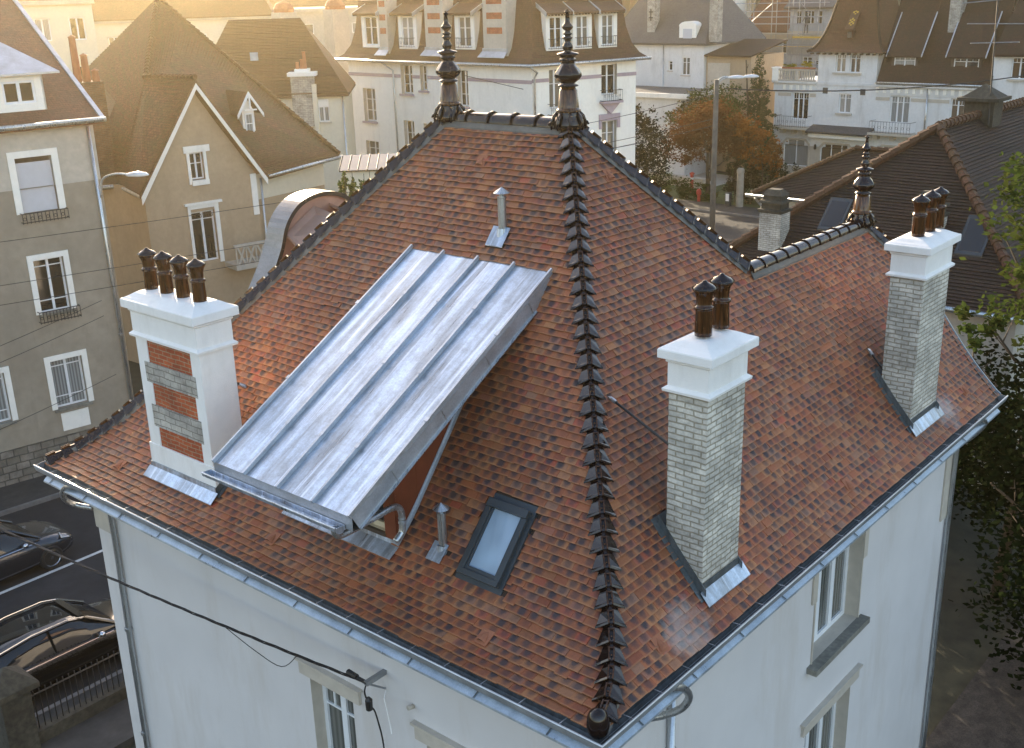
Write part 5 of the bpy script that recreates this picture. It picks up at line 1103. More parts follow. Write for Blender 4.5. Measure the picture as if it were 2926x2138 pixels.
r6 = roofpoly(b6, [[F6(-.4, .4, 2.5), F6(9.9, .4, 2.5), F6(7.5, -3.2, 7.4), F6(1.6, -3.2, 7.4)], [F6(-.4, .4, 2.5), F6(-.4, -8.4, 2.5), F6(1.6, -3.2, 7.4)], [F6(9.9, .4, 2.5), F6(9.9, -8.4, 2.5), F6(7.5, -3.2, 7.4)]], 'slate')
mb = MB(); mb.box((.75, -1.2, 2.3), (2.4, .1, 3.8), X=F6); mb.slab([F6(1.58+.85*math.cos(a), .12, 3.8+.38*math.sin(a)) for a in [math.pi*k/8 for k in range(9)]], F6(0, -1.4, 0)-F6(0, 0, 0)); d6 = mb.build('dormer', 'white_facade', r6)
mb = MB(); mb.box((1.15, .1, 2.5), (2.0, .13, 3.6), X=F6); mb.build('shutter', 'shutter', d6)
for s_ in (-.65, 5.5): mb = MB(); mb.box((s_-.38, -.9, 2.6), (s_+.38, -.2, 8.2), X=F6); mb.build('chimney', 'flat_stone', b6)
mb = MB(); q = F6(5.5, -.19, 4.5)
for dz in (0, .45): mb.tube([F6(5.5, -.18, 4.2+dz), F6(5.5, -.18, 4.7+dz)], .05, 5); mb.tube([F6(5.3, -.18, 4.45+dz), F6(5.7, -.18, 4.45+dz)], .05, 5)
mb.build('wall_anchor', 'dark_iron', b6); downpipe(b6, [F6(3.95, .1, 2.45), F6(3.95, .1, GZ)], .05)
an = thing('annex', (80, 39, GZ), 'low annex with a garage door beside the slate roofed house', 'outbuilding')
mb = MB(); mb.box((-4.2, -5, GZ), (-.05, -.3, 1.6), X=F6); mb.build('wall', 'ochre_render', an); mb = MB(); mb.slab([F6(-4.4, .1, 1.62), F6(-.05, .1, 1.62), F6(-.05, -5.2, 2.6), F6(-4.4, -5.2, 2.6)], (0, 0, -.12)); mb.build('roof', 'roof_dark', an)
mb = MB(); mb.box((-2.3, -.298, -1.2), (-.2, -.25, 1.0), X=F6); mb.build('garage_door', 'stone_trim', an)
gr = thing('flat_roof_garage', (70, 45, GZ), 'low white flat roofed garage in front of the slate roofed house', 'garage')
mb = MB(); mb.box((67.5, 41.0, GZ), (73, 50, -1.35)); mb.build('wall', 'cool_facade', gr); mb = MB(); mb.box((67.1, 40.6, -1.345), (73.4, 50.4, -1.0)); mb.build('roof', 'white_facade', gr); mb = MB(); mb.box((67.35, 40.85, -.996), (73.15, 50.15, -.985)); mb.build('roof_felt', 'slate', gr)

# ---- 6. house under scaffolding
F7 = Facade((89.85, 48.28), 86); F7.n = Vector((-1, .07, 0)).normalized()
b7 = thing('house_under_renovation', (95, 44, GZ), 'grey rendered house being renovated, wrapped in tube scaffolding', 'house')
h7 = [(-4.35, -3.8, .65, 1.85), (-6.95, -6.0, -.2, .4), (-7.75, -7.25, -.3, .1)]
mb = MB(); wall(mb, F7, -9.5, .1, GZ, 1.9, h7, .2, 0); mb.face([F7(.1, 0, GZ), F7(.1, -9, GZ), F7(.1, -9, 1.9), F7(.1, 0, 1.9)], 0); wall(mb, F7, -9.5, .1, 1.9, 2.65, [], .2, 1); mb.build('wall', ['grey_facade', 'stone_trim'], b7)
for h in h7: window(b7, F7, h, .15, 1 if h[1]-h[0] < .6 else 2, (.5,), 0, pane='glass', fw=.06)
FD7 = Facade((89.85, 48.28), 86); FD7.n = F7.n; hd7 = [(-5.65, -5.12, 3.25, 4.44), (-6.95, -5.9, 3.25, 4.44), (-7.75, -7.25, 3.25, 4.44)]
mb = MB(); wall(mb, FD7, -8.7, -4.5, 2.655, 4.72, hd7, .15); mb.build('dormer_wall', 'grey_facade', b7)
for h in hd7: window(b7, FD7, h, .12, 1 if h[1]-h[0] < .6 else 3, (.55,), 0, pane='net_curtain', fw=.06)
roofpoly(b7, [[F7(-9, .5, 4.72), F7(-4.1, .5, 4.72), F7(-4.4, -3, 6.9), F7(-9, -3, 6.9)]], 'slate', name='dormer_roof'); roofpoly(b7, [[F7(-4.4, .2, 2.66), F7(.6, .2, 2.66), F7(-.6, -3.4, 7.2), F7(-4.4, -3.4, 7.2)], [F7(.6, .2, 2.66), F7(.6, -9, 2.66), F7(-.6, -3.4, 7.2)]], 'roof_red')
sc = thing('scaffolding', F7(-4, 1.2, GZ), 'steel tube scaffolding with plank decks around the grey house', 'scaffolding')
mb = MB(); xs = [1.3, -.5, -.85, -3.3, -5.0, -6.1, -8.1]
for s_ in xs:
    for d in (.35, 1.15): mb.tube([F7(s_, d, GZ), F7(s_, d, 6.6)], .035, 5)
for z in (5.1, 4.4, 3.9, 3.3, 2.45, 1.5, .62, -.25, -1.12, -2.0, -3.0): mb.tube([F7(1.4, 1.15, z), F7(-8.6, 1.15, z)], .028, 5); mb.tube([F7(1.4, .35, z), F7(-8.6, .35, z)], .022, 4)
mb.tube([F7(-.85, 1.15, 3.3), F7(-3.3, 1.15, 5.1)], .025, 4); mb.tube([F7(-6.1, 1.15, 5.2), F7(-8.1, 1.15, 3.3)], .025, 4); mb.build('tube_frame', 'steel_tube', sc)
for z in (2.42, 1.3, -.6): mb = MB(); mb.box((-8.6, .35, z), (1.3, 1.1, z+.05), X=F7); mb.build('deck', 'plank', sc)
mb = MB(); r7 = random.Random(4); pts = [(0, 2.9), (.12, 2.6), (.2, 2.2), (.14, 1.75), (-.1, 1.7), (-.22, 2.0), (-.15, 2.5)]; mb.slab([F7(a-.2, 1.25+.05*r7.random(), z) for a, z in pts], F7(0, .08, 0)-F7(0, 0, 0)); tag(mb.build('tarpaulin', 'tarp'), 'small blue tarpaulin hanging from the corner of the scaffolding', 'tarpaulin')
mb = MB(); mb.box((-8.6, 1.18, 2.1), (-5.6, 1.32, 2.24), X=F7); tag(mb.build('timber_beam', 'roof_yellow'), 'long yellow timber laid along the scaffolding deck', 'timber')
# worker
def person(name, joints, links, radii, mats, mw, label):
    me = bpy.data.meshes.new(name); me.from_pydata(joints, links, []); me.materials.append(MAT[mats]); o = bpy.data.objects.new(name, me); C.objects.link(o); o.matrix_world = mw
    sk = o.modifiers.new('skin', 'SKIN'); o.modifiers.new('sub', 'SUBSURF').levels = 1
    for i, r_ in enumerate(radii): me.skin_vertices[0].data[i].radius = (r_, r_*.8)
    me.skin_vertices[0].data[0].use_root = True; tag(o, label, 'person'); WO[o.name] = tuple(mw.translation); return o
J = [(0, 0, .95), (0, 0, 1.2), (0, .0, 1.42), (0, .03, 1.52), (0, .05, 1.64), (0, .05, 1.76), (-.19, .0, 1.40), (-.30, .08, 1.15), (-.27, .3, 1.05), (.19, 0, 1.40), (.30, .08, 1.15), (.27, .3, 1.02), (-.10, 0, .88), (-.12, .03, .48), (-.13, 0, .08), (-.13, .14, .04), (.10, 0, .88), (.13, .02, .48), (.16, -.02, .08), (.16, .12, .04)]
K = [(0, 1), (1, 2), (2, 3), (3, 4), (4, 5), (2, 6), (6, 7), (7, 8), (2, 9), (9, 10), (10, 11), (0, 12), (12, 13), (13, 14), (14, 15), (0, 16), (16, 17), (17, 18), (18, 19)]
Rr_ = [.15, .15, .15, .06, .10, .085, .075, .05, .04, .075, .05, .04, .10, .07, .05, .04, .10, .07, .05, .04]
bpy.context.view_layer.update()
pe = person('person', J, K, Rr_, 'garment', frame(F7(-6.65, .75, 2.47), (0, 1, 0), (0, 0, 1)), 'worker in dark clothes standing on the scaffolding deck')

# ---- 7. big white house with the bell shaped tower roof
F8 = Facade((72.01, 28.07), 87); F8.n = Vector((-1, .052, 0)).normalized()
b8 = thing('white_mansion', (78, 28, GZ), 'large white house with bell shaped tower roof, balustrade and arched ground floor windows', 'house')
h8 = [(5.1, 6.45, -3.05, -1.05), (1.64, 2.62, -2.4, -1.0), (-2.85, -1.42, -2.9, -1.0), (-7.25, -5.8, -2.95, -1.0), (1.12, 1.93, .5, 1.82), (2.27, 3.05, .5, 1.82), (-10.6, -9.5, -2.6, -1.1), (-11.2, -9.6, .4, 1.8),
      (4.88, 7.0, -6.6, -4.6), (1.3, 3.86, -7.2, -4.75), (-2.9, -.8, -6.6, -4.6)]
mb = MB(); lo = [h for h in h8 if h[3] < .0]; up = [h for h in h8 if h[3] > 0]
wall(mb, F8, -16, 8.0, -4.45, -.36, [h for h in lo if h[2] > -4], .22, 0); wall(mb, F8, -.2, 4.46, -.36, 2.0, [h for h in up if 0 < h[0] < 4], .2, 0); wall(mb, F8, -16, -8.4, -.36, 2.0, [h for h in up if h[0] < -8], .2, 0)
wall(mb, F8, -16, 8.0, -5.0, -4.45, [(h[0]+.35, h[1]-.35, -5, h[3]) for h in lo if h[2] < -4], .22, 0); wall(mb, F8, -16, 8.0, GZ, -5.0, [(h[0], h[1], h[2], -5.) for h in lo if h[2] < -4], .22, 1)
mb.face([F8(8, 0, GZ), F8(8, -9, GZ), F8(8, -9, -.36), F8(8, 0, -.36)], 0); mb.face([F8(4.46, 0, -.36), F8(4.46, -5, -.36), F8(4.46, -5, 2), F8(4.46, 0, 2)], 0); mb.face([F8(-.2, 0, -.36), F8(-.2, -5, -.36), F8(-.2, -5, 2), F8(-.2, 0, 2)], 0); mb.face([F8(8, 0, -.36), F8(8, -9, -.36), F8(4.46, -9, -.36), F8(4.46, 0, -.36)], 0)
mb.build('wall', ['cool_facade', 'stone_trim'], b8)
for h in h8:
    if h[2] > -4: window(b8, F8, h, .18, 2 if h[1]-h[0] < 1.3 else 3, (.76,), 1, pane='net_curtain' if h[0] > -5 else 'glass', fw=.07, sill=(.15, .12, .16, 'stone_trim') if h[2] > -2.5 else None)
def octwin(h, m='curtain', mull=1):
    a, b, c, d = h; k = .35; P = [(a, c), (b, c), (b, d-k), (b-k, d), (a+k, d), (a, d-k)]; mb = MB(); mb.slab([F8(x, -.16, z) for x, z in P], F8(0, -.03, 0)-F8(0, 0, 0)); 
    fr = MB(); 
    for (x0, z0_), (x1, z1_) in zip(P, P[1:]+P[:1]): fr.tube([F8(x0, -.12, z0_), F8(x1, -.12, z1_)], .05, 4)
    for i in range(1, mull+1): x = a+(b-a)*i/(mull+1); fr.tube([F8(x, -.12, c), F8(x, -.12, d)], .04, 4)
    o = fr.build('window', 'window_white', b8); mb.build('pane', m, o)
    tr = MB()
    for (x0, z0_), (x1, z1_) in zip(P[1:]+P[:1], P[2:]+P[:2]):
        if (x0, z0_) == (a, c) or (z0_ == c and z1_ == c): continue
        tr.slab([F8(x0, .05, z0_), F8(x1, .05, z1_), F8(x1+(.12 if x1 > (a+b)/2 else -.12), .05, z1_+(.12 if z1_ > c+.5 else 0)), F8(x0+(.12 if x0 > (a+b)/2 else -.12), .05, z0_+(.12 if z0_ > c+.5 else 0))], F8(0, -.06, 0)-F8(0, 0, 0))
    tr.build('stone_surround', 'stone_trim', o)
octwin(h8[8]); octwin(h8[9], 'dark_wood', 2); octwin(h8[10])
for a, b, z0_, z1_, d in ((4.48, 8.1, -.36, -.22, .3), (4.48, 8.1, -1.05, -.36, .08), (-8.4, -.2, -.36, -.1, .35), (-8.4, -.2, -.95, -.36, .06), (-.2, 4.46, -.42, -.2, .06)):
    mb = MB(); mb.box((a, .003, z0_), (b, d, z1_), X=F8); mb.build('cornice', 'cool_facade' if d > .07 else 'cool_facade', b8)
mb = MB()
for s_ in np.arange(4.8, 7.6, .56): mb.box((s_, .082, -.85), (s_+.2, .17, -.5), X=F8)
for s_ in np.arange(-8.2, -.3, .55): mb.box((s_, .062, -.8), (s_+.2, .16, -.45), X=F8)
mb.build('dentil_row', 'white_facade', b8)
for a, b in ((6.6, 7.7), (4.5, 5.0), (-1.35, -.3), (-5.7, -2.95), (-8.3, -7.35)): mb = MB(); mb.box((a, .003, -1.35), (b, .04, -1.12), X=F8); mb.build('stringcourse', 'stone_trim', b8)
for s_ in (3.75, .75, -9.0): mb = MB(); mb.box((s_-.2, .003, -1.05), (s_+.2, .02, -.62), X=F8); mb.build('wall_plaque', 'anthracite', b8)
# balustrade on the terrace
mb = MB(); mb.box((4.5, .1, .56), (7.6, .32, .68), X=F8); mb.box((4.5, .1, -.2), (7.6, .32, -.1), X=F8); mb.box((5.9, .08, -.1), (6.15, .34, .56), X=F8)
bl = mb.build('balustrade', 'pale_concrete', b8)
bm2 = MB(); bm2.lathe([(.07, 0), (.05, .08), (.085, .25), (.05, .5), (.07, .66)], (0, 0, 0), 8); bmm = bm2.build('baluster', 'pale_concrete', data_only=True, smooth=True)
for s_ in list(np.arange(4.65, 5.85, .2))+list(np.arange(6.28, 7.5, .2)): put('baluster', bmm, bl, Matrix.Translation(F8(float(s_), .21, -.1)))
mb = MB(); mb.box((7.6, -.2, -.36), (8.15, .3, .7), X=F8); mb.box((7.55, -.25, .702), (8.2, .35, .78), X=F8); mb.build('terrace_pier', 'white_facade', b8)
pl = thing('planter', F8(6, .15, .68), 'long planter of yellowing flowers on the terrace balustrade', 'planter'); mb = MB(); mb.box((4.6, .08, .69), (7.3, .34, .82), X=F8); mb.build('box', 'pot_clay', pl)
crown('plants', pl, [(F8(6.7, .2, .95).x, F8(6.7, .2, .95).y, .95, .2, .7, .16), (F8(5.2, .2, 1.02).x, F8(5.2, .2, 1.).y, 1.05, .2, .6, .24)], 1400, .09, 'leaf_yellow', 5)
for a, b in ((4.75, 7.3), (-3.45, -.4)):
    mb = MB(); mb.box((a-.1, 0, -3.72), (b+.1, 1.0, -3.55), X=F8); mb.build('balcony_slab', 'stone_trim', b8); ironrail(b8, F8, a, b, -3.55, -2.75, .0, .95, 14)
    for s_ in (a+.3, (a+b)/2, b-.3): mb = MB(); mb.box((s_-.14, .0, -4.1), (s_+.14, .5, -3.722), X=F8); mb.build('balcony_bracket', 'stone_trim', b8)
mb = MB(); mb.slab([F8(-.35, 1.1, -3.75), F8(5.0-.4, 1.1, -3.75), F8(4.6, 0, -3.35), F8(-.35, 0, -3.35)], (0, 0, -.14)); mb.build('porch_canopy', 'slate', b8); mb = MB(); mb.box((-.2, 0, -4.2), (4.5, .85, -3.9), X=F8); mb.build('porch_cornice', 'white_facade', b8)
# tower roof: square, bell-cast
tw = [(.55, 1.95), (.25, 2.15), (-.05, 2.55), (-.35, 3.2), (-.65, 4.2), (-1.0, 5.8), (-1.4, 8.0)]
mb = MB(); rings = []
for d, z in tw: rings.append([F8(-.35-d, d, z), F8(4.6+d, d, z), F8(4.6+d, -5-d, z), F8(-.35-d, -5-d, z)])
for a, b in zip(rings, rings[1:]):
    for k in range(4): l = (k+1) % 4; mb.face([a[k], a[l], b[l], b[k]])
mb.face(rings[-1]); t8 = mb.build('tower_roof', 'roof_brown', b8)
mb = MB()
for k in (0, 1): mb.tube([r_[k]+V(0, 0, .03) for r_ in rings], .10, 6)
mb.build('hip_cap', 'roof_dark', t8)
mb = MB()
for i in range(12): s_ = -.6+i*.49; mb.box((s_, .1, 1.78), (s_+.1, .5, 1.9), X=F8)
mb.build('rafter_end', 'dark_wood', t8)
mb = MB(); mb.slab([F8(1.75, .15, 3.55), F8(2.45, .15, 3.55), F8(2.45, -1.2, 5.3), F8(1.75, -1.2, 5.3)], (0, 0, -.1)); mb.box((1.85, -1.1, 2.9), (2.35, .0, 3.5), X=F8); dd8 = mb.build('hatch_dormer', 'roof_brown', t8)
mb = MB(); mb.box((1.93, .0, 2.95), (2.27, .02, 3.38), X=F8); mb.build('pane', 'glass', dd8); mb = MB()
for zc in (4.0, 4.75):
    t_ = (zc-3.55)/1.75; dd_ = .15-1.35*t_
    for a, b in ((0, 0), (.14, .1), (-.14, .1), (.14, -.1), (-.14, -.1), (0, .2), (0, -.2)): mb.slab([F8(2.1+a-.06, dd_-b*.6+.03, zc+b-.05+.06), F8(2.1+a+.06, dd_-b*.6+.03, zc+b-.05+.06), F8(2.1+a+.06, dd_-b*.6-.06, zc+b+.06+.06), F8(2.1+a-.06, dd_-b*.6-.06, zc+b+.06+.06)], (0, 0, -.02))
mb.build('yellow_tiles', 'roof_yellow', dd8)
r8 = roofpoly(b8, [[F8(-8.5, .35, -.08), F8(-.4, .35, -.08), F8(-.4, -3.6, 7.5), F8(-8.5, -3.6, 7.5)], [F8(-16, .4, 2.0), F8(-8.4, .4, 2.0), F8(-9.4, -4, 8.5), F8(-16, -4, 8.5)], [F8(-8.4, .4, 2.0), F8(-8.4, -6, 2.0), F8(-9.4, -4, 8.5)]], 'roof_dark')
for a, b in ((-3.0, -1.3), (-7.45, -5.6)):
    FF = Facade((0, 0), 87); FF.p = F8(0, -.25, 0); FF.t = F8.t; FF.n = F8.n; h = (a+.1, b-.05, .82, 1.68); mb = MB(); wall(mb, FF, a-.1, b+.15, .4, 1.8, [h], .1); 
    for s_ in (a-.1, b+.15): mb.slab([FF(s_, 0, .4), FF(s_, 0, 1.8), FF(s_, -1.0, 2.6), FF(s_, -.6, 1.2)], F8(.02, 0, 0)-F8(0, 0, 0))
    d = mb.build('dormer', 'dark_wood', r8); window(d, FF, h, .06, 2, (.72,), 1, pane='curtain' if a > -5 else 'glass', fw=.06)
    mb = MB(); mb.slab([FF(a-.45, .35, 1.75), FF(b+.4, .35, 1.75), FF(b+.4, -1.6, 4.6), FF(a-.45, -1.6, 4.6)], (0, 0, -.1)); mb.build('dormer_roof', 'roof_dark', d)
    for s_ in (a-.5, b+.38): mb = MB(); mb.slab([FF(s_, .37, 1.8), FF(s_+.07, .37, 1.8), FF(s_+.07, -1.6, 4.66), FF(s_, -1.6, 4.66)], (0, 0, -.1)); mb.build('dormer_verge', 'zinc_bright', d)
for a in (-3.1, -7.4): mb = MB(); mb.slab([F8(a-.3, -1.9, 4.3), F8(a+1., -1.9, 4.3), F8(a+1., -3.2, 6.8), F8(a-.3, -3.2, 6.8)], (0, 0, -.1)); mb.box((a-.1, -2.6, 3.4), (a+.8, -2.0, 4.25), X=F8); d = mb.build('upper_dormer', 'roof_dark', r8); mb = MB(); mb.box((a, -1.99, 3.55), (a+.7, -1.96, 4.1), X=F8); mb.build('pane', 'net_curtain', d)
mb = MB(); mb.box((-5.25, -2.4, 2.6), (-4.5, -1.4, 8.5), X=F8); mb.build('chimney', 'flat_stone', b8)
downpipe(b8, [F8(-4.15, .12, -.4), F8(-4.15, .12, -4.4)], .06); gutter_line(b8, [F8(-8.6, .45, -.08), F8(-.4, .45, -.08)])
wl_ = thing('wall_lantern', F8(4.2, .2, -5.0), 'small dark wall lantern beside the arched door of the white mansion', 'lantern'); mb = MB(); mb.lathe([(.05, 0), (.12, .08), (.10, .32), (.02, .42)], F8(4.2, .22, -5.2), 6); mb.build('lantern_body', 'dark_iron', wl_)

# ---- 8. low tiled house right of our wing, and the dark hipped roof house
n1 = thing('low_tiled_house', (45, 15, GZ), 'low cream house with a shallow moss stained hip roof between street and dark roof', 'house')
mb = MB(); mb.box((42.3, 4, GZ), (50, 20.9, -3.05)); mb.build('wall', 'cream_render', n1)
rn1 = roofpoly(n1, [[(41.9, 21.2, -3), (41.9, 3.5, -3), (45.2, 3.5, -.95), (45.2, 17.4, -.95)], [(41.9, 21.2, -3), (48.5, 21.2, -3), (45.2, 17.4, -.95)], [(48.5, 21.2, -3), (48.5, 3.5, -3), (45.2, 3.5, -.95), (45.2, 17.4, -.95)]], 'roof_dark', .1)
mb = MB(); coursed(mb, (41.9, 21.2, -3), (41.9, 3.5, -3), (45.2, 17.4, -.95), (45.2, 3.5, -.95), 34); coursed(mb, (41.9, 21.2, -3), (48.5, 21.2, -3), (45.2, 17.4, -.95), (45.2, 17.4, -.95), 34); mb.build('tile_courses', 'roof_dark', rn1)
hipcap(rn1, (41.9, 21.2, -2.95), (45.2, 17.4, -.9), .13, 'roof_amber', 26); hipcap(rn1, (45.2, 17.4, -.88), (45.2, 5, -.88), .13, 'roof_brown', 34)
gutter_line(n1, [(41.85, 21.5, -3.05), (41.85, 3.5, -3.1)], .09); downpipe(n1, smooth_path([(41.9, 21.0, -3.15), (42.1, 20.8, -3.5), (42.25, 20.3, -3.75), (42.22, 20.3, -4.4)])+[V(42.22, 20.3, GZ)], .06)
n2 = thing('dark_roofed_house', (30, 7, GZ), 'house with a big dark brown mossy hip roof at the right behind our chimney', 'house')
mb = MB(); mb.box((24.2, 3.2, GZ), (44, 12.6, -2.05)); mb.build('wall', 'pale_concrete', n2)
LH, RH, A1_, A2_ = (23.85, 13.3, -2), (23.85, 2.7, -2), (28.4, 7.4, 2.4), (41, 7.4, 2.4)
rn2 = roofpoly(n2, [[LH, RH, A1_], [LH, A1_, A2_, (45, 13.3, -2)], [RH, A1_, A2_, (45, 2.7, -2)], [(45, 13.3, -2), (45, 2.7, -2), A2_]], 'roof_dark', .1)
mb = MB(); coursed(mb, LH, RH, A1_, A1_, 54); coursed(mb, RH, (45, 2.7, -2), A1_, A2_, 54); coursed(mb, LH, (45, 13.3, -2), A1_, A2_, 54); mb.build('tile_courses', 'roof_dark', rn2)
hipcap(rn2, (LH[0], LH[1], -1.9), (28.4, 7.4, 2.5), .14, 'roof_brown', 26); hipcap(rn2, (RH[0], RH[1], -1.9), (28.4, 7.4, 2.5), .14, 'roof_brown', 26); hipcap(rn2, (28.4, 7.4, 2.5), (41, 7.4, 2.5), .14, 'roof_brown', 36)
gutter_line(n2, [(23.78, 13.4, -2.05), (23.78, 2.6, -2.05)], .09)
roofpoly(n2, [[(31, 2.0, -1.2), (44, 2.0, -1.2), (44, 4.9, .3), (31, 4.9, .3)]], 'roof_dark', .1, 'lean_to_roof')
mb = MB()
for i, (x, y, s_) in enumerate(((31.2, 4.2, .5), (32.2, 3.7, .75), (34, 3.6, .3))): z = -2+(y-2.7)*.936+.06; mb.slab([(x, y-.1, z-.1), (x+s_, y-.15, z-.14), (x+s_*.8, y+.25, z+.24), (x+.1, y+.2, z+.2)], (0, 0, -.01))
mb.build('lime_patch', 'white_paint', rn2)
def brick_chimney(parent, x, y, wx, wy, zb, zt):
    mb = MB(); mb.box((x-wx, y-wy, zb), (x+wx, y+wy, zt)); c = mb.build('chimney', 'white_brick', parent); mb = MB(); mould(mb, x-wx, x+wx, y-wy, y+wy, [(.0, zt), (.05, zt+.05), (.06, zt+.12), (-.04, zt+.14), (-.04, zt+.3), (.04, zt+.33), (.02, zt+.4), (-.07, zt+.42), (-.07, zt+.55), (-.02, zt+.57), (-.18, zt+.75)]); mb.build('chimney_head', 'mossy_stone', c)
brick_chimney(n2, 24.9, 11.15, .32, .38, -1.6, -.05); brick_chimney(n2, 25.6, 6.4, .28, .42, -.8, .2)
mb = MB(); mb.box((32.0, 6.9, 2.1), (32.9, 7.9, 2.95)); mb.slab([(31.8, 6.7, 2.95), (33.1, 6.7, 2.95), (33.1, 8.1, 2.95), (31.8, 8.1, 2.95)], (0, 0, .12)); mb.mesh([(31.9, 6.8, 3.07), (33, 6.8, 3.07), (33, 8.0, 3.07), (31.9, 8.0, 3.07), (32.45, 7.4, 3.5)], [(0, 1, 4), (1, 2, 4), (2, 3, 4), (3, 0, 4)]); mb.build('ridge_chimney', 'mossy_stone', n2)
def slope_box(mb, x0, x1, ya, yb, h, m=0): f_ = lambda a, b, c: V(a, b, -2+(a-23.85)*.967+c); mb.box((x0, ya, 0), (x1, yb, h), m, f_)
mb = MB(); slope_box(mb, 25.1, 26.1, 4.62, 5.42, .09); sk = mb.build('roof_window', 'anthracite', rn2); mb = MB(); slope_box(mb, 25.18, 26.0, 4.70, 5.34, .10); mb.build('pane', 'car_glass', sk)
mb = MB(); slope_box(mb, 25.3, 26.2, 9.1, 9.85, .09); sk = mb.build('roof_window', 'anthracite', rn2); mb = MB(); slope_box(mb, 25.38, 26.1, 9.18, 9.77, .10); mb.build('pane', 'car_glass', sk)
at_ = thing('tv_antenna', (31.9, 7.2, 2.5), 'tall thin television antenna mast beside the chimney on the dark roof', 'antenna')
mb = MB(); mb.tube([(31.9, 7.0, 2.2), (32.4, 7.3, 6.4)], .028, 6); mb.build('mast', 'dark_iron', at_)
for z, l, a in ((6.2, 1.1, .25), (5.45, .9, -.05), (4.85, .75, .05)):
    mb = MB(); c_ = V(31.9+.12*(z-2.2), 7.0+.07*(z-2.2), z); d_ = V(.3, -.95, a*.3).normalized(); mb.tube([c_-d_*l, c_+d_*l], .018, 5)
    for i in range(7): p = c_-d_*l+d_*(2*l*i/6); mb.tube([p-V(.22, .07, 0), p+V(.22, .07, 0)], .009, 4)
    mb.build('antenna_boom', 'steel_tube', at_)

# ---- 9. far blocks closing the view
def block(label, x, y, az, w_, d_, zt, m, rows, cols, name='apartment_block', roofm=None, win=(1.0, 1.5), z0=-6.):
    F = Facade((x, y), az); b = thing(name, (x, y, GZ), label, 'apartment block'); mb = MB(); hs = []
    for r_ in range(rows):
        for c_ in range(cols):
            s_ = -w_/2+w_*(c_+.5)/cols; z = z0+(zt-z0)*(r_+.5)/rows; hs.append((s_-win[0]/2, s_+win[0]/2, z-win[1]/2, z+win[1]/2))
    wall(mb, F, -w_/2, w_/2, GZ, zt, hs, .25)
    for s_ in (-w_/2, w_/2): mb.face([F(s_, 0, GZ), F(s_, -d_, GZ), F(s_, -d_, zt), F(s_, 0, zt)])
    mb.face([F(-w_/2, 0, zt), F(w_/2, 0, zt), F(w_/2, -d_, zt), F(-w_/2, -d_, zt)]); mb.build('wall', m, b)
    for h in hs: window(b, F, h, .2, 2, (), 0, pane='net_curtain', fw=.08)
    mb = MB(); mb.box((-w_/2-.2, -d_, zt+.003), (w_/2+.2, .3, zt+.3), X=F); mb.build('cornice', 'pale_concrete', b)
    if roofm: roofpoly(b, [[F(-w_/2-.3, .4, zt+.31), F(w_/2+.3, .4, zt+.31), F(w_/2-1.5, -d_*.35, zt+4.2), F(-w_/2+1.5, -d_*.35, zt+4.2)], [F(w_/2+.3, .4, zt+.31), F(w_/2+.3, -d_, zt+.31), F(w_/2-1.5, -d_*.35, zt+4.2)], [F(-w_/2-.3, .4, zt+.31), F(-w_/2-.3, -d_, zt+.31), F(-w_/2+1.5, -d_*.35, zt+4.2)]], roofm, .1)
    return b
block('pale five storey block in the haze left of the pyramid roof', 31, 71, -28, 9, 10, 6.9, 'cream_render', 4, 4)
block('hazy cream terrace showing between the two brown roofs', 48, 84, -40, 22, 10, 5.2, 'cream_render', 3, 9, roofm='roof_brown')
block('beige modern block with flat roof just left of the white apartment block', 61, 74, -45, 7.5, 10, 5.6, 'pale_concrete', 4, 3, win=(1.6, .9))
block('hazy stone house with carved cornice squeezed behind the yellow house', 52, 61, -60, 4.5, 8, 2.6, 'flat_stone', 3, 2, name='stone_house')
block('distant grey terrace with brown roof behind the apartment block', 88, 92, -45, 44, 10, 5.6, 'cream_render', 3, 14, roofm='roof_brown')
block('white town house far behind, between slate roof and scaffolding', 112, 68, -80, 9, 10, 7.0, 'white_facade', 4, 3, name='town_house', roofm='slate')
block('long grey terrace on the far skyline behind the scaffolded house', 128, 60, 85, 60, 10, 5.2, 'grey_facade', 4, 16, roofm='slate')
block('pale terrace on the skyline behind the pyramid roof', 60, 118, -20, 70, 10, 6.2, 'cream_render', 4, 18, roofm='roof_brown')
def chimney_stack(x, y, zt, w_, label, h=.0):
    c = thing('chimney_stack', (x, y, 0), label, 'chimney'); mb = MB(); mb.box((x-w_, y-w_*.7, -2), (x+w_, y+w_*.7, zt)); mb.build('stack', 'pale_concrete', c); mb = MB(); mb.lathe([(w_*.95, zt), (w_*1.0, zt+.25), (w_*.7, zt+.6), (0, zt+.85)], (x, y, 0), 12); mb.build('domed_cowl', 'pot_clay', c)
chimney_stack(45.5, 61.2, 5.9, .75, 'tall pale chimney with domed cowl, left one of the pair beyond the dark gable'); chimney_stack(48.1, 58.6, 6.0, .75, 'tall pale chimney with domed cowl, right one of the pair beyond the dark gable')
cs = thing('old_chimney', (16.1, 37.5, 2), 'dark stepped chimney with clay pots rising between tan house and pyramid roof', 'chimney')
mb = MB(); mb.box((15.7, 36.6, GZ), (16.6, 37.6, 4.0)); mb.build('stack', 'old_brick', cs)
for dx, dy, h in ((-.2, .2, 1.7), (.05, -.05, 1.0), (.3, -.3, .4)): mb = MB(); mb.lathe([(.16, 3.95), (.13, 4.0+h), (.17, 4.02+h), (.0, 4.1+h)], (16.1+dx, 37.1+dy, 0), 8); mb.build('chimney_pot', 'pot_clay', cs)
gl = thing('glass_lean_to', (23, 28.6, -1), 'low lean-to with glass roof bars behind the left hip of the roof', 'lean-to')
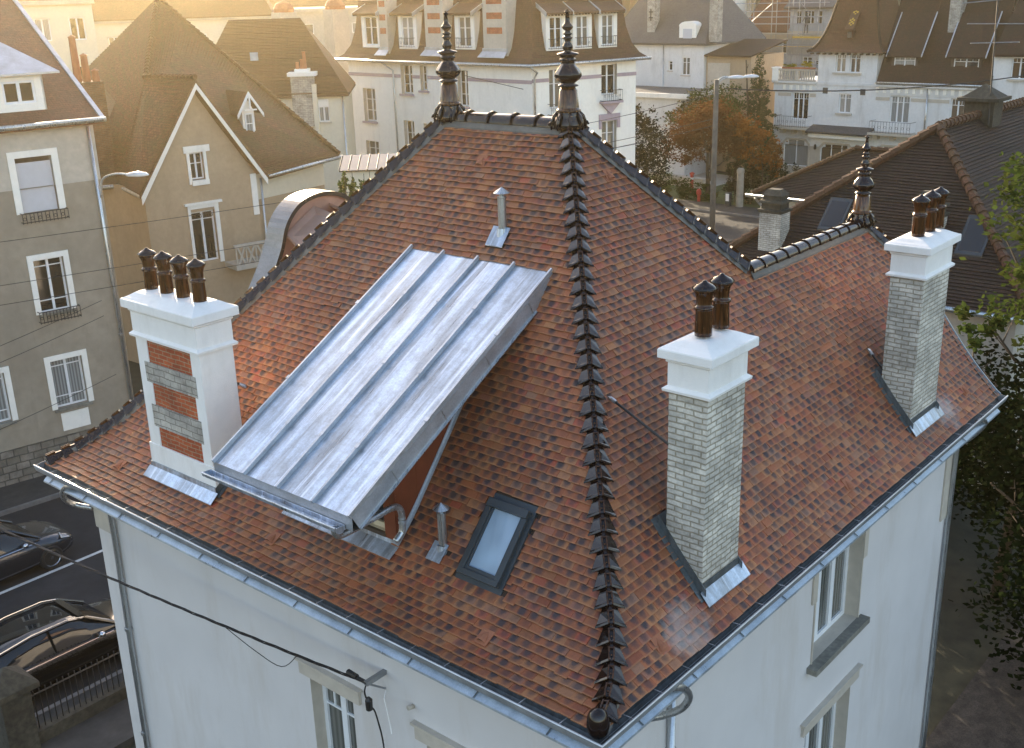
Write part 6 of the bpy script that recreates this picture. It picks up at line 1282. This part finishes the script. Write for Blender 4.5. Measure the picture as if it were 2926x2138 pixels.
FG = Facade((22.6, 29.1), -48); mb = MB(); mb.box((-.3, -3, GZ), (2.6, 0, .2), X=FG); mb.build('wall', 'cream_render', gl); rg_ = roofpoly(gl, [[FG(-.4, .15, .22), FG(1.9, .15, .22), FG(1.9, -1.5, .62), FG(-.4, -1.5, .62)]], 'glass', .05, 'glass_roof'); mb = MB()
for i in range(7): s_ = -.4+2.3*i/6; mb.tube([FG(s_, .16, .26), FG(s_, -1.5, .66)], .02, 4)
mb.build('glazing_bar', 'anthracite', rg_); roofpoly(gl, [[FG(1.92, .15, .25), FG(2.8, .1, .25), FG(2.8, -1.5, .65), FG(1.92, -1.5, .65)]], 'roof_brown', .08)

# ============================================================ TREES AND PLANTS
tree('round crowned garden tree with rusty brown autumn leaves beyond the street', 'tree', (60.3, 34.5, GZ), 7.2, [(0, 0, 4.9, 2.7, 2.7, 1.9), (-1.2, 1.4, 4.0, 1.7, 1.7, 1.2), (1, -1.6, 4.2, 1.7, 1.7, 1.3), (-.8, -.2, 5.9, 1.6, 1.6, .9)], 15000, .17, 'leaf_brown', .2, 9, 2.2, 3)
tree('small tree with bright orange leaves at the right edge of the rusty tree', 'tree', (60.9, 30.9, GZ), 5.6, [(0, 0, 3.9, 1.3, 1.3, 1.2), (-.4, 1.2, 5.4, 1.2, 1.3, .8), (.3, -.7, 2.6, .9, .9, .8)], 4200, .17, 'leaf_orange', .1, 6, 1.3, 4)
tree('green garden tree turning yellow on top, left of the conifer', 'tree', (67.5, 38.5, GZ), 8, [(0, 0, 6.0, 2.1, 2.3, 1.5), (-.8, 1.6, 4.9, 1.5, 1.8, 1.2), (0, -1.4, 5.2, 1.4, 1.4, 1.2)], 6500, .19, 'leaf_green', .16, 7, 1.7, 5)
tree('dense dark green shrub tree against the corner of the white block', 'tree', (57.0, 37.5, GZ), 6, [(0, 0, 4.2, 1.6, 1.8, 1.8), (-.3, .2, 2.2, 1.8, 1.9, 1.9), (.8, 1.0, 5.6, 1.2, 1.2, 1.0)], 7500, .17, 'leaf_dark', .14, 6, 1.4, 6)
tree('low green shrub by the lawn in front of the rusty tree', 'shrub', (60.2, 38.2, GZ), 1.6, [(0, 0, 1.1, .9, 2.2, .8)], 2200, .13, 'leaf_green', .05, 5, .6, 7, th=.5)
f = thing('conifer', (69.6, 36.0, GZ), 'tall green fir tree in front of the scaffolded house', 'tree'); trunk(f, (69.6, 36.0, GZ), 9.0, .16, 3, .4, 8)
bl_ = []
for i in range(17):
    z = GZ+.9+i*.52; rr0 = 2.35*(1-i/17.5)+.12
    for k in range(7): a = 2*math.pi*(k/7)+i*.7; rq = rr0*random.uniform(.42, .62); bl_.append((69.6+math.cos(a)*rq, 36.0+math.sin(a)*rq, z-.15+random.uniform(-.2, .2), rr0*.5, rr0*.5, .34))
crown('crown', f, bl_, 22000, .15, 'leaf_fir', 9, .2)
def hedge(label, x0, x1, ya, yb, z1_, n, m='leaf_dark', seed=1, name='hedge'):
    t = thing(name, ((x0+x1)/2, (ya+yb)/2, GZ), label, 'hedge'); r = random.Random(seed); bl = []
    nx, ny = max(1, int((x1-x0)/1.1)), max(1, int((yb-ya)/1.1))
    for i in range(nx):
        for j in range(ny): bl.append((x0+(x1-x0)*(i+.5)/nx, ya+(yb-ya)*(j+.5)/ny, GZ+z1_*.5+r.uniform(-.1, .15), (x1-x0)/nx*.62, (yb-ya)/ny*.62, z1_*.55))
    crown('foliage', t, bl, n, .14, m, seed); mb = MB(); [mb.tube([(b[0], b[1], GZ-.1), (b[0], b[1], GZ+z1_*.8)], .04, 5) for b in bl]; mb.build('stems', 'bark', t); return t
hedge('tall dark clipped hedge between the rusty tree and the white mansion', 60, 62.2, 28.3, 33.2, 2.6, 9000, seed=3); hedge('low hedge along the pavement behind the red hydrant', 59.7, 60.6, 33.9, 37.0, 1.25, 3000, 'leaf_green', seed=4)
t = thing('autumn_shrub', (52, 17, GZ), 'yellow leaved shrub with upright shoots showing behind the dark roof ridge', 'shrub'); r = random.Random(3); mb = MB(); bl = []
for i in range(11):
    x, y = 50.5+r.uniform(-.6, .6), 18.4-i*.40; h = 5.0+i*.13+r.uniform(-.5, .5); mb.tube([(x, y, GZ), (x+r.uniform(-.1, .1), y+r.uniform(-.1, .1), GZ+h)], [.04, .015], 5); bl += [(x, y, GZ+h*.86, .24, .24, h*.16), (x, y, GZ+h*.6, .32, .32, h*.18)]
mb.build('stems', 'bark', t); crown('foliage', t, bl, 5200, .16, 'leaf_yellow', 12)
t = thing('bamboo_shrub', (18.8, 25.1, GZ), 'light green leafy shrub just behind the left hip tiles', 'shrub'); mb = MB(); bl = []
for i in range(9): x, y = 18.5+r.uniform(-.3, 1.), 25.7-r.uniform(0, 1.4); h = GZ+7.6+r.uniform(-.2, 1.); mb.tube([(x, y, GZ), (x+.1, y, h)], [.03, .01], 5); bl += [(x, y, h-.9, .38, .38, .9)]
mb.build('stems', 'bark', t); crown('foliage', t, bl, 2600, .14, 'leaf_green', 13, flat=1., upright=.4)
tree('big dark evergreen filling the shade beside the right end of the house', 'tree', (15.6, -1.4, GZ), 8, [(0, 0, 3.4, 2.7, 2.6, 3.3), (1.2, 1.4, 5.0, 2.2, 2.2, 1.9), (-1.2, -1.8, 2.2, 2.4, 2.2, 2.2), (2.4, -.8, 5.6, 2.2, 2.2, 2.2), (-.2, -3.4, 3.4, 2.4, 2.2, 2.8), (2.4, -3.2, 5.0, 2.4, 2.2, 2.6)], 42000, .16, 'leaf_dark', .25, 9, 2.2, 21)
tree('dark bushy tree behind the wing of the corner house', 'tree', (17.0, 6.8, GZ), 5, [(0, 0, 2.6, 2.2, 3.0, 2.0), (1.5, 2.5, 2.6, 2.0, 2.2, 2.0)], 9000, .17, 'leaf_dark', .2, 7, 1.8, 25)  # added out of view to block low sun from the side yard
tree('sparse leafy branches of a tree reaching in at the right edge above the dark evergreen', 'tree', (18.2, 1.2, GZ), 12, [(0, 0, 9.6, 1.5, 1.5, 1.6), (-1.0, -.7, 8.5, 1.2, 1.2, .9), (.2, -.5, 7.4, 1.4, 1.4, 1.1), (-1.4, .8, 7.2, .8, .8, .6)], 3800, .17, 'leaf_green', .18, 11, 2.2, 22, th=.72)
tree('rough dark hedge tree between the grey wall and the evergreen', 'tree', (20.3, 3.6, GZ), 6, [(0, 0, 4.0, 1.7, 1.7, 1.7), (-1., -1.6, 3.2, 1.6, 1.6, 1.7), (.8, 1.0, 2.2, 1.6, 1.6, 1.9)], 9000, .15, 'leaf_dark', .15, 10, 1.8, 23)
t = thing('ground_shrub', (2.5, 14, GZ), 'dark shrubs in the narrow front garden below the left wall', 'shrub'); crown('foliage', t, [(4.6, 12.0, GZ+.7, 1.2, .7, .8), (2.6, 12.2, GZ+.5, .9, .6, .6)], 3000, .12, 'leaf_dark', 31)

# ============================================================ STREET FURNITURE
def column_lamp(loc, h, arms, label, r_=.15, m='wood_pole', wallmount=False):
    t = thing('street_lamp', loc, label, 'street lamp'); b = Vector(loc)
    if not wallmount: mb = MB(); mb.tube([b, b+V(0, 0, h)], [r_, r_*.72], 12); mb.build('pole', m, t, smooth=True)
    for d in arms:
        d = Vector(d); e_ = b+V(0, 0, h-.1); mb = MB(); mb.tube(smooth_path([e_+V(0, 0, -.5), e_+d*.15+V(0, 0, .05), e_+d*.6+V(0, 0, .22), e_+d+V(0, 0, .2)]), .035, 8); mb.build('arm', 'galvanised', t, smooth=True)
        mb = MB(); q = frame(e_+d*1.0+V(0, 0, .17), d, (0, 0, 1)); vs = []
        for i, (x, wy, hz) in enumerate(((0, .06, .05), (.12, .14, .10), (.4, .17, .13), (.62, .13, .09), (.72, .03, .03))): vs += [q @ V(x, wy*math.cos(a), hz*max(math.sin(a), -.25)) for a in [2*math.pi*k/10 for k in range(10)]]
        mb.mesh(vs, [(i*10+k, i*10+(k+1) % 10, (i+1)*10+(k+1) % 10, (i+1)*10+k) for i in range(4) for k in range(10)]); mb.build('lamp_head', 'lamp_lens', t, smooth=True)
    return t
column_lamp((37.3, 20.7, GZ), 10.4, [(.25, -.45, 0), (.55, -1.0, .02)], 'tall weathered pole with two pale lamp heads beside the rusty tree')
lp = F1(3.02, .12, 0); column_lamp((lp.x, lp.y, .9), .9, [(.55, -.75, 0)], 'pale wall mounted street lamp on the corner of the tan house', wallmount=True)
c = thing('gate_post', (58.95, 31.3, GZ), 'round fluted concrete gate post standing beside the dark hedge', 'post'); mb = MB(); mb.lathe([(.27, 0), (.25, .1), (.23, 2.4), (.26, 2.42), (.26, 2.6), (.18, 2.72)], (58.95, 31.3, GZ), 20, lobes=(10, .2, 2.3, .04)); mb.build('shaft', 'concrete_post', c)
hy = thing('hydrant', (59.25, 34.67, GZ), 'red fire hydrant at the back of the pavement near the lamp pole', 'hydrant'); mb = MB(); mb.lathe([(.16, 0), (.16, .08), (.11, .1), (.11, .55), (.17, .6), (.17, .85), (.10, .98), (0, 1.0)], (59.25, 34.67, GZ), 14); mb.build('body', 'red_paint', hy, smooth=False); mb = MB(); mb.tube([(59.05, 34.67, GZ+.7), (59.45, 34.67, GZ+.7)], .06, 8); mb.build('outlet', 'red_paint', hy)
hy = thing('marker_post', (62.6, 37.3, GZ), 'dark red marker post with white band behind the hydrant', 'post'); mb = MB(); mb.lathe([(.13, 0), (.13, 1.3), (.19, 1.32), (.19, 1.42), (0, 1.5)], (62.6, 37.3, GZ), 12); mb.build('shaft', 'red_paint', hy); mb = MB(); mb.lathe([(.135, .95), (.135, 1.1)], (62.6, 37.3, GZ), 12); mb.build('band', 'white_paint', hy)
bn = thing('litter_bin', (59.0, 32.2, GZ), 'dark litter bin with a pale notice by the concrete gate post', 'bin'); mb = MB(); mb.lathe([(.22, 0), (.24, .9), (.26, .92), (.2, 1.0)], (59.0, 32.2, GZ), 14); mb.build('body', 'anthracite', bn); mb = MB(); mb.box((58.73, 32.0, GZ+.45), (58.75, 32.25, GZ+.95)); mb.build('notice', 'white_paint', bn)
sg = thing('notice_board', (63.5, 40.6, GZ), 'small white notice board with dark pictures on a post on the lawn', 'sign'); mb = MB(); mb.tube([(63.5, 40.6, GZ), (63.5, 40.6, GZ+1.7)], .04, 6); mb.build('post', 'dark_wood', sg); mb = MB(); mb.box((63.42, 40.2, GZ+1.2), (63.46, 41.05, GZ+2.1)); pn = mb.build('panel', 'white_paint', sg); mb = MB()
for a, b in ((40.33, 1.75), (40.62, 1.62), (40.84, 1.85), (40.5, 1.4), (40.8, 1.42)): mb.box((63.405, a-.07, GZ+b-.09), (63.418, a+.08, GZ+b+.08))
mb.build('marks', 'anthracite', pn)
lw = thing('garden_wall', (65, 40, GZ), 'low pale stone wall on the lawn behind the hydrant', 'wall'); mb = MB(); mb.slab([(64.8, 43.6, GZ), (65.4, 43.6, GZ), (64.6, 37.2, GZ), (64.0, 37.2, GZ)], (0, 0, .75)); mb.build('stones', 'rubble_pale', lw) if 'rubble_pale' in MAT else mb.build('stones', 'pale_concrete', lw)
tag(strip('sand_path', 'pale_concrete', [(65.5, 37), (70.5, 37), (70.5, 46), (66.3, 46)], .04), kind='structure')
gp_ = thing('gate_pillar', (.1, 14.9, GZ), 'stone gate pillar with a carved mossy cap at the bottom left corner', 'pillar'); mb = MB(); mb.box((-.25, 14.35, GZ), (.35, 14.95, GZ+1.6)); mb.build('shaft', 'mossy_stone', gp_); mb = MB(); mb.mesh([(-.4, 14.2, GZ+1.6), (.5, 14.2, GZ+1.6), (.5, 15.1, GZ+1.6), (-.4, 15.1, GZ+1.6), (-.4, 14.2, GZ+1.72), (.5, 14.2, GZ+1.72), (.5, 15.1, GZ+1.72), (-.4, 15.1, GZ+1.72), (.05, 14.65, GZ+2.1)], [(0, 1, 5, 4), (1, 2, 6, 5), (2, 3, 7, 6), (3, 0, 4, 7), (4, 5, 8), (5, 6, 8), (6, 7, 8), (7, 4, 8)]); mb.build('cap', 'mossy_stone', gp_)
fr_ = thing('front_railing', (3, 14.6, GZ), 'low dark iron railing on a mossy kerb in front of the house', 'railing'); mb = MB(); mb.box((.4, 14.5, GZ), (11, 14.75, GZ+.4)); mb.build('plinth', 'mossy_stone', fr_); mb = MB(); [mb.tube([(x, 14.62, GZ+.3), (x, 14.62, GZ+1.3)], .014, 4) for x in np.arange(.5, 11, .13)]; mb.tube([(.4, 14.62, GZ+1.2), (11, 14.62, GZ+1.2)], .02, 5); mb.build('bars', 'dark_iron', fr_)

# ============================================================ CARS
def car(loc, yaw, label, paint, rails=True):
    t = thing('parked_car', loc, label, 'car', 'cars parked along the street'); Mx = Matrix.Translation(loc) @ Matrix.Rotation(yaw, 4, 'Z'); X = lambda x, y, z: Mx @ V(x, y, z)
    ST = [(-2.24, .42, .66, .72, .62), (-2.16, .30, .86, .90, .80), (-1.5, .24, .98, 1.0, .89), (-.5, .20, .97, 1.0, .91), (.6, .20, .95, 1.0, .91), (1.2, .22, .90, .98, .90), (1.8, .26, .78, .88, .87), (2.12, .32, .66, .74, .74), (2.24, .44, .56, .60, .56)]
    mb = MB(); vs = []
    for x, zl, zb_, zt_, w_ in ST:
        hr = [(0, zt_), (.62*w_, zt_-.01), (.93*w_, zb_), (w_, (zb_+zl)*.52), (.97*w_, zl), (.7*w_, zl-.03), (0, zl-.03)]
        vs += [X(x, y, z) for y, z in hr]+[X(x, -y, z) for y, z in hr[-2:0:-1]]
    n = 12; fs = [(i*n+k, i*n+(k+1) % n, (i+1)*n+(k+1) % n, (i+1)*n+k) for i in range(len(ST)-1) for k in range(n)]+[tuple(range(n))[::-1], tuple((len(ST)-1)*n+k for k in range(n))]
    mb.mesh(vs, fs); b = mb.build('body', paint, t, smooth=True); b.modifiers.new('s', 'SUBSURF').levels = 2; b.modifiers['s'].render_levels = 2
    GH = [(-2.05, .92, .96, .70, .66), (-1.55, .94, 1.38, .74, .58), (-.7, .94, 1.50, .78, .60), (.15, .94, 1.49, .78, .60), (.55, .94, 1.38, .78, .60), (1.22, .93, .97, .76, .66)]
    mb = MB(); vs = []
    for x, z0_, z1_, w0, w1_ in GH: vs += [X(x, w0, z0_), X(x, w1_, z1_-.03), X(x, w1_*.6, z1_), X(x, -w1_*.6, z1_), X(x, -w1_, z1_-.03), X(x, -w0, z0_)]
    mb.mesh(vs, [(i*6+k, i*6+k+1, (i+1)*6+k+1, (i+1)*6+k) for i in range(5) for k in range(5)]); g_ = mb.build('windows', 'car_glass', t, smooth=True)
    mb = MB(); rp = [(-1.62, .60, 1.385), (-.7, .615, 1.505), (.15, .615, 1.495), (.52, .61, 1.40)]
    for (xa, wa, za), (xb, wb, zb_) in zip(rp, rp[1:]):
        for s in (1, -1): mb.slab([X(xa, s*wa, za-.01), X(xb, s*wb, zb_-.01), X(xb, s*(wb-.12), zb_+.012), X(xa, s*(wa-.12), za+.012)], (0, 0, -.02))
    for (xa, za, xb, zb_) in ((-1.75, 1.33, -1.45, 1.43), (.40, 1.455, .60, 1.385)): mb.slab([X(xa, -.56, za+.02), X(xa, .56, za+.02), X(xb, .56, zb_+.01), X(xb, -.56, zb_+.01)], (0, 0, -.02))
    for s in (1, -1):
        for x0, x1, zz0, zz1 in ((.5, 1.2, 1.42, .97), (-.35, -.3, 1.49, .95), (-1.62, -2.02, 1.38, .95)): mb.tube([X(x0, s*.61, zz0), X(x1, s*.76, zz1)], .03, 5)
    mb.build('roof', paint, t)
    if rails:
        for s in (1, -1): mb = MB(); mb.tube([X(x, s*(w_+.0), z) for x, w_, z in ((-1.6, .60, 1.41), (-.7, .61, 1.535), (.15, .61, 1.525), (.55, .62, 1.41), (1.18, .73, .985))], .014, 6); mb.build('roof_rail', 'chrome', t)
    wm = MB(); wm.lathe([(.20, -.10), (.30, -.11), (.335, -.07), (.335, .07), (.30, .11), (.20, .10)], (0, 0, 0), 24); wm.lathe([(.0, .06), (.2, .06)], (0, 0, 0), 24); tyre = wm.build('wheel', 'rubber', data_only=True)
    rm_ = MB(); rm_.lathe([(.21, .06), (.235, .115), (.225, .118), (.20, .075)], (0, 0, 0), 24); rm_.lathe([(0, .105), (.05, .105), (.055, .07)], (0, 0, 0), 12)
    for k in range(10): a = 2*math.pi*k/10; rm_.slab([(.04*math.cos(a+1.57)*.5+.04*math.cos(a), .02*math.sin(a+1.57)+.04*math.sin(a), .10), (.215*math.cos(a)-.015*math.sin(a), .215*math.sin(a)+.015*math.cos(a), .095), (.215*math.cos(a)+.015*math.sin(a), .215*math.sin(a)-.015*math.cos(a), .095), (.04*math.cos(a)+.01*math.sin(a), .04*math.sin(a)-.01*math.cos(a), .10)], (0, 0, -.015))
    rim = rm_.build('rim', 'chrome', data_only=True)
    for x in (-1.37, 1.37):
        for s in (1, -1):
            W_ = Mx @ Matrix.Translation((x, s*.80, .335)) @ Matrix.Rotation(-s*math.pi/2, 4, 'X'); wo = put('wheel', tyre, t, W_); ro = bpy.data.objects.new('rim', rim); C.objects.link(ro); ro.parent = wo; WO[ro.name] = WO[wo.name]
    for s in (1, -1):
        mb = MB(); mb.mesh([X(x, s*y, z) for x, y, z in ((2.02, .50, .70), (2.0, .78, .68), (1.72, .87, .78), (1.80, .60, .84), (2.14, .48, .60), (2.08, .76, .58))], [(0, 1, 2, 3), (0, 4, 5, 1)]); mb.build('headlight', 'lamp_lens', t)
        mb = MB(); c_ = X(.72, s*.98, 1.0); mb.tube([X(.66, s*.78, .96), X(.70, s*.9, 1.0), X(.70, s*1.04, 1.02)], [.03, .07, .05], 8); mb.build('wing_mirror', 'chrome', t, smooth=True)
        mb = MB(); mb.tube([X(-1.7, s*.905, .95), X(1.0, s*.905, .93)], .012, 4); mb.build('waist_trim', 'chrome', t)
    return t
car((2.05, 16.85, GZ), 0, 'black car with silver roof rails parked nearest the house wall', 'car_black'); car((3.05, 22.4, GZ), R(1), 'dark car parked beyond the white bay line, across the street', 'car_blue', False)

# ============================================================ WIRES
def cable(label, pts, r_=.012, sag=.0, name='overhead_cable', group=None, m='black_cable'):
    mb = MB(); P = []
    for a, b in zip(pts, pts[1:]):
        a = Vector(a); b = Vector(b); P += [a.lerp(b, k/14)-V(0, 0, 4*sag*(k/14)*(1-k/14)) for k in range(14)]
    P.append(Vector(pts[-1])); mb.tube(P, r_, 5); return tag(mb.build(name, m), label, 'cable', group)
br = FL(3.63, .31, -1.06)
mb = MB(); A_ = br; B_ = V(-.75, 11.6, -1.02); C_ = V(-2.2, 22, -.4)
P = [A_.lerp(B_, k/40)-V(0, 0, .06*4*(k/40)*(1-k/40)) for k in range(40)]+[B_.lerp(C_, k/10) for k in range(11)]
for ph in (0, 2.1, 4.2): mb.tube([p+V(.013*math.cos(i*.9+ph), 0, .013*math.sin(i*.9+ph)) for i, p in enumerate(P)], .009, 5)
tag(mb.build('service_cable', 'black_cable'), 'thick twisted black cable running from the left edge to the bracket on the wall', 'cable')
mb = MB(); q = A_; pts = smooth_path([A_, A_+V(.0, .06, -.16), A_+V(.03, .03, -.34), A_+V(.12, .0, -.6), A_+V(.2, -.02, -1.6), A_+V(.26, -.02, -5.5)]); mb.tube(pts, .011, 6); mb.lathe([(.02, -.1), (.045, -.08), (.05, .06), (.02, .1)], A_+V(.03, .03, -.34), 8); mb.tube([A_+V(-.0, .35, .02), A_+V(-.0, .18, .01)], .035, 8); mb.tube([A_+V(0, .16, 0), A_+V(0, .0, .0)], .026, 8)
tag(mb.build('drop_cable', 'black_cable'), 'black cable with splice boxes hanging down the wall from the bracket', 'cable')
mb = MB(); mb.tube(smooth_path([P[6], P[6].lerp(P[10], .4)-V(0, 0, .28), P[10]-V(0, 0, .2), P[13]]), .006, 5); tag(mb.build('loose_wire', 'black_cable'), 'thin loose wire looping below the thick twisted cable', 'cable')
gl_ = 'thin wires strung along the street'
for lb, a, b in (('thin street wire crossing just under the window of the gabled house', (-4, 24.5, .35), (33, 21.0, -.6)), ('thin street wire level with the eaves gutter of the gabled house', (-4, 24.5, -.15), (33, 21.0, -1.2)), ('highest thin street wire, above the small gable window', (-4, 24.3, 1.5), (33, 21.5, .6)),
    ('thin street wire crossing just above the lowest window of the tan house', (-4, 24.4, -2.9), (9.6, 26.4, -1.9)), ('thin street wire crossing the top of the lowest tan house window', (-4, 24.4, -3.3), (9.6, 26.4, -2.4)), ('lowest thin street wire, below the lowest tan house window', (-4, 24.4, -5.0), (9.7, 26.4, -4.4))): cable(lb, [a, b], .009, .25, 'street_wire', gl_)
cable('long wire crossing the facades of the white mansion from the lamp pole', [(37.6, 20.4, 2.5), (52, 12.0, 2.2), (66, 2.5, 2.2)], .03, .35, 'street_wire')
for lb, a, b in (('highest wire from the lamp pole towards the big white apartment block', (37.3, 20.7, 2.3), (30.5, 31.0, .1)), ('middle wire from the lamp pole towards the big white apartment block', (37.3, 20.7, 1.2), (30.5, 31.0, -.9)), ('lowest wire from the lamp pole towards the big white apartment block', (37.3, 20.7, .9), (30.5, 31.0, -1.2))): cable(lb, [a, b], .014, .2, 'street_wire', 'wires from the lamp pole to the white block')

# ============================================================ HAZE
mb = MB(); mb.box((-12, -34, GZ-1.2), (150, 135, 13)); me_ = mb.build('haze', 'asphalt')
hm_ = bpy.data.materials.new('haze'); hm_.use_nodes = True; nt = hm_.node_tree; nt.nodes.remove(nt.nodes['Principled BSDF']); vp = nt.nodes.new('ShaderNodeVolumePrincipled'); vp.inputs['Density'].default_value = .00048; vp.inputs['Color'].default_value = (1, .86, .55, 1); vp.inputs['Anisotropy'].default_value = .86
nt.links.new(vp.outputs[0], nt.nodes['Material Output'].inputs['Volume']); me_.data.materials.clear(); me_.data.materials.append(hm_); tag(me_, kind='stuff')
